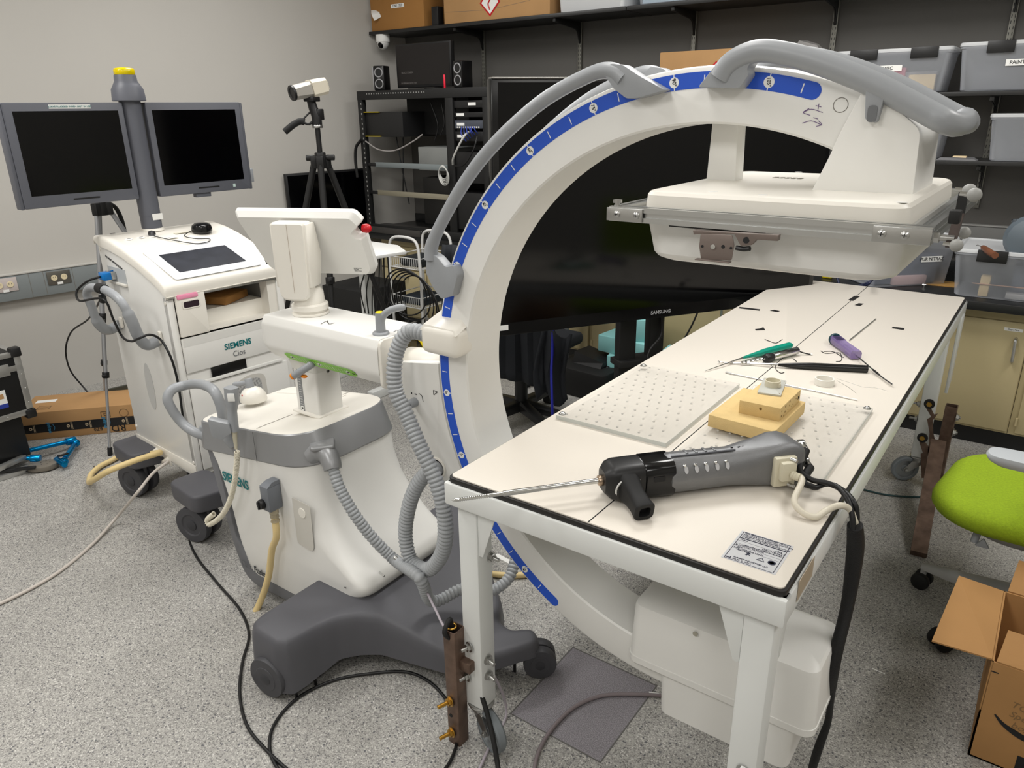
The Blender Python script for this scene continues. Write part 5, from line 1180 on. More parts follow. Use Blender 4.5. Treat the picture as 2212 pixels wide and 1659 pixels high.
# touch panel set in the lid
pa, pb_ = V((-.215, 0, 1.0795)), V((-.035, 0, 1.0215)); sl = (pb_ - pa); nn = V((-sl.z, 0, sl.x)).normalized(); nn = nn if nn.z > 0 else -nn
mb = MB(); c = (pa + pb_) / 2 + V((0, .235, 0)) + nn * .0015; mb.prism(rrect(sl.length + .07, .37, .012), c, sl, (0, 1, 0), .0025, bev=.001)
bz = cb(mb, 'panel_bezel', mat('pale_blue_white', (220, 222, 226), .3), lid)
mb = MB(); mb.prism(rrect(sl.length * .86, .285, .001), c + nn * .0028, sl, (0, 1, 0), .0006); cb(mb, 'touch_panel', mat('smudged_screen', (44, 46, 54), .28, var=.25, vscale=18), bz)
for y in (.075, .125, .175):
    mb = MB(); mb.lathe([(.0155, 0), (.0155, .003), (.014, .004), (0, .004)], (-.405, y, 1.1235), (0, 0, 1), 24); k_ = cb(mb, 'port_cap', m_label, lid)
    mb = MB(); mb.box((-.402, y, 1.1285), (.003, .014, .0006)); cb(mb, 'port_mark', m_ink, k_)
mb = MB(); mb.box((-.36, .235, 1.118), (.05, .03, .0012)); cb(mb, 'paper_tag', m_label, lid)
mb = MB(); mb.box((-.41, .30, 1.1255), (.05, .07, .0012)); pt = cb(mb, 'instruction_label', mat('cream_label', (226, 222, 204), .5), lid)
mb = MB(); mb.box((-.50, .055, 1.1435), (.008, .02, .0006)); cb(mb, 'seal_mark', m_ink, lid)
for x, z in ((-.515, 1.085), (-.012, .93), (-.015, .26), (-.03, .215), (-.515, .23), (-.515, .29)):
    mb = MB(); mb.lathe([(.008, 0), (.007, .003), (0, .0035)], (x, -.0, z), (0, -1, 0), 16); cb(mb, 'screw_cap', m_white2, lp_)
mb = MB(); mb.lo_hi((-.528, -.004, .205), (.0, .0, .25), .001); cb(mb, 'side_skirt', m_white2, lp_)
# DVI recess
mb = MB(); mb.lo_hi((-.475, -.0012, .963), (-.315, .0, 1.022)); rec = cb(mb, 'socket_recess', mat('recess_pale', (186, 190, 192), .5), lp_)
mb = MB(); mb.lo_hi((-.475, -.01, .953), (-.315, .0, .963), .002); cb(mb, 'recess_sill', m_white2, lp_)
mb = MB(); mb.box((-.425, -.012, .99), (.05, .02, .03), .002); dv = cb(mb, 'plug_shell', m_steel, rec)
mb = MB(); mb.prism(rpoly([(-.02, -.02), (.02, -.02), (.012, .02), (-.012, .02)], .004), (-.425, -.02, .99), (0, 0, 1), (0, -1, 0), .001); mb.box((-.425, -.036, .99), (.052, .034, .032), .006); cb(mb, 'blue_plug', mat('bright_blue_plastic', (0, 120, 200), .3), rec)
for z in (.012, -.012):
    mb = MB(); mb.cyl((-.425 - .023, -.05, .99 + z), (-.425 - .023, -.018, .99 + z), .0035); cb(mb, 'thumb_screw', m_black, rec)
text('DO NOT HOTPLUG DVI', .0135, W(-.405, -.0008, 1.042), CMR @ V((1, 0, -.28)), CMR @ V((.28, 0, 1)), m_ink, lp_, 'lettering', bold=.01)
# handle
mb = MB(); hp = [V((-.455, -.004, .775)), LP(237, 712, y=-.04), LP(222, 708, y=-.08), LP(208, 690, y=-.105), LP(197, 660, y=-.115), LP(188, 636, y=-.12), LP(193, 623, y=-.12), LP(214, 623, y=-.12), LP(240, 633, y=-.12), LP(264, 655, y=-.115), LP(283, 690, y=-.10), LP(300, 728, y=-.08), LP(318, 745, y=-.05), V((-.12, -.004, .765))]
mb.tube(hp, lambda t: .0165 + (.005 if t < .2 or t > .75 else 0) * 1, 14, 8); hn_ = cb(mb, 'side_handle', m_greyp, angle=50)
for p in ((-.455, .775), (-.115, .772)):
    mb = MB(); mb.prism(rrect(.022, .05, .01), (p[0] + .02, -.001, p[1] + .012), (1, 0, 0), (0, 0, 1), .012, bev=.004); cb(mb, 'handle_boss', m_white2, hn_)
mb = MB(); mb.tube([LP(214, 622, y=-.12), LP(226, 626, y=-.12)], .0205, 12, 2); mb.box(LP(222, 646, y=-.12), (.03, .02, .03), .003); cb(mb, 'velcro_strap', m_blackm, hn_)
# post, cap, beacon
mb = MB(); mb.cyl((-.5, .222, 1.14), (-.5, .222, 1.66), .041, .041, 32); po = cb(mb, 'monitor_post', m_mgrey)
mb = MB(); mb.cyl((-.5, .222, 1.135), (-.5, .222, 1.147), .05, .046, 32, bev=.003); cb(mb, 'post_collar', m_white2)
mb = MB(); mb.cyl((-.5, .222, 1.20), (-.5, .222, 1.295), .0418, .0418, 32); cb(mb, 'lower_sleeve', m_mgrey, po)
mb = MB(); mb.prism(rrect(.044, .026, .001), (-.4583, .234, 1.195), (0, 1, 0), (0, 0, 1), .0006); cb(mb, 'type_label', m_label, po)
mb = MB(); mb.lathe([(.062, 0), (.064, .003), (.060, .045), (.050, .062), (.043, .075), (.0415, .095), (.040, .098), (0, .099)], (-.5, .222, 1.655), (0, 0, 1), 36); cb(mb, 'beacon_base', m_mgrey)
mb = MB(); L = []
for k in range(72): L.append(1.0 + .015 * (k % 2))
rings = []
for r, z in ((.037, 0), (.0385, .002), (.0385, .018), (.035, .025), (.02, .028)):
    rings.append([(-.5 + r * (1 + (.02 if k % 2 else 0)) * math.cos(2 * PI * k / 72), .222 + r * (1 + (.02 if k % 2 else 0)) * math.sin(2 * PI * k / 72), 1.753 + z) for k in range(72)])
mb.loft(rings); cb(mb, 'beacon_lens', mat('yellow_lens', (240, 214, 0), .15, trans=.25), angle=60)
# monitors
for y0, y1, lab, s in ((-.250, .178, 'left', 1), (.268, .697, 'right', -1)):
    z0, z1 = 1.273, 1.650; xf_ = -.470
    yc, zc = (y0 + y1) / 2, (z0 + z1) / 2
    mb = MB(); mb.prism(rrect(y1 - y0, z1 - z0, .006), (xf_ - .045, yc, zc), (0, 1, 0), (0, 0, 1), .045, bev=.003)
    mo = cb(mb, 'monitor', m_mgrey)
    mb = MB(); sy0, sy1 = (y0 + .030, y1 - .022) if s > 0 else (y0 + .024, y1 - .028)
    mb.lo_hi((xf_ - .0005, sy0, 1.318), (xf_ + .0006, sy1, 1.620)); cb(mb, 'screen', m_glassb, mo)
    mb = MB(); mb.prism(rrect(.10, .006, .003), (xf_ + .0002, yc + .01, 1.2955), (0, 1, 0), (0, 0, 1), .0008); cb(mb, 'button_strip', m_black, mo)
    mb = MB(); yo = y0 - .006 if s > 0 else y1 + .006; mb.lo_hi((xf_ - .055, yo - .006, z0 - .002), (xf_ - .004, yo + .006, z1 - .002), .003); cb(mb, 'outer_rim', m_mgrey, mo)
    mb = MB(); mb.lo_hi((xf_ - .035, (y1 if s > 0 else y0) - .04, zc - .05), (xf_ - .03 - .02, (y1 + .06 if s > 0 else y0 - .06), zc + .05), .003); cb(mb, 'mount_arm', m_mgrey, mo)
    if s > 0:
        mb = MB(); mb.lo_hi((xf_, -.095, 1.628), (xf_ + .001, .055, 1.643)); tg = cb(mb, 'notice_strip', m_label, mo)
        text('LEAVE PLUGGED WHEN NOT IN USE', .0092, W(xf_ + .0013, -.02, 1.6355), CMR @ V((0, 1, 0)), V((0, 0, 1)), m_teal, tg, 'lettering', bold=.01)
    else:
        mb = MB(); mb.box((xf_ + .0006, .615, 1.294), (.001, .012, .014)); cb(mb, 'small_sticker', mat('pale_sticker', (190, 210, 205), .4), mo)
        mb = MB(); mb.lo_hi((xf_ - .03, y1 + .012, 1.30), (xf_ - .01, y1 + .03, 1.36), .003); cb(mb, 'cable_clip', m_greyp, mo)
        mb = MB(); mb.lo_hi((xf_ - .04, yc - .05, z0 - .018), (xf_ - .01, yc + .02, z0), .002); cb(mb, 'socket_block', m_mgrey, mo)
# plinth feet and wheels
def cart_wheel(x, y, ang, front):
    c = V((x, y, .078)); d = V((math.cos(ang), math.sin(ang), 0)); s = V((-d.y, d.x, 0)); r = .076
    mb = MB(); mb.prism(rpoly([(-.12, -.075), (.10, -.085), (.13, .05), (.08, .10), (-.11, .08)], .04), (x, y + .03, .158), (1, 0, 0), (0, 1, 0), .075, bev=.012, seg=3); ft = cb(mb, 'wheel_housing', m_dgrey, angle=50)
    mb = MB()
    for q in (-1, 1): mb.lathe([(0, .0), (r * .55, 0), (r * .62, .004), (r * .97, .003), (r, -.004), (r, -.024), (r * .97, -.028), (0, -.028)], c + s * (q * .042), s * q, 40)
    w = cb(mb, 'wheel', mat_wh); mb = MB(); mb.cyl(c - s * .046, c + s * .046, r * .30, n=28, bev=.002); cb(mb, 'hub', mat_wh2, w)
    mb = MB(); mb.box(c + V((0, 0, .028)), (.11, .024, .09), .01, rz=ang); mb.box(c + d * (-.05) + s * 0 + V((0, 0, -.045)), (.035, .026, .05), .004, rz=ang); cb(mb, 'fork', m_dgrey)
cart_wheel(-.45, -.06, .3, False); cart_wheel(.12, -.08, .35, True); cart_wheel(.12, .55, .2, True); cart_wheel(-.45, .56, .2, False)
# hose sockets low on the side
hs_ = []
for x, z in ((-.335, .222), (-.245, .205)):
    mb = MB(); mb.prism(rpoly([(-.03, -.022), (.03, -.022), (.02, .03), (-.03, .02)], .004), (x, -.003, z), (1, 0, 0), (0, 0, 1), .002); mb.cyl((x, -.002, z), (x + .006, -.03, z - .002), .014, .010, 16, bev=.002); hs_.append(cb(mb, 'hose_socket', m_white2, lp_))
mb = MB(); a = LP(345, 978, y=-.03); mb.tube([V((-.33, -.03, .22)), a, LP(300, 992, y=-.12), LP(240, 1015, y=-.22), LP(205, 1035, y=-.25), LP(193, 1040, z=.03), LP(197, 1025, z=.02), LP(215, 1008, z=.015), LP(240, 995, z=.015), LP(262, 985, z=.015), V((-.6, .3, .015)), V((-.5, .6, .015))], .0125, 12, 8); cb(mb, 'mains_hose', m_hose, hs_[0], angle=60)
mb = MB(); mb.tube([V((-.24, -.03, .203)), LP(362, 998, y=-.05), LP(335, 1018, y=-.12), LP(300, 1060, y=-.25), LP(250, 1120, z=.03), LP(200, 1175, z=.007), LP(120, 1240, z=.007), LP(40, 1285, z=.007), LP(-60, 1330, z=.007)], .0062, 10, 8); cb(mb, 'grey_cable', mat('pale_grey_cable', (196, 188, 180), .45), hs_[1], angle=60)
# thing on the shelf and on top
def wthing(name, label, cat, p, group=None): return thing(name, label, cat, W(*p), CR, group)
mb = MB(); mb.box((0, 0, .017), (.16, .17, .032), .004); o = mb.build('brown_package', m_cardd); o.location = W(-.16, .30, .863); o.rotation_euler = (0, 0, CR + .5); tag(o, 'flat brown package lying in the open shelf of the monitor cart', 'package')
mb = MB(); mb.box((0, 0, 0), (.03, .085, .018), .005); o = mb.build('pink_cloth', mat('pink_cloth', (236, 150, 180), .9)); o.location = W(.006, .075, .949); o.rotation_euler = (0, 0, CR); tag(o, 'strip of pink tissue peeking out above the cart drawer', 'tissue')
tm = thing('corded_puck', 'black rounded puck with thin cord lying on top of the monitor cart', 'device', W(-.37, .375, 1.118), CR)
o = MB().lathe([(.036, 0), (.042, .006), (.043, .02), (.038, .034), (.026, .042), (0, .043)], W(-.37, .375, 1.1175), (0, 0, 1), 28).build('puck', mat('gloss_puck', (20, 20, 21), .15), tm)
Pc = [W(-.375, .335, 1.132), W(-.36, .30, 1.125), W(-.33, .275, 1.118), W(-.29, .30, 1.109), W(-.27, .35, 1.103), W(-.25, .34, 1.098), W(-.24, .28, 1.096), W(-.30, .22, 1.11), W(-.37, .18, 1.124), W(-.40, .175, 1.128)]
MB().tube(Pc, .0018, 8, 8).build('cord', m_cable, tm)
MB().lathe([(.012, 0), (.016, .008), (.013, .02), (0, .024)], W(-.41, .175, 1.125), (0, 0, 1), 20).build('plug', mat('dark_chrome', (90, 90, 92), .2, metal=.8), tm)
# black cable: from the blue plug over the handle down the cart side and over the floor to the front
def cable(name, pts, r, m, label, cat='cable', group=None, smooth=8):
    o = V((pts[0].x, pts[0].y, 0)); mb = MB(); mb.tube([V(p) - o for p in pts], r, 10, smooth); t = mb.build(name, m, angle=60); t.location = o; return tag(t, label, cat, group)
def FZ_(pts, z=.006): return [PZ(x, y, z) for x, y in pts]
p0 = W(-.425, -.055, .99)
cable('black_cable', [p0, W(-.46, -.09, .975), W(-.52, -.12, .93), W(-.47, -.14, .905), W(*LP(228, 650, y=-.14)), W(*LP(245, 690, y=-.12)), W(*LP(265, 728, y=-.10)), W(*LP(282, 737, y=-.10)), W(*LP(303, 730, y=-.11)), W(*LP(322, 723, y=-.08)), W(*LP(345, 732, y=-.04)), W(*LP(366, 765, y=-.03)), W(*LP(383, 820, y=-.02)), W(.03, -.03, .50), PZ(402, 930, .33), PZ(408, 985, .22), PZ(405, 1060, .12)] +
      FZ_([(402, 1130), (420, 1195), (470, 1260), (520, 1320), (538, 1372), (524, 1430), (518, 1500), (535, 1570), (580, 1625), (640, 1680), (700, 1740)]), .0046, m_cable, 'black cable running from the blue plug over the cart handle to the floor')
cable('black_cable', FZ_([(640, 1700), (600, 1660), (583, 1620), (590, 1570), (640, 1510), (720, 1470), (800, 1455), (880, 1452), (930, 1475), (975, 1530), (988, 1590), (975, 1640), (940, 1690)]), .0046, m_cable, 'black cable lying in a wide loop on the floor beside the rusty post')
cable('black_cable', [W(*LP(243, 600, y=.03)) + V((-.02, 0, 0)), PX(190, 690, -4.1), PX(152, 720, -4.35), PX(142, 760, -4.45), PX(152, 800, -4.45), PX(185, 842, -4.4), PX(215, 880, -4.25), PX(240, 930, -4.0)], .0046, m_cable, 'black cable hanging in front of the left wall behind the silver tripod')
ft_ = V((-1.053, 1.158, .37))
cable('sleeved_cable', [V((-1.053, 1.158, .30)), ft_ + V((0, -.004, .022)), ft_ + V((.004, -.03, .0)), PZ(1010, 1400, .28), PZ(1030, 1470, .2) , PZ(1052, 1540, .13), PZ(1066, 1600, .08), PZ(1076, 1659, .03), PZ(1082, 1720, .006), PZ(1090, 1800, .006)], .0066, mat('black_woven_cable', (20, 20, 20), .6, bump=.5, bscale=900), 'black woven cable coming out of the rusty post at the front table leg')
cable('floor_cable', FZ_([(1437, 1503), (1380, 1500), (1300, 1503), (1245, 1525), (1200, 1565), (1165, 1620), (1150, 1680)]), .0055, mat('mauve_grey_cord', (128, 118, 120), .5), 'mauve grey cord curving across the floor hatch to the tube housing')
cable('braided_lead', FZ_([(1855, 1055), (1910, 1068), (1960, 1073), (2010, 1072), (2060, 1065)]), .004, mat('teal_braid', (30, 60, 62), .6), 'thin dark teal braided lead on the floor right of the table')
# mains hose end on the floor behind the ring, white strip on floor
cable('cream_hose', FZ_([(1020, 1232), (1065, 1240), (1110, 1243), (1160, 1235), (1220, 1180), (1290, 1120)], .012), .0115, m_hose, 'cream hose lying on the floor behind the ring arm')
for pts, lab in (([(1065, 1200), (1075, 1196), (1118, 1218), (1112, 1224)], 'white paper strip on the floor behind the front table leg'), ([(1402, 1494), (1437, 1500), (1436, 1505), (1402, 1499)], 'short white paper strip at the corner of the floor hatch'), ([(1885, 1443), (1912, 1455), (1912, 1457), (1884, 1445)], 'thin white scrap on the floor left of the cardboard box')):
    flat_thing('paper_scrap', pts, .0004, m_label, lab, 'paper scrap', 'paper scraps on the floor')
# hand switch hanging in the holster with its coiled cord
hs = thing('hand_switch', 'grey hand switch with coiled cream cord hanging in the holder on the push handle', 'hand switch', PY(500, 905, 1.205))
a = PY(500, 845, 1.205); b = PY(502, 895, 1.205); c_ = PY(506, 930, 1.205)
MB().tube([a + V((0, 0, .012)), a, b, c_], lambda t: .0205 if t < .3 else (.0205 - .007 * min(1, (t - .3) * 4) if t < .6 else .0145), 16, 6, sec=[(x * 1.1, y * .8) for x, y in rrect(2, 2, .6, 3)]).build('body', m_greyp, hs, angle=40)
MB().box(a + V((.018, -.016, -.012)), (.022, .004, .026), .004, rz=.62).build('button_plate', m_label, hs)
MB().tube([c_, PY(508, 950, 1.205), PY(510, 970, 1.205)], lambda t: .009 - .0045 * t, 12, 4).build('cord_boot', m_pla, hs)
path = catmull([PY(512, 975, 1.205), PY(512, 990, 1.205), PY(510, 1015, 1.205), PY(505, 1050, 1.205), PY(495, 1085, 1.205), PY(480, 1112, 1.205), PY(462, 1128, 1.205), PY(450, 1132, 1.205), PY(448, 1124, 1.205), PY(462, 1110, 1.205)], 40)
path = resample(path, .0009); hx = []; 
for i, p in enumerate(path):
    t = (path[min(i + 1, len(path) - 1)] - path[max(i - 1, 0)]).normalized(); x, y, d = frame(t, V((.3, .9, .1))); an = i * .0009 / .0058 * 2 * PI; hx.append(p + x * (.0078 * math.cos(an)) + y * (.0078 * math.sin(an)))
MB().tube([PY(510, 968, 1.205), PY(513, 976, 1.205)] + hx, .0024, 6, 0).build('coiled_cord', mat('cream_cord', (226, 220, 202), .4), hs, angle=60)

# =================================================================== left side: tripod, box, case, blue arm
m_al2 = mat('tripod_silver', (176, 178, 182), .35, metal=.7)
def tripod(name, label, head_c, hub, feet, m_leg, m_joint, r1, joints, col_top):
    t = thing(name, label, 'tripod', (hub.x, hub.y, 0))
    MB().cyl(hub + V((0, 0, -.03)), hub + V((0, 0, .045)), .03, .026, 20, bev=.004).build('hub', m_joint, t)
    MB().cyl(hub + V((0, 0, .04)), col_top, .0125, n=16).build('centre_column', m_joint if r1 > .014 else m_leg, t)
    for k, (f_, js) in enumerate(zip(feet, joints)):
        d = (f_ - hub); s = hub + V((d.x, d.y, 0)).normalized() * .03
        d = f_ - s; lg = MB().cyl(s, s + d * js[0], r1, n=14).cyl(s + d * js[0], s + d * (js[1] if len(js) > 1 else .97), r1 * .8, n=14).cyl(s + d * (js[1] if len(js) > 1 else .9), s + d * .975, r1 * .62, n=14).build('leg', m_leg, t)
        MB().box(s + V((0, 0, .0)), (.035, .035, .06), .006, rz=math.atan2(d.y, d.x)).build('shoulder', m_joint, lg)
        for j in js: MB().cyl(s + d * (j - .012), s + d * (j + .012), r1 * 1.45, n=14, bev=.002).box(s + d * j + V((.012, -.012, 0)), (.02, .02, .014), .003).build('leg_lock', m_black, lg)
        MB().cyl(s + d * .965, s + d, r1 * 1.0, n=12, bev=.002).build('foot', m_rubber, lg)
    return t
hub = V((-3.71, 1.765, 1.185))
t = tripod('silver_tripod', 'silver camera tripod with black head standing between the long box and the monitor cart', None, hub, [V((-3.63, 1.525, .0)), V((-4.22, 1.80, .0)), V((-3.50, 2.25, .0))], m_al2, m_black, .0115, [(.42, .66), (.50, .72), (.5, .7)], hub + V((0, 0, .10)))
MB().box(hub + V((0, 0, .11)), (.04, .04, .05), .006).cyl(hub + V((-.0, 0, .09)), hub + V((.0, 0, .12)), .022).build('head', m_black, t)
MB().cyl(hub + V((-.01, -.02, .10)), hub + V((-.05, -.135, .055)), .012, .013, 14, bev=.003).build('pan_handle', m_rubber, t)
MB().cyl(hub + V((.0, .03, .10)), hub + V((.02, .10, .145)), .008, n=12).build('tilt_handle', m_rubber, t)
MB().tube([hub + V((.01, .02, .03)), hub + V((.0, .065, .0)), hub + V((-.01, .09, -.07)), hub + V((-.01, .092, -.16))], .010, 8, 6).build('strap', m_blackm, t)
# black tripod with the boxy camera
hub = V((-2.94, 2.40, 1.345)) ; hub = PP(693, 350, (-2.95, 2.45, 1.4), (.74, -.67, 0))
t = tripod('black_tripod', 'black tripod carrying a beige boxy camera behind the touch screen', None, hub, [V((hub.x - .30, hub.y - .32, 0)), V((hub.x + .02, hub.y - .05, 0)) + V((.18, -.15, 0)), V((hub.x + .18, hub.y + .42, 0))], m_blackm, m_black, .0155, [(.4, .7)] * 3, hub + V((0, 0, .155)))
tph = t
dcol = hub + V((0, 0, .155))
MB().cyl(dcol, dcol + V((0, 0, .016)), .026, .024, 20, bev=.003).build('silver_ring', m_steel, t)
MB().tube([dcol + V((0, 0, .01)), dcol + V((0, 0, .05)), dcol + V((-.01, -.006, .09)), dcol + V((-.014, -.01, .12))], lambda u: .024 - .004 * u, 14, 5).box(dcol + V((.012, .012, .06)), (.02, .04, .05), .005).build('pan_head', m_black, t)
MB().box(dcol + V((-.008, -.01, .128)), (.055, .06, .022), .004, rz=.3).build('quick_plate', m_black, t)
hl = PP(650, 262, hub, (.74, -.67, 0)); he = PP(615, 285, hub, (.74, -.67, 0)); hk = PP(672, 240, hub, (.74, -.67, 0))
MB().tube([dcol + V((0, 0, .05)), PP(668, 268, hub, (.74, -.67, 0)), hl], .006, 10, 4).build('pan_rod', m_black, t); MB().tube([hk, hl.lerp(hk, .2)], .004, 8, 0).build('lock_rod', m_black, t)
MB().tube([PP(658, 264, hub, (.74, -.67, 0)), hl, PP(636, 268, hub, (.74, -.67, 0)), he], .0155, 14, 5).build('grip', m_rubber, t)
for s in (-1, 1): MB().cyl(hub + V((.02 * s, .02 * s, .02)), hub + V((.05 * s, .045 * s, .02)), .014, n=14, bev=.003).build('knob', m_black, t)
# camera body
m_cream = mat('beige_camera_shell', (222, 214, 196), .45)
cn = (.74, -.67, 0); cbk = PP(700, 178, hub, cn); cfr = PP(628, 196, hub, cn); cd = (cfr - cbk); cd = cd.normalized()
cd = (cd + V((.74, -.67, 0)) * .55).normalized(); cc0 = dcol + V((-.012, -.012, .172)); 
cs_ = cd.cross(V((0, 0, 1))).normalized(); cu_ = cs_.cross(cd)
cam_t = thing('boxy_camera', 'beige and grey boxy camera with round dark lens on the black tripod', 'camera', cc0)
def oct_(w, h, c): return [(-w + c, -h), (w - c, -h), (w, -h + c), (w, h - c), (w - c, h), (-w + c, h), (-w, h - c), (-w, -h + c)]
def CL(s, sec): return [cc0 + cd * s + cs_ * a + cu_ * b for a, b in sec]
MB().loft([CL(-.085, oct_(.030, .026, .012)), CL(-.075, oct_(.038, .036, .012)), CL(.0, oct_(.038, .038, .012))]).build('rear_shell', m_cream, cam_t, angle=20)
MB().loft([CL(.002, oct_(.034, .034, .013)), CL(.085, oct_(.032, .032, .016))]).build('front_shell', mat('silver_beige', (176, 172, 164), .4, metal=.3), cam_t, angle=20)
MB().lathe([(.033, 0), (.035, .003), (.034, .012), (.022, .0125), (.020, .009), (0, .009)], cc0 + cd * .084, cd, 28).build('lens_ring', m_black, cam_t)
# long cardboard box on the floor
u_ = V((.657, .754, 0)); nb_ = V((-.754, .657, 0)); bo = V((-4.19, 1.35, 0)); BL_, BD, BH = .86, .27, .152
t = thing('long_cardboard_box', 'long flat cardboard box with black printed tape lying by the left wall', 'cardboard box', bo)
mb = MB(); mb.prism([(0, 0), (BL_, 0), (BL_, BD), (0, BD)], bo, u_, nb_, BH, bev=.003); bx_ = mb.build('carton', m_card, t)
m_btape = mat('printed_black_tape', (26, 24, 24), .35)
MB().prism([(.0, .038), (BL_, .038), (BL_, .085), (0, .085)], bo + nb_ * -.0006, u_, (0, 0, 1), .0006).build('packing_tape', m_btape, t)
m_tp = mat('tape_print_white', (190, 170, 140), .5); m_tpb = mat('tape_print_blue', (60, 140, 180), .5)
for k in range(9):
    x = .05 + k * .09
    c = bo + u_ * x + nb_ * -.0013 + V((0, 0, .062))
    if k % 3 == 1:
        text('prime', .026, c, -V((0, 0, 1)), u_, m_tpb, t, 'tape_lettering', bold=.02); MB().tube([c + u_ * .018 - V((0, 0, .018)), c + u_ * .025, c + u_ * .018 + V((0, 0, .018))], .0012, 5, 4).build('tape_smile', m_tpb, t)
    else: MB().torus(c, nb_, .006, .0022, 14, 5).build('tape_icon', m_tp, t); MB().prism([(.014, -.02), (.017, -.02), (.017, .02), (.014, .02)], c, u_, (0, 0, 1), .0003).prism([(.02, -.02), (.022, -.02), (.022, .02), (.02, .02)], c, u_, (0, 0, 1), .0003).build('tape_text_lines', m_tp, t)
text('RD', .055, bo + u_ * .47 + nb_ * -.0016 + V((0, 0, .026)), -u_, -V((0, 0, 1)), m_ink, t, 'lettering'); text('BZ0', .026, bo + u_ * .37 + nb_ * -.0016 + V((0, 0, .029)), -u_, -V((0, 0, 1)), m_ink, t, 'lettering')
mb = MB(); c = bo + u_ * .42 + nb_ * -.0008 + V((0, 0, .108)); 
mb.prism(rrect(.045, .034, .001), c, u_, (0, 0, 1), .0004, hole=rrect(.041, .030, .001)).build('recycling_box', m_ink, t)
MB().torus(c, nb_, .009, .0016, 5, 5).build('recycling_mark', m_ink, t); MB().torus(c + u_ * .09, nb_, .022, .0008, 28, 5).build('round_stamp', m_ink, t)
tz = bo + V((0, 0, BH)); 
MB().prism([(.02, .12), (.12, .12), (.12, .16), (.02, .16)], tz + u_ * .02 + nb_ * .03, u_, nb_, .0005).build('address_label', m_label, t)
mb = MB(); 
for x in (0, .06): mb.prism([(x + .08, .04), (x + .082, .04), (x + .082, .09), (x + .08, .09)], tz, u_, nb_, .0005)
for y in (.04, .056, .072, .089): mb.prism([(.08, y), (.142, y), (.142, y + .0015), (.08, y + .0015)], tz, u_, nb_, .0005)
mb.build('printed_grid', m_ink, t)
# dark folded thing behind the box
o = MB().loft([[(0, 0, 0), (.5, .0, 0), (.5, .02, 0), (0, .02, 0)], [(.12, .0, .16), (.5, .0, .22), (.5, .02, .22), (.12, .02, .16)]]).build('folded_board', mat('dark_olive', (64, 66, 58), .7)); o.location = bo + nb_ * .25 + u_ * .25; o.rotation_euler = (0, 0, math.atan2(u_.y, u_.x)); tag(o, 'dark green board leaning on the wall behind the long box', 'board')
# black flight case at the left edge, on a black stand
KX, KY0, KY1, KZ0, KZ1 = -3.80, .70, 1.300, .272, .578
t = thing('flight_case', 'black flight case with aluminium edges and a blue and white sticker at the left edge', 'case', (KX - .2, 1.0, KZ0))
cbx = MB().lo_hi((KX - .42, KY0, KZ0), (KX, KY1, KZ1), .003).build('shell', mat('case_black', (14, 14, 15), .5), t)
m_ca = mat('case_aluminium', (186, 186, 184), .35, metal=.8)
def edge(a, b, k=.013): MB().lo_hi(V(a) - V((.006, .006, .006)) * 0 - V((k / 6,) * 3), V(b) + V((k / 6,) * 3), .001).build('edge_profile', m_ca, t)
e_ = .024
for a, b in (((KX - .42, KY0, KZ1 - e_), (KX, KY0 + .001, KZ1)), ((KX - e_, KY0, KZ1 - e_ * .7), (KX, KY1, KZ1)), ((KX - e_, KY0, KZ0), (KX, KY1, KZ0 + e_)), ((KX - e_, KY1 - e_, KZ0), (KX, KY1, KZ1)), ((KX - .42, KY1 - e_, KZ1 - e_ * .7), (KX, KY1, KZ1)), ((KX - .42, KY1 - e_, KZ0), (KX, KY1, KZ0 + e_)), ((KX - .42, KY1 - .01, KZ0), (KX - .42 + e_, KY1, KZ1)), ((KX - .004, KY0, KZ1 - .085), (KX, KY1, KZ1 - .062))): edge(a, b)
for z in (KZ0, KZ1): MB().box((KX - .012, KY1 - .012, z), (.045, .045, .045), .008).build('corner_cap', m_black, t)
MB().lo_hi((KX, KY1 - .14, KZ1 - .10), (KX + .004, KY1 - .055, KZ1 - .045), .001).build('hinge_plate', m_ca, t)
MB().lo_hi((KX, KY1 - .27, KZ1 - .15), (KX + .01, KY1 - .22, KZ1 - .05), .003).build('latch', m_chrome, t)
st = MB().lo_hi((KX, KY1 - .215, KZ0 + .07), (KX + .001, KY1 - .095, KZ0 + .145)).build('sticker', m_label, t)
MB().lo_hi((KX, KY1 - .215, KZ0 + .06), (KX + .0014, KY1 - .095, KZ0 + .08)).build('blue_stripe', mat('sticker_blue', (40, 60, 150), .5), st); MB().lo_hi((KX, KY1 - .215, KZ0 + .145), (KX + .0014, KY1 - .15, KZ0 + .152)).build('red_stripe', m_red, st)
MB().lo_hi((KX, KY1 - .135, KZ0 + .105), (KX + .0014, KY1 - .105, KZ0 + .128)).build('picture', m_card, st)
for y in (1.0, 1.08, 1.19): MB().sphere((KX + .002, y, KZ0 + .012), .0035, 10).build('stud', m_chrome, t)
for z in (.33, .40, .47): MB().sphere((KX + .002, KY1 - .01, z), .0035, 10).build('stud', m_chrome, t)
t = thing('equipment_stand', 'black stand with aluminium feet under the flight case', 'stand', (KX - .2, 1.0, 0))
MB().lo_hi((KX - .38, .72, .05), (KX - .05, 1.26, KZ0 - .002), .004).build('body', m_black, t)
mb = MB(); mb.box((KX + .0, 1.10, .012), (.05, .32, .022), .002, rz=-.1); mb.box((KX - .02, 1.16, .055), (.03, .14, .02), .002, rz=.3); mb.build('aluminium_foot', m_ca, t)
MB().box((KX + .03, 1.16, .035), (.02, .16, .012), .002, rz=-.7).build('dark_rail', m_black, t)
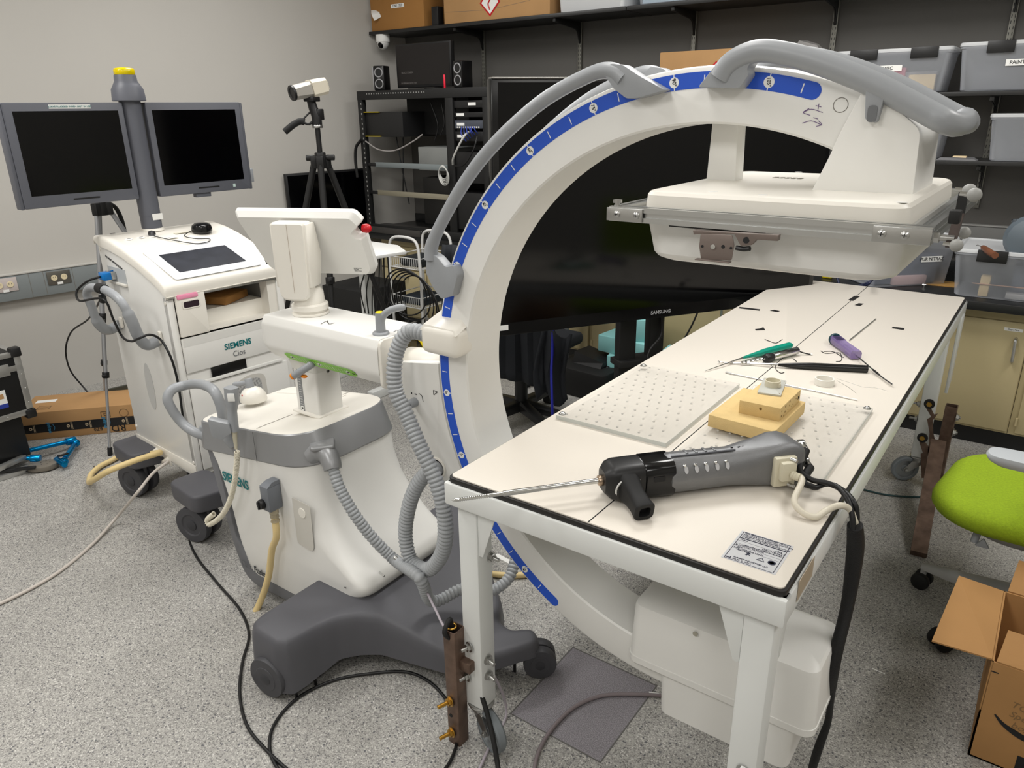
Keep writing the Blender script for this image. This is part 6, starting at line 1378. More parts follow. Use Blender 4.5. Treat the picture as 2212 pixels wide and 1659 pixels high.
# blue articulated arm
m_blu = mat('anodised_blue', (0, 130, 190), .25, metal=.75)
t = thing('articulated_arm', 'anodised blue articulated arm lying on the floor below the flight case', 'articulated arm', PZ(90, 980, 0))
def seg(a, b, r, r2=None, name='tube', m=None): return MB().cyl(a, b, r, r2, 20, bev=.002).build(name, m or m_blu, t)
J0, J1, J2, J3 = PZ(22, 988, .05), PZ(88, 990, .04), PZ(62, 966, .045), PZ(160, 957, .03)
seg(J0, PZ(70, 990, .045), .011); seg(PZ(66, 990, .045), J1, .018); MB().sphere(J0, .016, 16).build('joint', m_blu, t)
seg(PZ(35, 982, .06), PZ(62, 973, .055), .018); seg(PZ(58, 974, .055), PZ(146, 954, .045), .011); seg(PZ(143, 955, .045), PZ(163, 950, .04), .019); MB().sphere(PZ(164, 957, .035), .020, 18).build('joint', m_blu, t)
seg(PZ(163, 958, .035), PZ(140, 990, .03), .012); MB().sphere(PZ(138, 997, .028), .021, 18).build('joint', m_blu, t); seg(PZ(122, 992, .03), PZ(140, 1004, .03), .014)
MB().cyl(PZ(126, 985, .05), PZ(133, 984, .066), .006).box(PZ(138, 982, .068), (.012, .04, .008), .002).build('clamp_lever', m_black, t)
o = PZ(100, 1010, .006); MB().prism(rpoly([(-.085, -.01), (-.05, -.045), (.02, -.05), (.055, -.02), (.055, .02), (.01, .045), (-.05, .03)], .02), o, (.55, .83, 0), (-.83, .55, 0), .026, bev=.004).build('base_plate', mat('grey_brown_cast', (128, 122, 112), .5, metal=.4), t)
for a in range(5): MB().cyl(o + V((.02 * math.cos(a * 1.256), .02 * math.sin(a * 1.256), .0255)), o + V((.02 * math.cos(a * 1.256), .02 * math.sin(a * 1.256), .0265)), .0025, n=10).build('screw', m_black, t)
MB().cyl(PZ(56, 1018, .012), PZ(75, 1010, .016), .004, n=10).build('pin', m_black, t)
p = PZ(203, 1008, .003); o = MB().sphere((0, 0, .004), .007, 10, (1, .4, .5)).build('debris', mat('debris', (96, 92, 84), .8)); o.location = (p.x, p.y, 0); tag(o, 'small dark crumb on the floor left of the cart wheel', 'debris')
# =================================================================== counter, cabinets, shelves along the back wall
m_beige = mat('beige_cabinet', (190, 176, 136), .45)
m_ctop = mat('black_countertop', (30, 31, 32), .35)
m_shelf = mat('black_shelf', (34, 34, 34), .45)
m_std = mat('shelf_standard_metal', (118, 117, 110), .4, metal=.4)
o = MB().prism([(-4.478, 3.975), (XR, 3.975), (XR, YB), (-4.385, YB)], (0, 0, .695), (1, 0, 0), (0, 1, 0), .043, bev=.004).build('countertop', m_ctop); tag(o, 'long black countertop along the back wall over the beige cabinets', 'countertop')
o = MB().lo_hi((-4.38, YB - .02, .738), (XR, YB, .80), .002).build('backsplash', m_ctop); tag(o, 'low black upstand strip along the rear of the countertop', 'backsplash')
o = MB().lo_hi((-4.40, 4.10, .0), (XR, YB, .085)).build('trim_1', m_black); struct(o)
labs = {0: 'beige base cabinet at the right edge with a steel bar handle', -1: 'beige base cabinet right behind the green chair and table leg', -2: 'beige base cabinet behind the far end of the white table'}
x = -.005 + .47 * 3; k = 3
names = ['first', 'second', 'third', 'fourth', 'fifth', 'sixth', 'seventh', 'eighth', 'ninth', 'tenth', 'eleventh', 'twelfth', 'thirteenth']
m_dark = mat('door_gap', (60, 54, 44), .8)
while x > -3.9:
    x0, x1 = x - .47, x
    lab = {1: 'beige base cabinet cut by the right edge of the photo', 0: 'beige base cabinet with label and steel handle behind the green chair', -1: 'beige base cabinet behind the far right table leg', -2: 'beige base cabinet behind the far end of the white table'}.get(k, None)
    if lab is None: lab = 'beige base cabinet under the counter, %s from the right corner' % names[3 - k] if k > 1 else 'beige base cabinet under the counter, %s unit from the left end' % names[max(0, int(round((x0 + 4.46) / .47)))]
    c = thing('base_cabinet', lab, 'cabinet', ((x0 + x1) / 2, 4.3, .085), 0, 'beige base cabinets')
    MB().lo_hi((x0 + .001, 4.082, .085), (x1 - .001, YB - .002, .694)).build('carcass', m_beige, c)
    if x1 > -2.9:
        d_ = MB().lo_hi((x0 + .028, 4.064, .10), (x1 - .004, 4.083, .64), .003).build('door', m_beige, c)
        MB().tube([V((x1 - .05, 4.064, .565)), V((x1 - .05, 4.040, .56)), V((x1 - .048, 4.036, .51)), V((x1 - .046, 4.040, .46)), V((x1 - .046, 4.064, .455))], .0075, 8, 5).build('handle', m_alu, d_)
        if k == 0:
            l_ = MB().lo_hi((x1 - .105, 4.0625, .597), (x1 - .03, 4.0640, .612)).build('label', m_label, d_); text('Magna Fibre', .009, (x1 - .067, 4.0622, .6045), (1, 0, 0), (0, 0, 1), m_ink, l_)
        for z in (.16, .58): MB().cyl((x0 + .026, 4.06, z - .02), (x0 + .026, 4.06, z + .02), .005, n=10).build('hinge', m_beige, c)
    else:
        for z0, z1 in ((.47, .64), (.10, .46)):
            d_ = MB().lo_hi((x0 + .006, 4.064, z0), (x1 - .006, 4.083, z1 - .004), .003).build('drawer', m_beige, c)
            MB().tube([V((x0 + .18, 4.064, z1 - .05)), V((x0 + .18, 4.04, z1 - .05)), V((x0 + .29, 4.04, z1 - .05)), V((x0 + .29, 4.064, z1 - .05))], .006, 8, 0).build('handle', m_alu, d_)
    x -= .47; k -= 1
# wall raceway above the counter
o = thing('wall_raceway', 'grey cable raceway on the back wall above the countertop', 'cable raceway', (-.2, YB - .02, .95)); MB().lo_hi((-1.2, YB - .045, .86), (XR, YB, .995), .003).build('channel', mat('raceway_dark', (112, 112, 110), .5), o); MB().lo_hi((-1.2, YB - .05, .995), (XR, YB, 1.003), .002).build('lip', mat('raceway_lip2', (150, 149, 146), .5), o)
# slotted standards and brackets
def slots(x, z0, z1, par):
    for s in (-1, 1):
        mb = MB(); z = z0
        while z < z1: mb.lo_hi((x + s * .007 - .0016, YB - .0205, z), (x + s * .007 + .0016, YB - .0195, z + .014)); z += .026
        o = mb.build('slots', m_ink, par); o['kind'] = 'stuff'
for i, x in enumerate((-3.615, -2.80, -2.0, -1.19, -.367, .45)):
    lab = 'slotted metal shelf standard on the back wall, ' + ['behind the rack beside the portrait monitor', 'left of the ring arm above the television', 'above the cardboard box on the middle shelf', 'left of the clear bins', 'rightmost in view behind the PAINTING bin', 'beyond the right edge'][i]
    s = thing('shelf_standard', lab, 'shelf standard', (x, YB - .01, 1.6), 0, 'slotted shelf standards')
    MB().lo_hi((x - .0135, YB - .02, 1.085 if i > 2 else 1.0), (x + .0135, YB, 2.6), .001).build('rail', m_std, s)
    slots(x, 1.62 if i < 3 else 1.10, 2.1, s)
    for (zt, y0) in ((2.135, 4.30), (1.63, 4.35), (1.315, 4.35)):
        if zt < 2 and i < 2: continue
        if zt < 1.5 and i < 3: continue
        mb = MB(); mb.prism(rpoly([(0, 0), (-(YB - y0) + .02, 0), (-(YB - y0) + .02, -.022), (-.07, -.045), (-.045, -.06), (-.02, -.13), (0, -.13)], [.001, .004, .006, .02, .02, .02, .001]), (x - .004, YB - .005, zt), (0, 1, 0), (0, 0, 1), .005, bev=.0008); mb.prism(rpoly([(0, 0), (-(YB - y0) + .02, 0), (-(YB - y0) + .02, -.022), (-.07, -.045), (-.045, -.06), (-.02, -.13), (0, -.13)], [.001, .004, .006, .02, .02, .02, .001]), (x + .004, YB - .005, zt), (0, 1, 0), (0, 0, 1), .004, bev=.0008)
        mb.box((x, y0 + .02, zt - .011), (.02, .006, .020), .002)
        mb.build('bracket', m_shelf, s)
o = MB().lo_hi((-4.43, 4.30, 2.137), (-2.29, YB, 2.160), .002).build('shelf_board', m_shelf); tag(o, 'left board of the top black shelf, under the brown boxes', 'shelf', 'black shelf boards')
o = MB().lo_hi((-2.285, 4.30, 2.137), (.9, YB, 2.160), .002).build('shelf_board', m_shelf); tag(o, 'right board of the top black shelf, under the white bins', 'shelf', 'black shelf boards')
o = MB().lo_hi((-2.15, 4.35, 1.632), (.9, YB, 1.652), .002).build('shelf_board', m_shelf); tag(o, 'middle black shelf board holding the PAINTING bin', 'shelf', 'black shelf boards')
o = MB().lo_hi((-1.25, 4.35, 1.316), (.9, YB, 1.336), .002).build('shelf_board', m_shelf); tag(o, 'lowest black shelf board just above the counter area', 'shelf', 'black shelf boards')

# =================================================================== boxes and bins
m_clear = mat('clear_bin_plastic', (212, 216, 224), .25, alpha=.36, ior=1.2)
m_clearl = mat('clear_lid_plastic', (226, 228, 230), .3, alpha=.62, ior=1.2)
m_contd = mat('dark_contents', (92, 94, 100), .8)
def carton(name, label, a, b, m, group, extra=None):
    a, b = V(a), V(b); c = V(((a.x + b.x) / 2, (a.y + b.y) / 2, a.z))
    t = thing(name, label, 'cardboard box', c, 0, group)
    MB().lo_hi(a, b, .004).build('carton', m, t); return t
Y1 = 4.315
t = carton('cardboard_box', 'brown cardboard box at the left end of the top shelf', (-4.41, Y1, 2.161), (-3.885, 4.62, 2.50), m_cardd, 'boxes on the shelves')
MB().lo_hi((-4.20, Y1 - .001, 2.30), (-4.07, Y1 - .0002, 2.325)).build('label', m_label, t); MB().tube([V((-4.36, Y1 - .001, 2.30)), V((-4.33, Y1 - .03, 2.27)), V((-4.32, Y1 - .02, 2.24))], .03, 4, 4, sec=[(1, .02), (-1, .02), (-1, -.02), (1, -.02)]).build('peeling_label', m_label, t)
text('ONE STEP', .022, (-4.135, Y1 - .0016, 2.3125), (1, 0, 0), (0, 0, 1), m_ink, t)
t = carton('cardboard_box', 'light cardboard box with a red hazard diamond on the top shelf', (-3.70, Y1, 2.161), (-2.83, 4.62, 2.50), m_card, 'boxes on the shelves')
def diamond(c, s, par):
    MB().prism([(0, -s), (s, 0), (0, s), (-s, 0)], c, (1, 0, 0), (0, 0, 1), -.0005 if False else .0005).build('hazard_diamond', m_red, par); MB().prism([(0, -s * .82), (s * .82, 0), (0, s * .82), (-s * .82, 0)], V(c) + V((0, -.0009, 0)), (1, 0, 0), (0, 0, 1), .0004).build('diamond_field', m_label, par)
    MB().tube([V(c) + V((0, -.0018, -s * .5)), V(c) + V((-s * .15, -.0018, -.1 * s)), V(c) + V((s * .05, -.0018, .2 * s))], s * .06, 6, 4).build('flame_mark', m_red, par)
diamond((-3.30, Y1 - .001, 2.265), .085, t); MB().tube([V((-3.69, Y1 - .0005, 2.235)), V((-3.30, Y1 - .0005, 2.225)), V((-2.98, Y1 - .0005, 2.25))], .0008, 5, 4).build('crease', m_seam, t)
o = MB().lo_hi((-.03, -.03, 0), (.03, .03, .12), .004).build('small_box', m_black); o.location = (-3.79, 4.35, 2.161); tag(o, 'small dark box between the two cardboard boxes on the top shelf', 'box')
def bin_(label, c, w, d, h, clip=(), lid=True, rz=0.0, tag_=None, m=None, body_m=None, contents=(), grp='plastic storage bins', tx=0, lw=.0):
    t = thing('storage_bin', label, 'storage bin', c, rz, grp); M = Matrix.Translation(V(c)) @ Matrix.Rotation(rz, 4, 'Z')
    def L(mb, n, mm, par=t, **k): return mb.build(n, mm, par, world=False, **k)
    mb = MB(); k = .86; lo = []
    for z, s in ((0.004, k * .96), (.0, k * .93)): pass
    def rr(z, s, dz=0): return [(a, b, z) for a, b in rrect(w * s, d * s * 1.0, .025, 3)]
    mb.loft([rr(.0, .86), rr(.006, .89), rr(h * .9, .965), rr(h * .92, .985), rr(h, .985)], cap=False); 
    mb._f([mb.bm.verts.new(V(p)) for p in rr(.001, .87)]); L(mb, 'tub', body_m or m_clear, angle=40)
    if lid:
        mb = MB(); mb.loft([rr(h * .97, 1.0), rr(h + .004, 1.0), rr(h + .010, .985), rr(h + .010, .93), rr(h + .004, .91), rr(h + .004, .2)], cap=True); L(mb, 'lid', m_clearl, angle=30)
    for cx_, cw in clip:
        mb = MB(); mb.lo_hi((cx_ - cw / 2, -d / 2 - .008, h * .80), (cx_ + cw / 2, -d / 2 + .004, h + (.012 if lid else 0)), .003); L(mb, 'latch', m_black)
    if tag_:
        mb = MB(); mb.lo_hi((tx - lw / 2, -d * .483 - .002, h * .52), (tx + lw / 2, -d * .483, h * .52 + .028)); l_ = L(mb, 'label', m_label)
        text(tag_, .022, (tx, -d * .483 - .0026, h * .52 + .014), (1, 0, 0), (0, 0, 1), m_ink, l_, world=False, bold=.01)
    for (x0, y0, z0, x1, y1, z1, mm, nm) in contents: mb = MB(); mb.lo_hi((x0, y0, z0), (x1, y1, z1), .004); L(mb, nm, mm)
    return t
m_mb = mat('milky_bin', (222, 224, 226), .35)
m_pinkc = mat('pink_paper', (206, 120, 140), .8); m_woodc = mat('pale_wood', (222, 200, 160), .6); m_bluec = mat('slate_contents', (104, 112, 130), .7)
bin_('milky white bin on the top shelf right of the hazard box', (-2.55, 4.47, 2.161), .50, .30, .26, body_m=m_mb)
bin_('clear bin with pale blue bags on the top shelf', (-1.95, 4.47, 2.161), .62, .30, .26, contents=((-.27, -.1, .01, .27, .1, .16, mat('pale_blue_bag', (190, 214, 232), .5), 'bag'),))
bin_('clear bin marked MISC on the middle shelf', (-.83, 4.50, 1.653), .54, .29, .195, clip=((-.13, .13), (.145, .12)), tag_='PARTS - MISC', tx=-.05, lw=.21, contents=((-.19, -.05, .006, .20, .06, .10, mat('slate_box', (150, 150, 156), .7), 'contents'), (-.02, -.06, .006, .06, .02, .12, m_pinkc, 'pink_card'), (.08, -.07, .006, .2, .02, .085, m_woodc, 'beige_block')))
bin_('clear bin marked PAINTING with a large black latch on the middle shelf', (-.27, 4.50, 1.653), .54, .29, .205, clip=((-.10, .11),), tag_='PAINTING', tx=-.005, lw=.13, contents=((-.2, -.05, .006, .22, .05, .13, m_contd, 'contents'),))
bin_('clear bin on the lowest shelf at the right edge', (-.10, 4.49, 1.337), .52, .28, .205, contents=((.02, -.05, .006, .2, .05, .12, m_contd, 'contents'),))
bin_('clear bin on the lowest shelf half hidden by the detector arm', (-.80, 4.49, 1.337), .54, .28, .22, contents=((-.2, -.05, .006, .2, .05, .14, m_bluec, 'contents'),))
bin_('clear bin on the counter with a black latch, half hidden behind the detector', (-.66, 4.26, .739), .46, .36, .235, rz=.95 - .2, clip=((-.0, .09),), tag_='PUR NITRAZ', tx=.09, lw=.11, contents=((-.17, -.13, .006, .16, .12, .15, m_bluec, 'contents'), (-.08, -.15, .004, .1, -.05, .05, mat('pale_pink', (220, 190, 190), .7), 'pink_item')))
bf = bin_('large clear bin at the right on the counter with parts inside', (-.075, 4.22, .739), .60, .38, .215, clip=((-.14, .12),), contents=((-.05, -.08, .006, .26, .12, .15, mat('slate_box2', (118, 126, 142), .7), 'blue_box'), (-.17, -.15, .004, -.13, -.10, .10, m_woodc, 'wooden_stick'), (-.2, -.155, .06, .24, -.148, .065, mat('thin_red_stick', (190, 150, 130), .6), 'thin_stick'), (-.06, -.15, .004, .22, -.10, .03, mat('pale_parts', (176, 176, 178), .5), 'loose_parts')))
# cardboard box on the middle shelf
t = carton('cardboard_box', 'tan cardboard box on the middle shelf behind the ring arm', (-2.09, 4.37, 1.653), (-1.40, 4.60, 1.905), m_card, 'boxes on the shelves'); diamond((-1.74, 4.3685, 1.77), .075, t)
o = MB().loft([[(-.10, -.08, 0), (.12, -.08, 0), (.12, .08, 0), (-.10, .08, 0)], [(-.08, -.06, .08), (.09, -.07, .06), (.08, .05, .09), (-.05, .06, .07)], [(-.05, -.02, .15), (.05, -.03, .12), (.04, .03, .13), (-.02, .03, .15)]]).build('clear_bag', mat('clear_film', (170, 168, 166), .2, alpha=.5)); o.location = (-1.27, 4.48, 1.78); tag(o, 'crumpled clear plastic bag sticking up left of the MISC bin', 'plastic bag')
o = MB().lo_hi((-.16, -.12, 0), (.16, .12, .127), .004).build('grey_case', mat('pale_grey_case', (186, 188, 190), .4)); o.location = (-1.27, 4.50, 1.653); tag(o, 'pale grey case on the middle shelf under the crumpled bag', 'case')
o = MB().lo_hi((-.03, -.02, 0), (.03, .02, .018), .003).build('wood_block', m_woodc); o.location = (-.46, 4.42, 1.337); tag(o, 'small wooden block on the lowest shelf left of the clear bin', 'block')
o = MB().loft([[(-.09, -.03, 0), (.09, -.04, 0), (.09, .05, 0), (-.09, .04, 0)], [(-.07, -.02, .012), (.08, -.03, .006), (.07, .03, .014), (-.05, .02, .008)]]).build('grey_rag', mat('rag_grey', (110, 110, 112), .9)); o.location = (-.47, 4.40, 1.3362); tag(o, 'flat grey rag on the lowest shelf beside the wooden block', 'rag')
# small things on the counter
t = thing('screwdriver', 'hook tool with a brown wooden handle lying on the large clear bin', 'hand tool', PZ(2130, 545, .965))
hz = .739 + .215 + .02
MB().tube([PZ(2150, 552, hz + .004), PZ(2138, 545, hz + .006), PZ(2124, 535, hz + .004)], lambda u: .014 if u < .6 else .014 - .006 * (u - .6), 12, 6).build('handle', mat('brown_wood', (118, 74, 52), .5, var=.15, vscale=30), t, angle=60)
MB().tube([PZ(2124, 535, hz + .004), PZ(2113, 530, hz + .002)], .0022, 8, 0).torus(PZ(2112, 530, hz + .004), (0, -.5, 1), .004, .0015, 14, 5).build('shaft', m_steel, t)
o = MB().prism(rpoly([(-.09, -.06), (.10, -.05), (.10, .07), (-.06, .07)], .004), (0, 0, 0), (1, 0, 0), (0, 1, 0), .004).build('amber_sheet', mat('amber_sheet', (196, 150, 84), .3)); p = PZ(2020, 612, .739); o.location = (p.x, p.y, .7385); tag(o, 'amber brown sheet lying on the counter between the two clear bins', 'sheet')
p = PZ(1996, 618, .745); o = MB().cyl((0, 0, 0), (0, 0, .012), .005, n=12).cyl((-.008, 0, .014), (.008, 0, .014), .004, n=10).build('small_fitting', m_chrome); o.location = (p.x, p.y, .7385); tag(o, 'small chrome fitting on the counter in front of the amber sheet', 'fitting')
p = PZ(1798, 588, .76); o = MB().lathe([(.07, 0), (.07, .045), (.045, .045), (.045, 0)], (0, 0, 0), (0, 0, 1), 32, cap=False).build('tape_roll', mat('cream_roll', (200, 192, 168), .6)); o.location = (p.x, p.y + .1, .7385); tag(o, 'cream tape roll on the counter behind the table end', 'tape roll')
p = PZ(1788, 596, .75); o = MB().box((0, 0, .015), (.05, .03, .03), .006).build('yellow_clip', m_yel); o.location = (p.x, p.y, .7385); tag(o, 'small yellow clip on the counter beside the tape roll', 'clip')
m_navy = mat('navy_cable', (26, 34, 66), .45)
cable('blue_cable', [PZ(1880, 575, .93), PY(1882, 600, 3.93), PY(1878, 612, 3.9), PY(1850, 622, 3.95), PY(1835, 623, 3.97), PY(1880, 608, 3.96), PY(1898, 588, 4.0)], .006, m_navy, 'navy blue cable hanging behind the far end of the table')
cable('blue_cable', [PY(1805, 580, 4.03), PY(1808, 598, 4.0), PY(1812, 612, 3.98)], .006, m_navy, 'short navy cable beside the tape roll on the counter')
# grey mask-like housing at the right edge
t = thing('respirator_mask', 'grey respirator mask lying on the large clear bin at the right edge', 'mask', PY(2212, 500, 4.15))
c = PY(2235, 515, 4.12); MB().loft([[c + V((math.cos(a) * r * 1.1, dy, math.sin(a) * r)) for a in [2 * PI * k / 20 for k in range(20)]] for r, dy in ((.06, .05), (.10, .02), (.11, -.02), (.095, -.05), (.05, -.07))]).build('shell', mat('slate_plastic', (96, 106, 114), .4), t)
for px, py in ((2190, 478), (2178, 500), (2182, 512), (2196, 520)): MB().cyl(PY(px, py, 4.10), PY(px + 10, py + 2, 4.12), .012, .016, 12, bev=.003).build('strap_buckle', mat('dark_slate', (70, 76, 82), .5) if 'dark_slate' not in MATS else MATS['dark_slate'], t)
MB().tube([PY(2185, 480, 4.14), PY(2205, 478, 4.14), PY(2230, 470, 4.16)], .012, 8, 5).build('strap', m_black, t)

# =================================================================== big television on a floor stand
tvd = V((.556, .831, 0)).normalized(); tvn = V((tvd.y, -tvd.x, 0)); tvo = V((-1.774, 2.315, 0))
def TV(s, z, off=0.0): return tvo + tvd * s + tvn * off + V((0, 0, z))
RT = math.atan2(tvd.y, tvd.x)
tv = thing('television', 'very large black television on a floor stand behind the ring arm', 'television', TV(.78, 0, -.05))
TW = 1.60
MB().box(TV(TW / 2, 1.2175, -.03), (TW, .05, .985), .006, rz=RT).build('housing', mat('tv_black', (10, 10, 11), .18, spec=.5), tv)
MB().box(TV(TW / 2, 1.238, -.0045), (TW - .055, .002, .915), 0, rz=RT).build('screen', m_glassb, tv)
MB().box(TV(TW / 2, 1.7115, -.022), (TW - .01, .05, .006), .002, rz=RT).build('chrome_edge', m_chrome, tv)
text('SAMSUNG', .022, TV(.772, .752, -.004), tvd, (0, 0, 1), mat('logo_grey', (170, 170, 172), .4), tv, 'lettering', bold=.02)
MB().box(TV(.028, .762, -.0025), (.05, .001, .022), 0, rz=RT).build('white_sticker', m_label, tv)
for s in (.665, .815): MB().box(TV(s, .55, -.12), (.085 if s < .7 else .075, .05, 1.1), .005, rz=RT).build('stand_column', m_blackm, tv)
MB().box(TV(.74, .50, -.12), (.25, .10, .03), .004, rz=RT).build('stand_shelf', m_blackm, tv)
MB().box(TV(.74, 1.2, -.09), (.5, .06, .4), .004, rz=RT).build('wall_mount', m_blackm, tv)
mb = MB(); mb.box(TV(.74, .04, -.12), (.8, .07, .05), .006, rz=RT); mb.box(TV(.42, .04, -.12), (.07, .5, .05), .006, rz=RT); mb.box(TV(1.06, .04, -.12), (.07, .5, .05), .006, rz=RT); mb.build('stand_base', m_blackm, tv)
MB().tube([TV(.83, .72, -.09), TV(.82, .62, -.07), TV(.76, .56, -.06), TV(.74, .5, -.05), TV(.76, .4, -.06), TV(.80, .3, -.09)], .006, 8, 6).build('cable', m_cable, tv)

# =================================================================== office chair with jacket, rolling stand, hard case, foam
m_jack = mat('dark_jacket_cloth', (22, 25, 30), .9, bump=.3, bscale=120)
hx = V((-2.17, 3.04, 0))
oc = thing('office_chair', 'black five-star office chair behind the television, seen through the ring', 'office chair', hx)
MB().box(hx + V((0, 0, .46)), (.50, .48, .07), .03, 3).build('seat', m_jack, oc)
MB().box(hx + V((.05, -.24, .72)), (.46, .05, .50), .024, 3, rz=.3).build('backrest', m_black, oc)
MB().cyl(hx + V((0, 0, .10)), hx + V((0, 0, .43)), .035, n=20).build('gas_column', m_black, oc)
for k, a in enumerate((6, -28, -100, 170, 95)):
    a = math.radians(a); d = V((math.cos(a), math.sin(a), 0)); e = hx + d * .31
    lg = MB().loft([[hx + d * s + V((-d.y, d.x, 0)) * (w * u) + V((0, 0, z + h * v)) for u, v in ((-1, -1), (1, -1), (1, .6), (.6, 1), (-.6, 1), (-1, .6))] for s, w, z, h in ((.0, .035, .105, .028), (.15, .028, .095, .02), (.32, .02, .075, .014))]).build('leg', m_black, oc)
    MB().cyl(e + V((-d.y, d.x, 0)) * -.022 + V((0, 0, .03)), e + V((-d.y, d.x, 0)) * .022 + V((0, 0, .03)), .03, n=20, bev=.005).build('caster', m_rubber, lg)
# jacket draped over the back
jk = thing('jacket', 'black jacket with a blue edge cord draped over the office chair', 'jacket', hx + V((.1, -.2, .4)))
bx0 = hx + V((.06, -.27, 0)); ju = V((math.cos(.3), math.sin(.3), 0)); jn_ = V((math.sin(.3), -math.cos(.3), 0))
def JP(u, z, f): return bx0 + ju * u + jn_ * f + V((0, 0, z))
rows = []
r_ = random.Random(3)
for i, z in enumerate((1.0, .95, .80, .65, .52, .44, .39, .35)):
    row = []
    for k in range(25):
        u = -.27 + .54 * k / 24; w = 1 + .10 * (1.0 - z); f = .03 + .025 * math.sin(k * .9 + z * 4) * (1.05 - z) + .012 * math.sin(k * 2.1)
        zz = z + (.0 if z > .4 else (.10 * math.sin((u + .27) / .54 * PI * 1.5) * (.4 - z) / .2))
        row.append(JP(u * w, zz, f + (.0 if z < .99 else -.02)))
    rows.append(row)
mb = MB(); mb.loft(rows, cap=False, closed=False); mb.build('cloth', m_jack, jk, solid=.012)
rows = []
for z in (.62, .5, .42, .36, .32, .28): rows.append([JP(.22 + .018 * k + .02 * math.sin(z * 12) , z + .03 * math.sin(k * .8), .05 + .02 * math.sin(k * 1.3 + z * 5)) for k in range(9)])
mb = MB(); mb.loft(rows, cap=False, closed=False); mb.build('sleeve', m_jack, jk, solid=.014)
cable('blue_strap', [PY(1194, 700, 2.80), PY(1193, 760, 2.78), PY(1191, 800, 2.76), PY(1193, 880, 2.74), PZ(1196, 962, .01)], .006, mat('royal_blue_strap', (24, 30, 150), .5), 'royal blue strap hanging straight down beside the jacket', 'strap')
rs_ = thing('rolling_stand', 'rolling stand with silver legs and black casters behind the jacket', 'stand', (-2.3, 3.75, 0))
for px, py, nm in ((1222, 828, 0), (1137, 835, 1), (1290, 800, 2)):
    f = PZ(px, py, .0); f.z = 0
    if nm == 2: f = PZ(1222, 828, 0) + (PZ(1137, 835, 0) - PZ(1222, 828, 0)) * .0 + V((-.15, .22, 0)); f.z = 0
    lg = MB().cyl(f + V((0, 0, .07)), f + V((0, 0, .72)), .017, n=14).build('leg', m_al2, rs_)
    MB().cyl(f + V((-.022, 0, .038)), f + V((.022, 0, .038)), .038, n=22, bev=.005).box(f + V((0, 0, .07)), (.03, .03, .03), .004).build('caster', m_rubber, lg)
MB().lo_hi((-2.62, 3.42, .72), (-2.05, 3.90, .745), .004).build('top', m_blackm, rs_)
pl_ = PZ(1262, 842, 0)
hc_ = thing('hard_case', 'black ribbed hard case on the floor under the television', 'case', (pl_.x + .12, pl_.y + .1, 0))
MB().box((pl_.x + .16, pl_.y + .12, .085), (.34, .24, .17), .03, 3).build('shell', mat('case_ribbed', (20, 20, 21), .35), hc_)
for k in range(3): MB().box((pl_.x + .06 + .09 * k, pl_.y + .12, .09), (.022, .256, .175), .02, 3).build('rib', m_black, hc_)
m_tealf = mat('pale_teal_foam', (150, 212, 212), .8)
for a, b, rz, lab in (((-1.87, 3.80, .0), (.30, .22, .24), .2, 'pale teal foam block at the bottom of the stack behind the television stand'), ((-1.90, 3.80, .24), (.36, .20, .10), -.1, 'wide pale teal foam slab in the middle of the foam stack'), ((-1.84, 3.80, .34), (.24, .18, .13), .4, 'pale teal foam piece on top of the foam stack'), ((-1.58, 3.72, .0), (.16, .18, .33), .1, 'upright pale teal foam piece right of the foam stack')):
    o = MB().prism(rpoly([(-b[0] / 2, -b[1] / 2), (b[0] / 2, -b[1] / 2), (b[0] / 2, b[1] * .1), (b[0] * .2, b[1] / 2), (-b[0] / 2, b[1] / 2)], .01), (0, 0, 0), (1, 0, 0), (0, 1, 0), b[2], bev=.006).build('foam_piece', m_tealf); o.location = a; o.rotation_euler = (0, 0, rz); tag(o, lab, 'foam piece', 'teal foam pieces')
t = thing('fan_base', 'dark flat floor platform with a wedge on it left of the teal foam', 'platform', (-2.15, 3.7, 0))
MB().prism(rpoly([(-.30, -.18), (.20, -.22), (.22, .15), (-.10, .20)], .05), (-2.12, 3.72, .0), (1, 0, 0), (0, 1, 0), .17, bev=.02).build('platform', m_blackm, t); MB().loft([[(-2.2, 3.62, .171), (-2.0, 3.60, .171), (-1.98, 3.78, .171), (-2.18, 3.80, .171)], [(-2.2, 3.64, .24), (-2.0, 3.63, .20), (-1.98, 3.78, .20), (-2.18, 3.78, .24)]]).build('wedge', m_black, t)
cable('black_cable', [V((-1.50, 3.9, .70)), V((-1.56, 3.85, .45)), V((-1.66, 3.75, .2))], .005, m_cable, 'short black cable slanting down right of the teal foam')

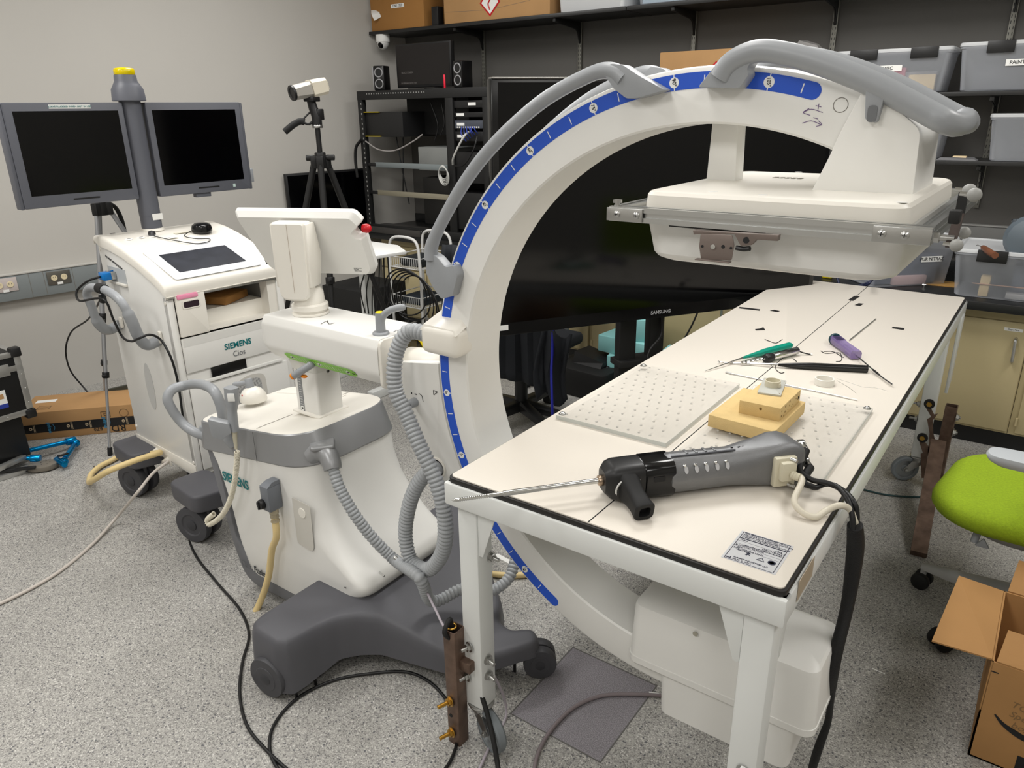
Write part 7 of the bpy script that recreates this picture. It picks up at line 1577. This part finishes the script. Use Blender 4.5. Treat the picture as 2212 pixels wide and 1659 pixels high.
# =================================================================== server rack and its things
rk = thing('server_rack', 'black open-frame server rack with rails and patch panels in the corner', 'server rack', (-3.7, 4.2, .738))
RX0, RXm, RX1, RY0, RY1, RZ0, RZ1 = -4.29, -3.455, -3.10, 4.0, 4.55, .739, 1.742
for x in (RX0, RXm, RX1 - .04):
    for y in (RY0, RY1 - .04):
        if x == RX0 and y > 4.2: continue
        p_ = MB().lo_hi((x, y, RZ0), (x + (.045 if x != RXm else .065), y + .04, RZ1), .002).build('post', m_blackm, rk)
mb = MB(); 
for k in range(26): mb.lo_hi((RX0 + .03, RY0 - .0006, .80 + k * .034), (RX0 + .038, RY0 - .0002, .812 + k * .034))
o = mb.build('rail_holes', mat('hole_glint', (150, 150, 148), .5), rk); o['kind'] = 'stuff'
for z0, z1, nm in ((RZ1 - .06, RZ1, 'top_beam'), (RZ0 + .0, RZ0 + .06, 'bottom_beam')):
    b_ = MB().lo_hi((RX0, RY0 - .002, z0), (RX1, RY0 + .03, z1), .002).build(nm, m_blackm, rk)
    mb = MB()
    for k in range(24): mb.lo_hi((RX0 + .10 + k * .024, RY0 - .0026, (z0 + z1) / 2 + .006), (RX0 + .108 + k * .024, RY0 - .0021, (z0 + z1) / 2 + .014))
    o = mb.build('beam_holes', MATS['hole_glint'], b_); o['kind'] = 'stuff'
MB().lo_hi((RX0, RY0, RZ1 - .012), (RX1, RY1, RZ1), .001).build('top_shelf', m_blackm, rk)
MB().lo_hi((RX0 + .25, RY0 + .25, 1.44), (RXm, RY1, 1.70), .003).build('equipment_box', mat('deep_black', (10, 10, 11), .6), rk)
u1 = MB().lo_hi((RX0 + .05, RY0 + .02, 1.43), (RX0 + .42, RY0 + .4, 1.60), .003).build('audio_unit', m_black, rk)
for z in (1.60, 1.435): MB().lo_hi((RX0 + .05, RY0 + .005, z - .004), (RX0 + .20, RY0 + .02, z + .002)).build('yellow_strap', mat('dull_yellow', (170, 150, 20), .5) if 'dull_yellow' not in MATS else MATS['dull_yellow'], u1)
MB().lo_hi((-3.83, 4.12, 1.20), (RXm, 4.5, 1.36), .003).build('grey_unit', mat('grey_unit', (134, 136, 134), .5), rk)
MB().lo_hi((-3.80, 4.12, .82), (RXm, 4.5, 1.15), .003).build('dark_unit', mat('charcoal_unit', (30, 29, 28), .5), rk)
for z, c_, nm in ((1.235, (132, 140, 142), 'upper_rail'), (1.035, (150, 144, 126), 'lower_rail')):
    MB().lo_hi((RX0 + .12, RY0 + .01, z - .018), (RXm + .0, RY0 + .025, z + .018), .002).build(nm, mat(nm + '_metal', c_, .4, metal=.3), rk)
    MB().lo_hi((RX0 + .04, RY0 + .008, z - .012), (RX0 + .13, RY0 + .02, z + .012), .002).build('rail_end', m_black, rk)
for z, c_ in ((1.64, 0), (1.575, 1), (1.515, 2), (1.44, 3), (1.24, 4), (.95, 5)):
    h = (.045, .03, .05, .06, .20, .25)[c_]
    u = MB().lo_hi((RXm + .07, RY0 + .01, z - h / 2), (RX1 - .04, RY0 + .35, z + h / 2), .002).build('rack_unit', m_black if c_ != 2 else mat('patch_panel', (70, 74, 84), .5), rk)
    if c_ in (0, 1, 2, 3): MB().lo_hi((RXm + .09 + (.1 if c_ == 0 else 0), RY0 + .0085, z - .008), (RXm + .155 + (.1 if c_ == 0 else 0), RY0 + .0098, z + .010)).build('white_tag', m_label, u)
    if c_ == 2:
        mb = MB()
        for k in range(11): mb.lo_hi((RXm + .09 + k * .018, RY0 + .008, z - .022), (RXm + .10 + k * .018, RY0 + .0095, z - .013))
        mb.build('ports', m_label, u)['kind'] = 'stuff'
rr_ = random.Random(5)
m_bluecab = mat('blue_patch_cable', (52, 70, 160), .5)
for k in range(6):
    a = V((RXm + .14 + .02 * k, RY0 - .002, 1.50)); b = V((RXm + .18 + .02 * k, RY0 - .01, 1.41 + .01 * k)); MB().tube([a, (a + b) / 2 + V((rr_.uniform(-.03, .03), -.035, 0)), b], .0035, 6, 5).build('patch_cable', m_bluecab, rk)
m_wc = mat('white_cable', (196, 196, 192), .5)
MB().tube([V((-3.25, RY0 - .01, 1.47)), V((-3.26, RY0 - .05, 1.44)), V((-3.36, RY0 - .05, 1.30)), V((-3.39, RY0 - .02, 1.26))], .007, 8, 6).build('white_lead', m_wc, rk)
MB().tube([V((-3.18, RY0 - .01, 1.44)), V((-3.19, RY0 - .04, 1.36)), V((-3.28, RY0 - .04, 1.26)), V((-3.39, RY0 - .02, 1.25))], .005, 8, 6).build('black_lead', m_cable, rk)
MB().tube([V((RX0 + .06, RY0 - .006, 1.40)), V((RX0 + .2, RY0 - .02, 1.345)), V((RX0 + .36, RY0 - .02, 1.34)), V((RX0 + .55, RY0 - .01, 1.41)), V((RX0 + .62, RY0, 1.45))], .005, 8, 8).build('grey_lead', mat('grey_lead', (150, 146, 144), .5), rk)
for pts in ([(RX0 + .25, 1.43), (RX0 + .28, 1.25), (RX0 + .31, 1.10), (RX0 + .34, .95)], [(RX0 + .32, 1.45), (RX0 + .30, 1.2), (RX0 + .28, 1.0)], [(RX0 + .6, 1.66), (RX0 + .66, 1.5), (RX0 + .62, 1.4)], [(RX0 + .7, 1.65), (RX0 + .72, 1.52), (RX0 + .68, 1.44)], [(RX0 + .03, 1.41), (RX0 - .03, 1.36), (RX0 - .05, 1.28), (RX0 - .045, 1.14)]):
    MB().tube([V((x, RY0 + .12 if x > RX0 + .1 else RY0 - .02, z)) for x, z in pts], .0045 if pts[0][0] > RX0 + .1 else .011, 8, 6).build('hanging_lead', m_cable, rk)
mb = MB()
for k in range(5): mb.torus((RXm - .03 + .004 * k, RY0 - .012 - .004 * k, 1.205 - .006 * k), (.25, 1, .1), .045 + .004 * k, .0035, 26, 6)
mb.build('coiled_white_cable', m_wc, rk)['kind'] = 'stuff'
# things on the rack
m_ring = mat('speaker_ring', (150, 150, 152), .35)
for x0, x1, rz, lab in ((-4.165, -4.065, .35, 'black speaker with two silver rings left of the portrait monitor'), (-3.41, -3.32, -.1, 'black speaker with two silver rings right of the portrait monitor')):
    s = thing('speaker', lab, 'speaker', ((x0 + x1) / 2, 4.08, RZ1), 0, 'speakers on the rack'); R_ = Matrix.Rotation(rz, 3, 'Z'); c = V(((x0 + x1) / 2, 4.09, RZ1 + .001))
    MB().box(c + V((0, 0, .082)), (.082, .10, .163), .006, rz=rz).build('cabinet', mat('speaker_black', (16, 16, 17), .3) if 'speaker_black' not in MATS else MATS['speaker_black'], s)
    for z in (.045, .118): 
        q = c + R_ @ V((0, -.0505, 0)) + V((0, 0, z)); MB().torus(q, R_ @ V((0, -1, 0)), .029, .0042, 28, 8).build('cone_ring', m_ring, s); MB().lathe([(.025, 0), (.008, -.004), (0, -.002)], q, R_ @ V((0, -1, 0)), 20).build('cone', m_black, s)
    if rz > 0: MB().box(c + R_ @ V((-.045, .0, 0)) + V((0, 0, .08)), (.006, .1, .15), .003, rz=rz).build('side_trim', m_ring, s)
mo = thing('portrait_monitor', 'dark monitor standing on top of the server rack between two speakers', 'monitor', (-3.63, 4.2, RZ1))
MB().lo_hi((-4.005, 4.13, 1.757), (-3.497, 4.17, 2.04), .004).build('housing', m_black, mo); MB().lo_hi((-3.992, 4.1285, 1.775), (-3.51, 4.1305, 2.028)).build('screen', mat('dim_screen', (22, 18, 18), .35), mo)
MB().cyl((-3.68, 4.2, RZ1), (-3.68, 4.2, 1.80), .03).cyl((-3.68, 4.2, RZ1), (-3.68, 4.2, RZ1 + .01), .10).build('stand', m_black, mo)
m_dim = mat('dim_text', (110, 106, 104), .6); text('BLACK SCREEN', .016, (-3.90, 4.128, 1.855), (1, 0, 0), (0, 0, 1), m_dim, mo); text('NO SIGNAL DETECTED', .014, (-3.89, 4.128, 1.787), (1, 0, 0), (0, 0, 1), m_dim, mo)
t = thing('marker_pen', 'bright red pen standing on the rack in front of the portrait monitor', 'pen', (-3.50, 4.06, RZ1)); MB().cyl((-3.50, 4.06, RZ1 + .001), (-3.503, 4.062, RZ1 + .085), .007, n=14, bev=.002).build('barrel', mat('neon_red', (226, 30, 60), .4), t)
t = thing('marker_pen', 'grey pen leaning beside the right speaker on the rack', 'pen', (-3.40, 4.06, RZ1)); MB().cyl((-3.395, 4.06, RZ1 + .001), (-3.41, 4.062, RZ1 + .075), .005, n=14, bev=.001).build('barrel', m_greyp, t)
dm = thing('dome_camera', 'white dome security camera hanging under the top shelf near the corner', 'camera', (-4.29, 4.35, 2.08))
cc = PY(827, 84, 4.34); cc.z = 2.1365
MB().lathe([(.052, 0), (.052, -.012 - .02), (.050, -.05), (0, -.05)], cc, (0, 0, 1), 32).build('mount', m_label, dm)
MB().sphere(cc + V((0, -.002, -.058)), .044, 24).build('globe', mat('camera_white', (206, 206, 204), .35), dm); MB().sphere(cc + V((.004, -.022, -.068)), .027, 20).build('lens', m_glassb, dm)
# monitor leaning on the left wall behind the black tripod
a, b = WL(3.46, .80, .03), WL(4.18, .80, .03); tt_ = WL(3.82, 0, .03)
t = thing('wall_monitor', 'large black monitor leaning on the left wall behind the black tripod', 'monitor', tt_)
MB().box(WL(3.83, .97, .05), (.74, .03, .45), .005, rz=RZ).build('housing', m_black, t); MB().box(WL(3.83, .97, .066), (.71, .002, .42), 0, rz=RZ).build('screen', m_glassb, t)
# shelf unit / grey box on counter below the rack, tangled bundle right of it
o = MB().lo_hi((-.27, -.1, 0), (.27, .1, .045), .004).build('grey_amplifier', mat('dark_grey_box', (62, 60, 58), .5)); o.location = (-4.0, 3.96 + .12, .7385); tag(o, 'flat dark grey unit on the counter under the server rack', 'amplifier')
t = thing('white_tub', 'white tub on the counter right of the rack holding tangled cables', 'tub', (-3.02, 4.1, .738)); MB().loft([[(-3.02 + x * s, 4.12 + y * s, z) for x, y in rrect(.20, .20, .03)] for z, s in ((.739, .85), (.86, 1.0), (.868, 1.05))]).build('tub', m_label, t)
t = thing('cable_tangle', 'tangle of white and grey cables piled right of the server rack', 'cables', (-3.02, 4.1, .87)); t2 = None
for j, (m_, n) in enumerate(((m_wc, 9), (mat('grey_cables', (140, 140, 138), .5), 7))):
    mb = MB()
    for k in range(n):
        c = V((-3.03 + rr_.uniform(-.05, .05), 4.10 + rr_.uniform(-.04, .04), .95 + rr_.uniform(-.04, .09))); ax = V((rr_.uniform(-1, 1), rr_.uniform(-1, 1), rr_.uniform(-.5, .5)))
        mb.torus(c, ax, rr_.uniform(.05, .085), .0045, 24, 6)
    o = mb.build('cable_loops', m_, t); o['kind'] = 'stuff'
# wire basket trolley
m_wire = mat('white_wire', (216, 216, 214), .4)
wt = thing('wire_trolley', 'white wire basket trolley with hanging cables in front of the beige drawers', 'trolley', (-3.42, 3.55, 0))
X0, X1, YA_, YB_ = -3.56, -3.30, 3.50, 3.82
for y in (YA_, YB_):
    MB().tube([V((X0, y, .03)), V((X0, y, .76)), V((X0 + .02, y, .81)), V((X0 + .06, y, .83)), V((X1 - .06, y, .83)), V((X1 - .02, y, .81)), V((X1, y, .76)), V((X1, y, .03))], .0095, 10, 4).build('hoop', m_wire, wt)
for z in (.70, .44, .20):
    mb = MB()
    for zz in (z, z - .07):
        mb.tube([V((X0, YA_, zz)), V((X1, YA_, zz)), V((X1, YB_, zz)), V((X0, YB_, zz))], .0035, 6, 0, closed=False); mb.tube([V((X0, YB_, zz)), V((X0, YA_, zz))], .0035, 6, 0)
    for k in range(14):
        x = X0 + (X1 - X0) * (k + .5) / 14; mb.tube([V((x, YA_, z)), V((x, YA_, z - .07)), V((x, YB_, z - .07)), V((x, YB_, z))], .0018, 5, 0)
    mb.build('basket', m_wire, wt, merge=False)
for z, c_ in ((.66, (30, 34, 36)), (.40, (32, 40, 48)), (.16, (60, 60, 62))): MB().box(((X0 + X1) / 2, 3.66, z), (.20, .22, .06), .02).build('basket_contents', mat('contents_%s' % {.66: 'black', .40: 'navy', .16: 'grey'}[z], c_, .7), wt)
for k in range(5):
    c = V((-3.40 + .03 * k, 3.46, .48 - .02 * k)); MB().torus(c, (.1 * k - .2, 1, .1), .16 + .012 * k, .005, 36, 6).build('looped_cable', m_cable, wt)
# small white stand and tower behind the touch screen
ds_ = thing('white_stand', 'small white table on a steel frame behind the touch screen', 'table', (-3.2, 3.2, 0))
MB().prism([(-.33, -.16), (.15, -.22), (.20, .02), (.02, .14), (-.30, .16)], (-3.12, 2.98, .85), (1, 0, 0), (0, 1, 0), .018, bev=.003).build('tabletop', m_label, ds_)
MB().lo_hi((-3.35, 3.02, .06), (-3.30, 3.08, .85), .004).build('column', m_wmetal, ds_); MB().tube([V((-3.55, 3.05, .30)), V((-3.1, 3.05, .30))], .018, 10, 0).build('crossbar', m_wmetal, ds_); [MB().lo_hi((xa, 2.8, .0), (xa + .05, 3.3, .05), .004).build('foot', m_wmetal, ds_) for xa in (-3.58, -3.12)]
for k in range(6): MB().tube([V((-3.2 + .03 * k, 2.98, .85)), V((-3.22 + .04 * k, 2.95, .72)), V((-3.3 + .05 * k, 2.98, .60)), V((-3.32 + .03 * k, 3.02, .45))], .004, 6, 5).build('hanging_cable', m_cable, ds_)
o = MB().lo_hi((-.2, -.2, 0), (.2, .2, .50), .006).build('computer_tower', m_blackm); o.location = (-3.78, 3.45, 0); tag(o, 'black computer tower on the floor behind the horizontal arm', 'computer')
o = MB().box((0, 0, .05), (.10, .08, .10), .008).build('power_adapter', m_pla); o.location = (-3.42, 3.10, 0); tag(o, 'beige power box on the floor under the white stand', 'power adapter')

# =================================================================== green chair and open box on the right
def fab(): 
    m = mat('green_fabric', (142, 168, 24), .85, bump=.6, bscale=500, var=.12, vscale=160); return m
m_gf = fab(); m_lg = mat('light_grey_plastic', (168, 168, 166), .45)
hc = V((.20, 2.56, 0))
gc = thing('green_chair', 'green fabric office chair with pale grey frame at the right edge', 'office chair', hc)
lo = []
seat_pts = rpoly([(-.27, -.16), (-.16, -.27), (.30, -.27), (.30, .27), (-.05, .30), (-.22, .20)], [.10, .10, .06, .06, .14, .14], 6)
SC = V((.10, 2.60, 0))
for z, s in ((.395, .90), (.40, .95), (.42, .995), (.44, 1.0), (.455, .98), (.468, .92), (.474, .8), (.474, .4)): lo.append([(SC.x + a * s, SC.y + b * s, z) for a, b in seat_pts])
MB().loft(lo).build('seat', m_gf, gc, angle=60)
MB().loft([[(SC.x + .03 + a * s, SC.y + b * s, z) for a, b in seat_pts] for z, s in ((.33, .55), (.35, .68), (.385, .82), (.396, .84))]).build('seat_pan', m_lg, gc, angle=50)
MB().tube([PZ(2112, 1150, .37), PZ(2103, 1172, .34)], .011, 12, 0).prism([(0, 0), (.04, .0), (.02, .03)], PZ(2105, 1175, .34), (1, 0, 0), (0, 0, 1), .012, bev=.003).build('tilt_lever', m_greyp, gc)
MB().cyl(hc + V((0, 0, .09)), hc + V((0, 0, .34)), .03, n=20).build('gas_column', m_lg, gc)
for k, a in enumerate((169.5, 226, 300, 12, 85)):
    a = math.radians(a); d = V((math.cos(a), math.sin(a), 0)); s_ = V((-d.y, d.x, 0)); e = hc + d * .352
    lg = MB().loft([[hc + d * s + s_ * (w * u) + V((0, 0, z + h * v)) for u, v in ((-1, -1), (1, -1), (1, .5), (.6, 1), (-.6, 1), (-1, .5))] for s, w, z, h in ((.0, .05, .115, .03), (.12, .032, .105, .022), (.28, .022, .088, .014), (.352, .014, .083, .010), (.362, .008, .08, .007))]).build('leg', m_lg, gc, angle=50)
    for q in (-1, 1): MB().cyl(e + s_ * (q * .008) + V((0, 0, .03)), e + s_ * (q * .03) + V((0, 0, .03)), .03, n=26, bev=.006).build('caster_wheel', m_rubber, lg)
    MB().cyl(e + V((0, 0, .04)), e + V((0, 0, .08)), .010, n=12).build('caster_stem', m_lg, lg)
ac = V((.085, 2.35, .66))
MB().loft([[ac + V((a * s, b * s, z)) for a, b in rpoly([(-.125, -.04), (.12, -.055), (.12, .055), (-.125, .04)], .045, 6)] for z, s in ((-.022, .80), (-.012, .95), (.0, 1.0), (.008, .97), (.010, .85))]).build('armrest', mat('armrest_grey', (176, 180, 184), .45), gc, angle=50)
MB().tube([ac + V((.05, .0, -.02)), ac + V((.055, .0, -.05)), V((.16, 2.37, .50)), V((.20, 2.42, .37))], .018, 12, 6).build('arm_post', m_lg, gc)
# backrest beyond the frame edge on the far right
MB().box((.46, 2.68, .78), (.05, .42, .50), .024, 3).build('backrest', m_gf, gc); MB().tube([V((.30, 2.6, .36)), V((.47, 2.66, .40)), V((.48, 2.68, .60))], .02, 10, 5).build('back_stem', m_lg, gc)
# open cardboard box
bb = thing('open_cardboard_box', 'open brown cardboard shipping box with side flap folded out at the lower right corner', 'cardboard box', (.30, 2.06, 0))
bx0_, bx1_, by0_, by1_, bh_ = .076, .52, 1.888, 2.24, .302; th = .006
m_cb = mat('box_brown', (166, 124, 76), .8, var=.05, vscale=6, bump=.12, bscale=80)
mb = MB(); mb.lo_hi((bx0_, by0_, 0), (bx1_, by0_ + th, bh_), .001); mb.lo_hi((bx0_, by1_ - th, 0), (bx1_, by1_, bh_), .001); mb.lo_hi((bx0_, by0_, 0), (bx0_ + th, by1_, bh_), .001); mb.lo_hi((bx1_ - th, by0_, 0), (bx1_, by1_, bh_), .001); mb.lo_hi((bx0_, by0_, 0), (bx1_, by1_, th), .001); mb.build('carton', m_cb, bb)
def flap(a, b, c, d, n='flap'): 
    mb = MB(); mb.loft([[V(a), V(b), V(c), V(d)], [V(a) + V((0, 0, .004)), V(b) + V((0, 0, .004)), V(c) + V((0, 0, .004)), V(d) + V((0, 0, .004))]]); mb.build(n, m_cb, bb)
flap((bx0_, by0_ + .005, bh_), (bx0_, by1_ - .01, bh_), (-.035, 2.19, .332), (-.055, 1.86, .318))
flap((bx0_ + .01, by0_ + .002, bh_), (bx1_ - .01, by0_ + .002, bh_), (bx1_ - .02, by0_ + .07, bh_ + .055), (bx0_ + .02, by0_ + .075, bh_ + .05))
flap((bx0_ + .01, by1_ - .002, bh_), (bx1_ - .01, by1_ - .002, bh_), (bx1_ - .02, by1_ + .08, bh_ + .06), (bx0_ + .02, by1_ + .08, bh_ + .06))
flap((bx1_, by0_ + .005, bh_), (bx1_, by1_ - .01, bh_), (bx1_ + .12, by1_ - .02, .28), (bx1_ + .12, by0_ + .01, .28))
sm = [PY(x, y, by0_ - .001) for x, y in ((2149, 1543), (2165, 1563), (2190, 1582), (2215, 1597), (2260, 1612), (2310, 1612))]
MB().tube(sm, lambda t: .002 + .006 * min(1, t * 3), 8, 6, sec=[(1, .08), (-1, .08), (-1, -.08), (1, -.08)], up=(0, 1, 0)).build('smile_mark', m_ink, bb)
c = PY(2196, 1640, by0_ - .0005); l_ = MB().lo_hi((c.x, by0_ - .0008, .0), (c.x + .10, by0_ - .0001, c.z + .012)).build('black_label', m_ink, bb); text('free returns', .012, (c.x + .045, by0_ - .0012, c.z + .0), (1, 0, 0), (0, 0, 1), m_label, l_)
m_pencil = mat('faint_pencil', (128, 100, 66), .8)
for i, s in enumerate(('TCI', 'Spec', 'box')): q = PY(2205, 1530 + 22 * i, by0_ - .0006); text(s, .026, q, (1, 0, -.12), (.12, 0, 1), m_pencil, bb, 'handwriting', ext=.0002, shear=.2)
MB().box(PY(2149, 1452, by0_ - .0006), (.016, .0006, .003)).build('pen_dash', m_ink, bb)
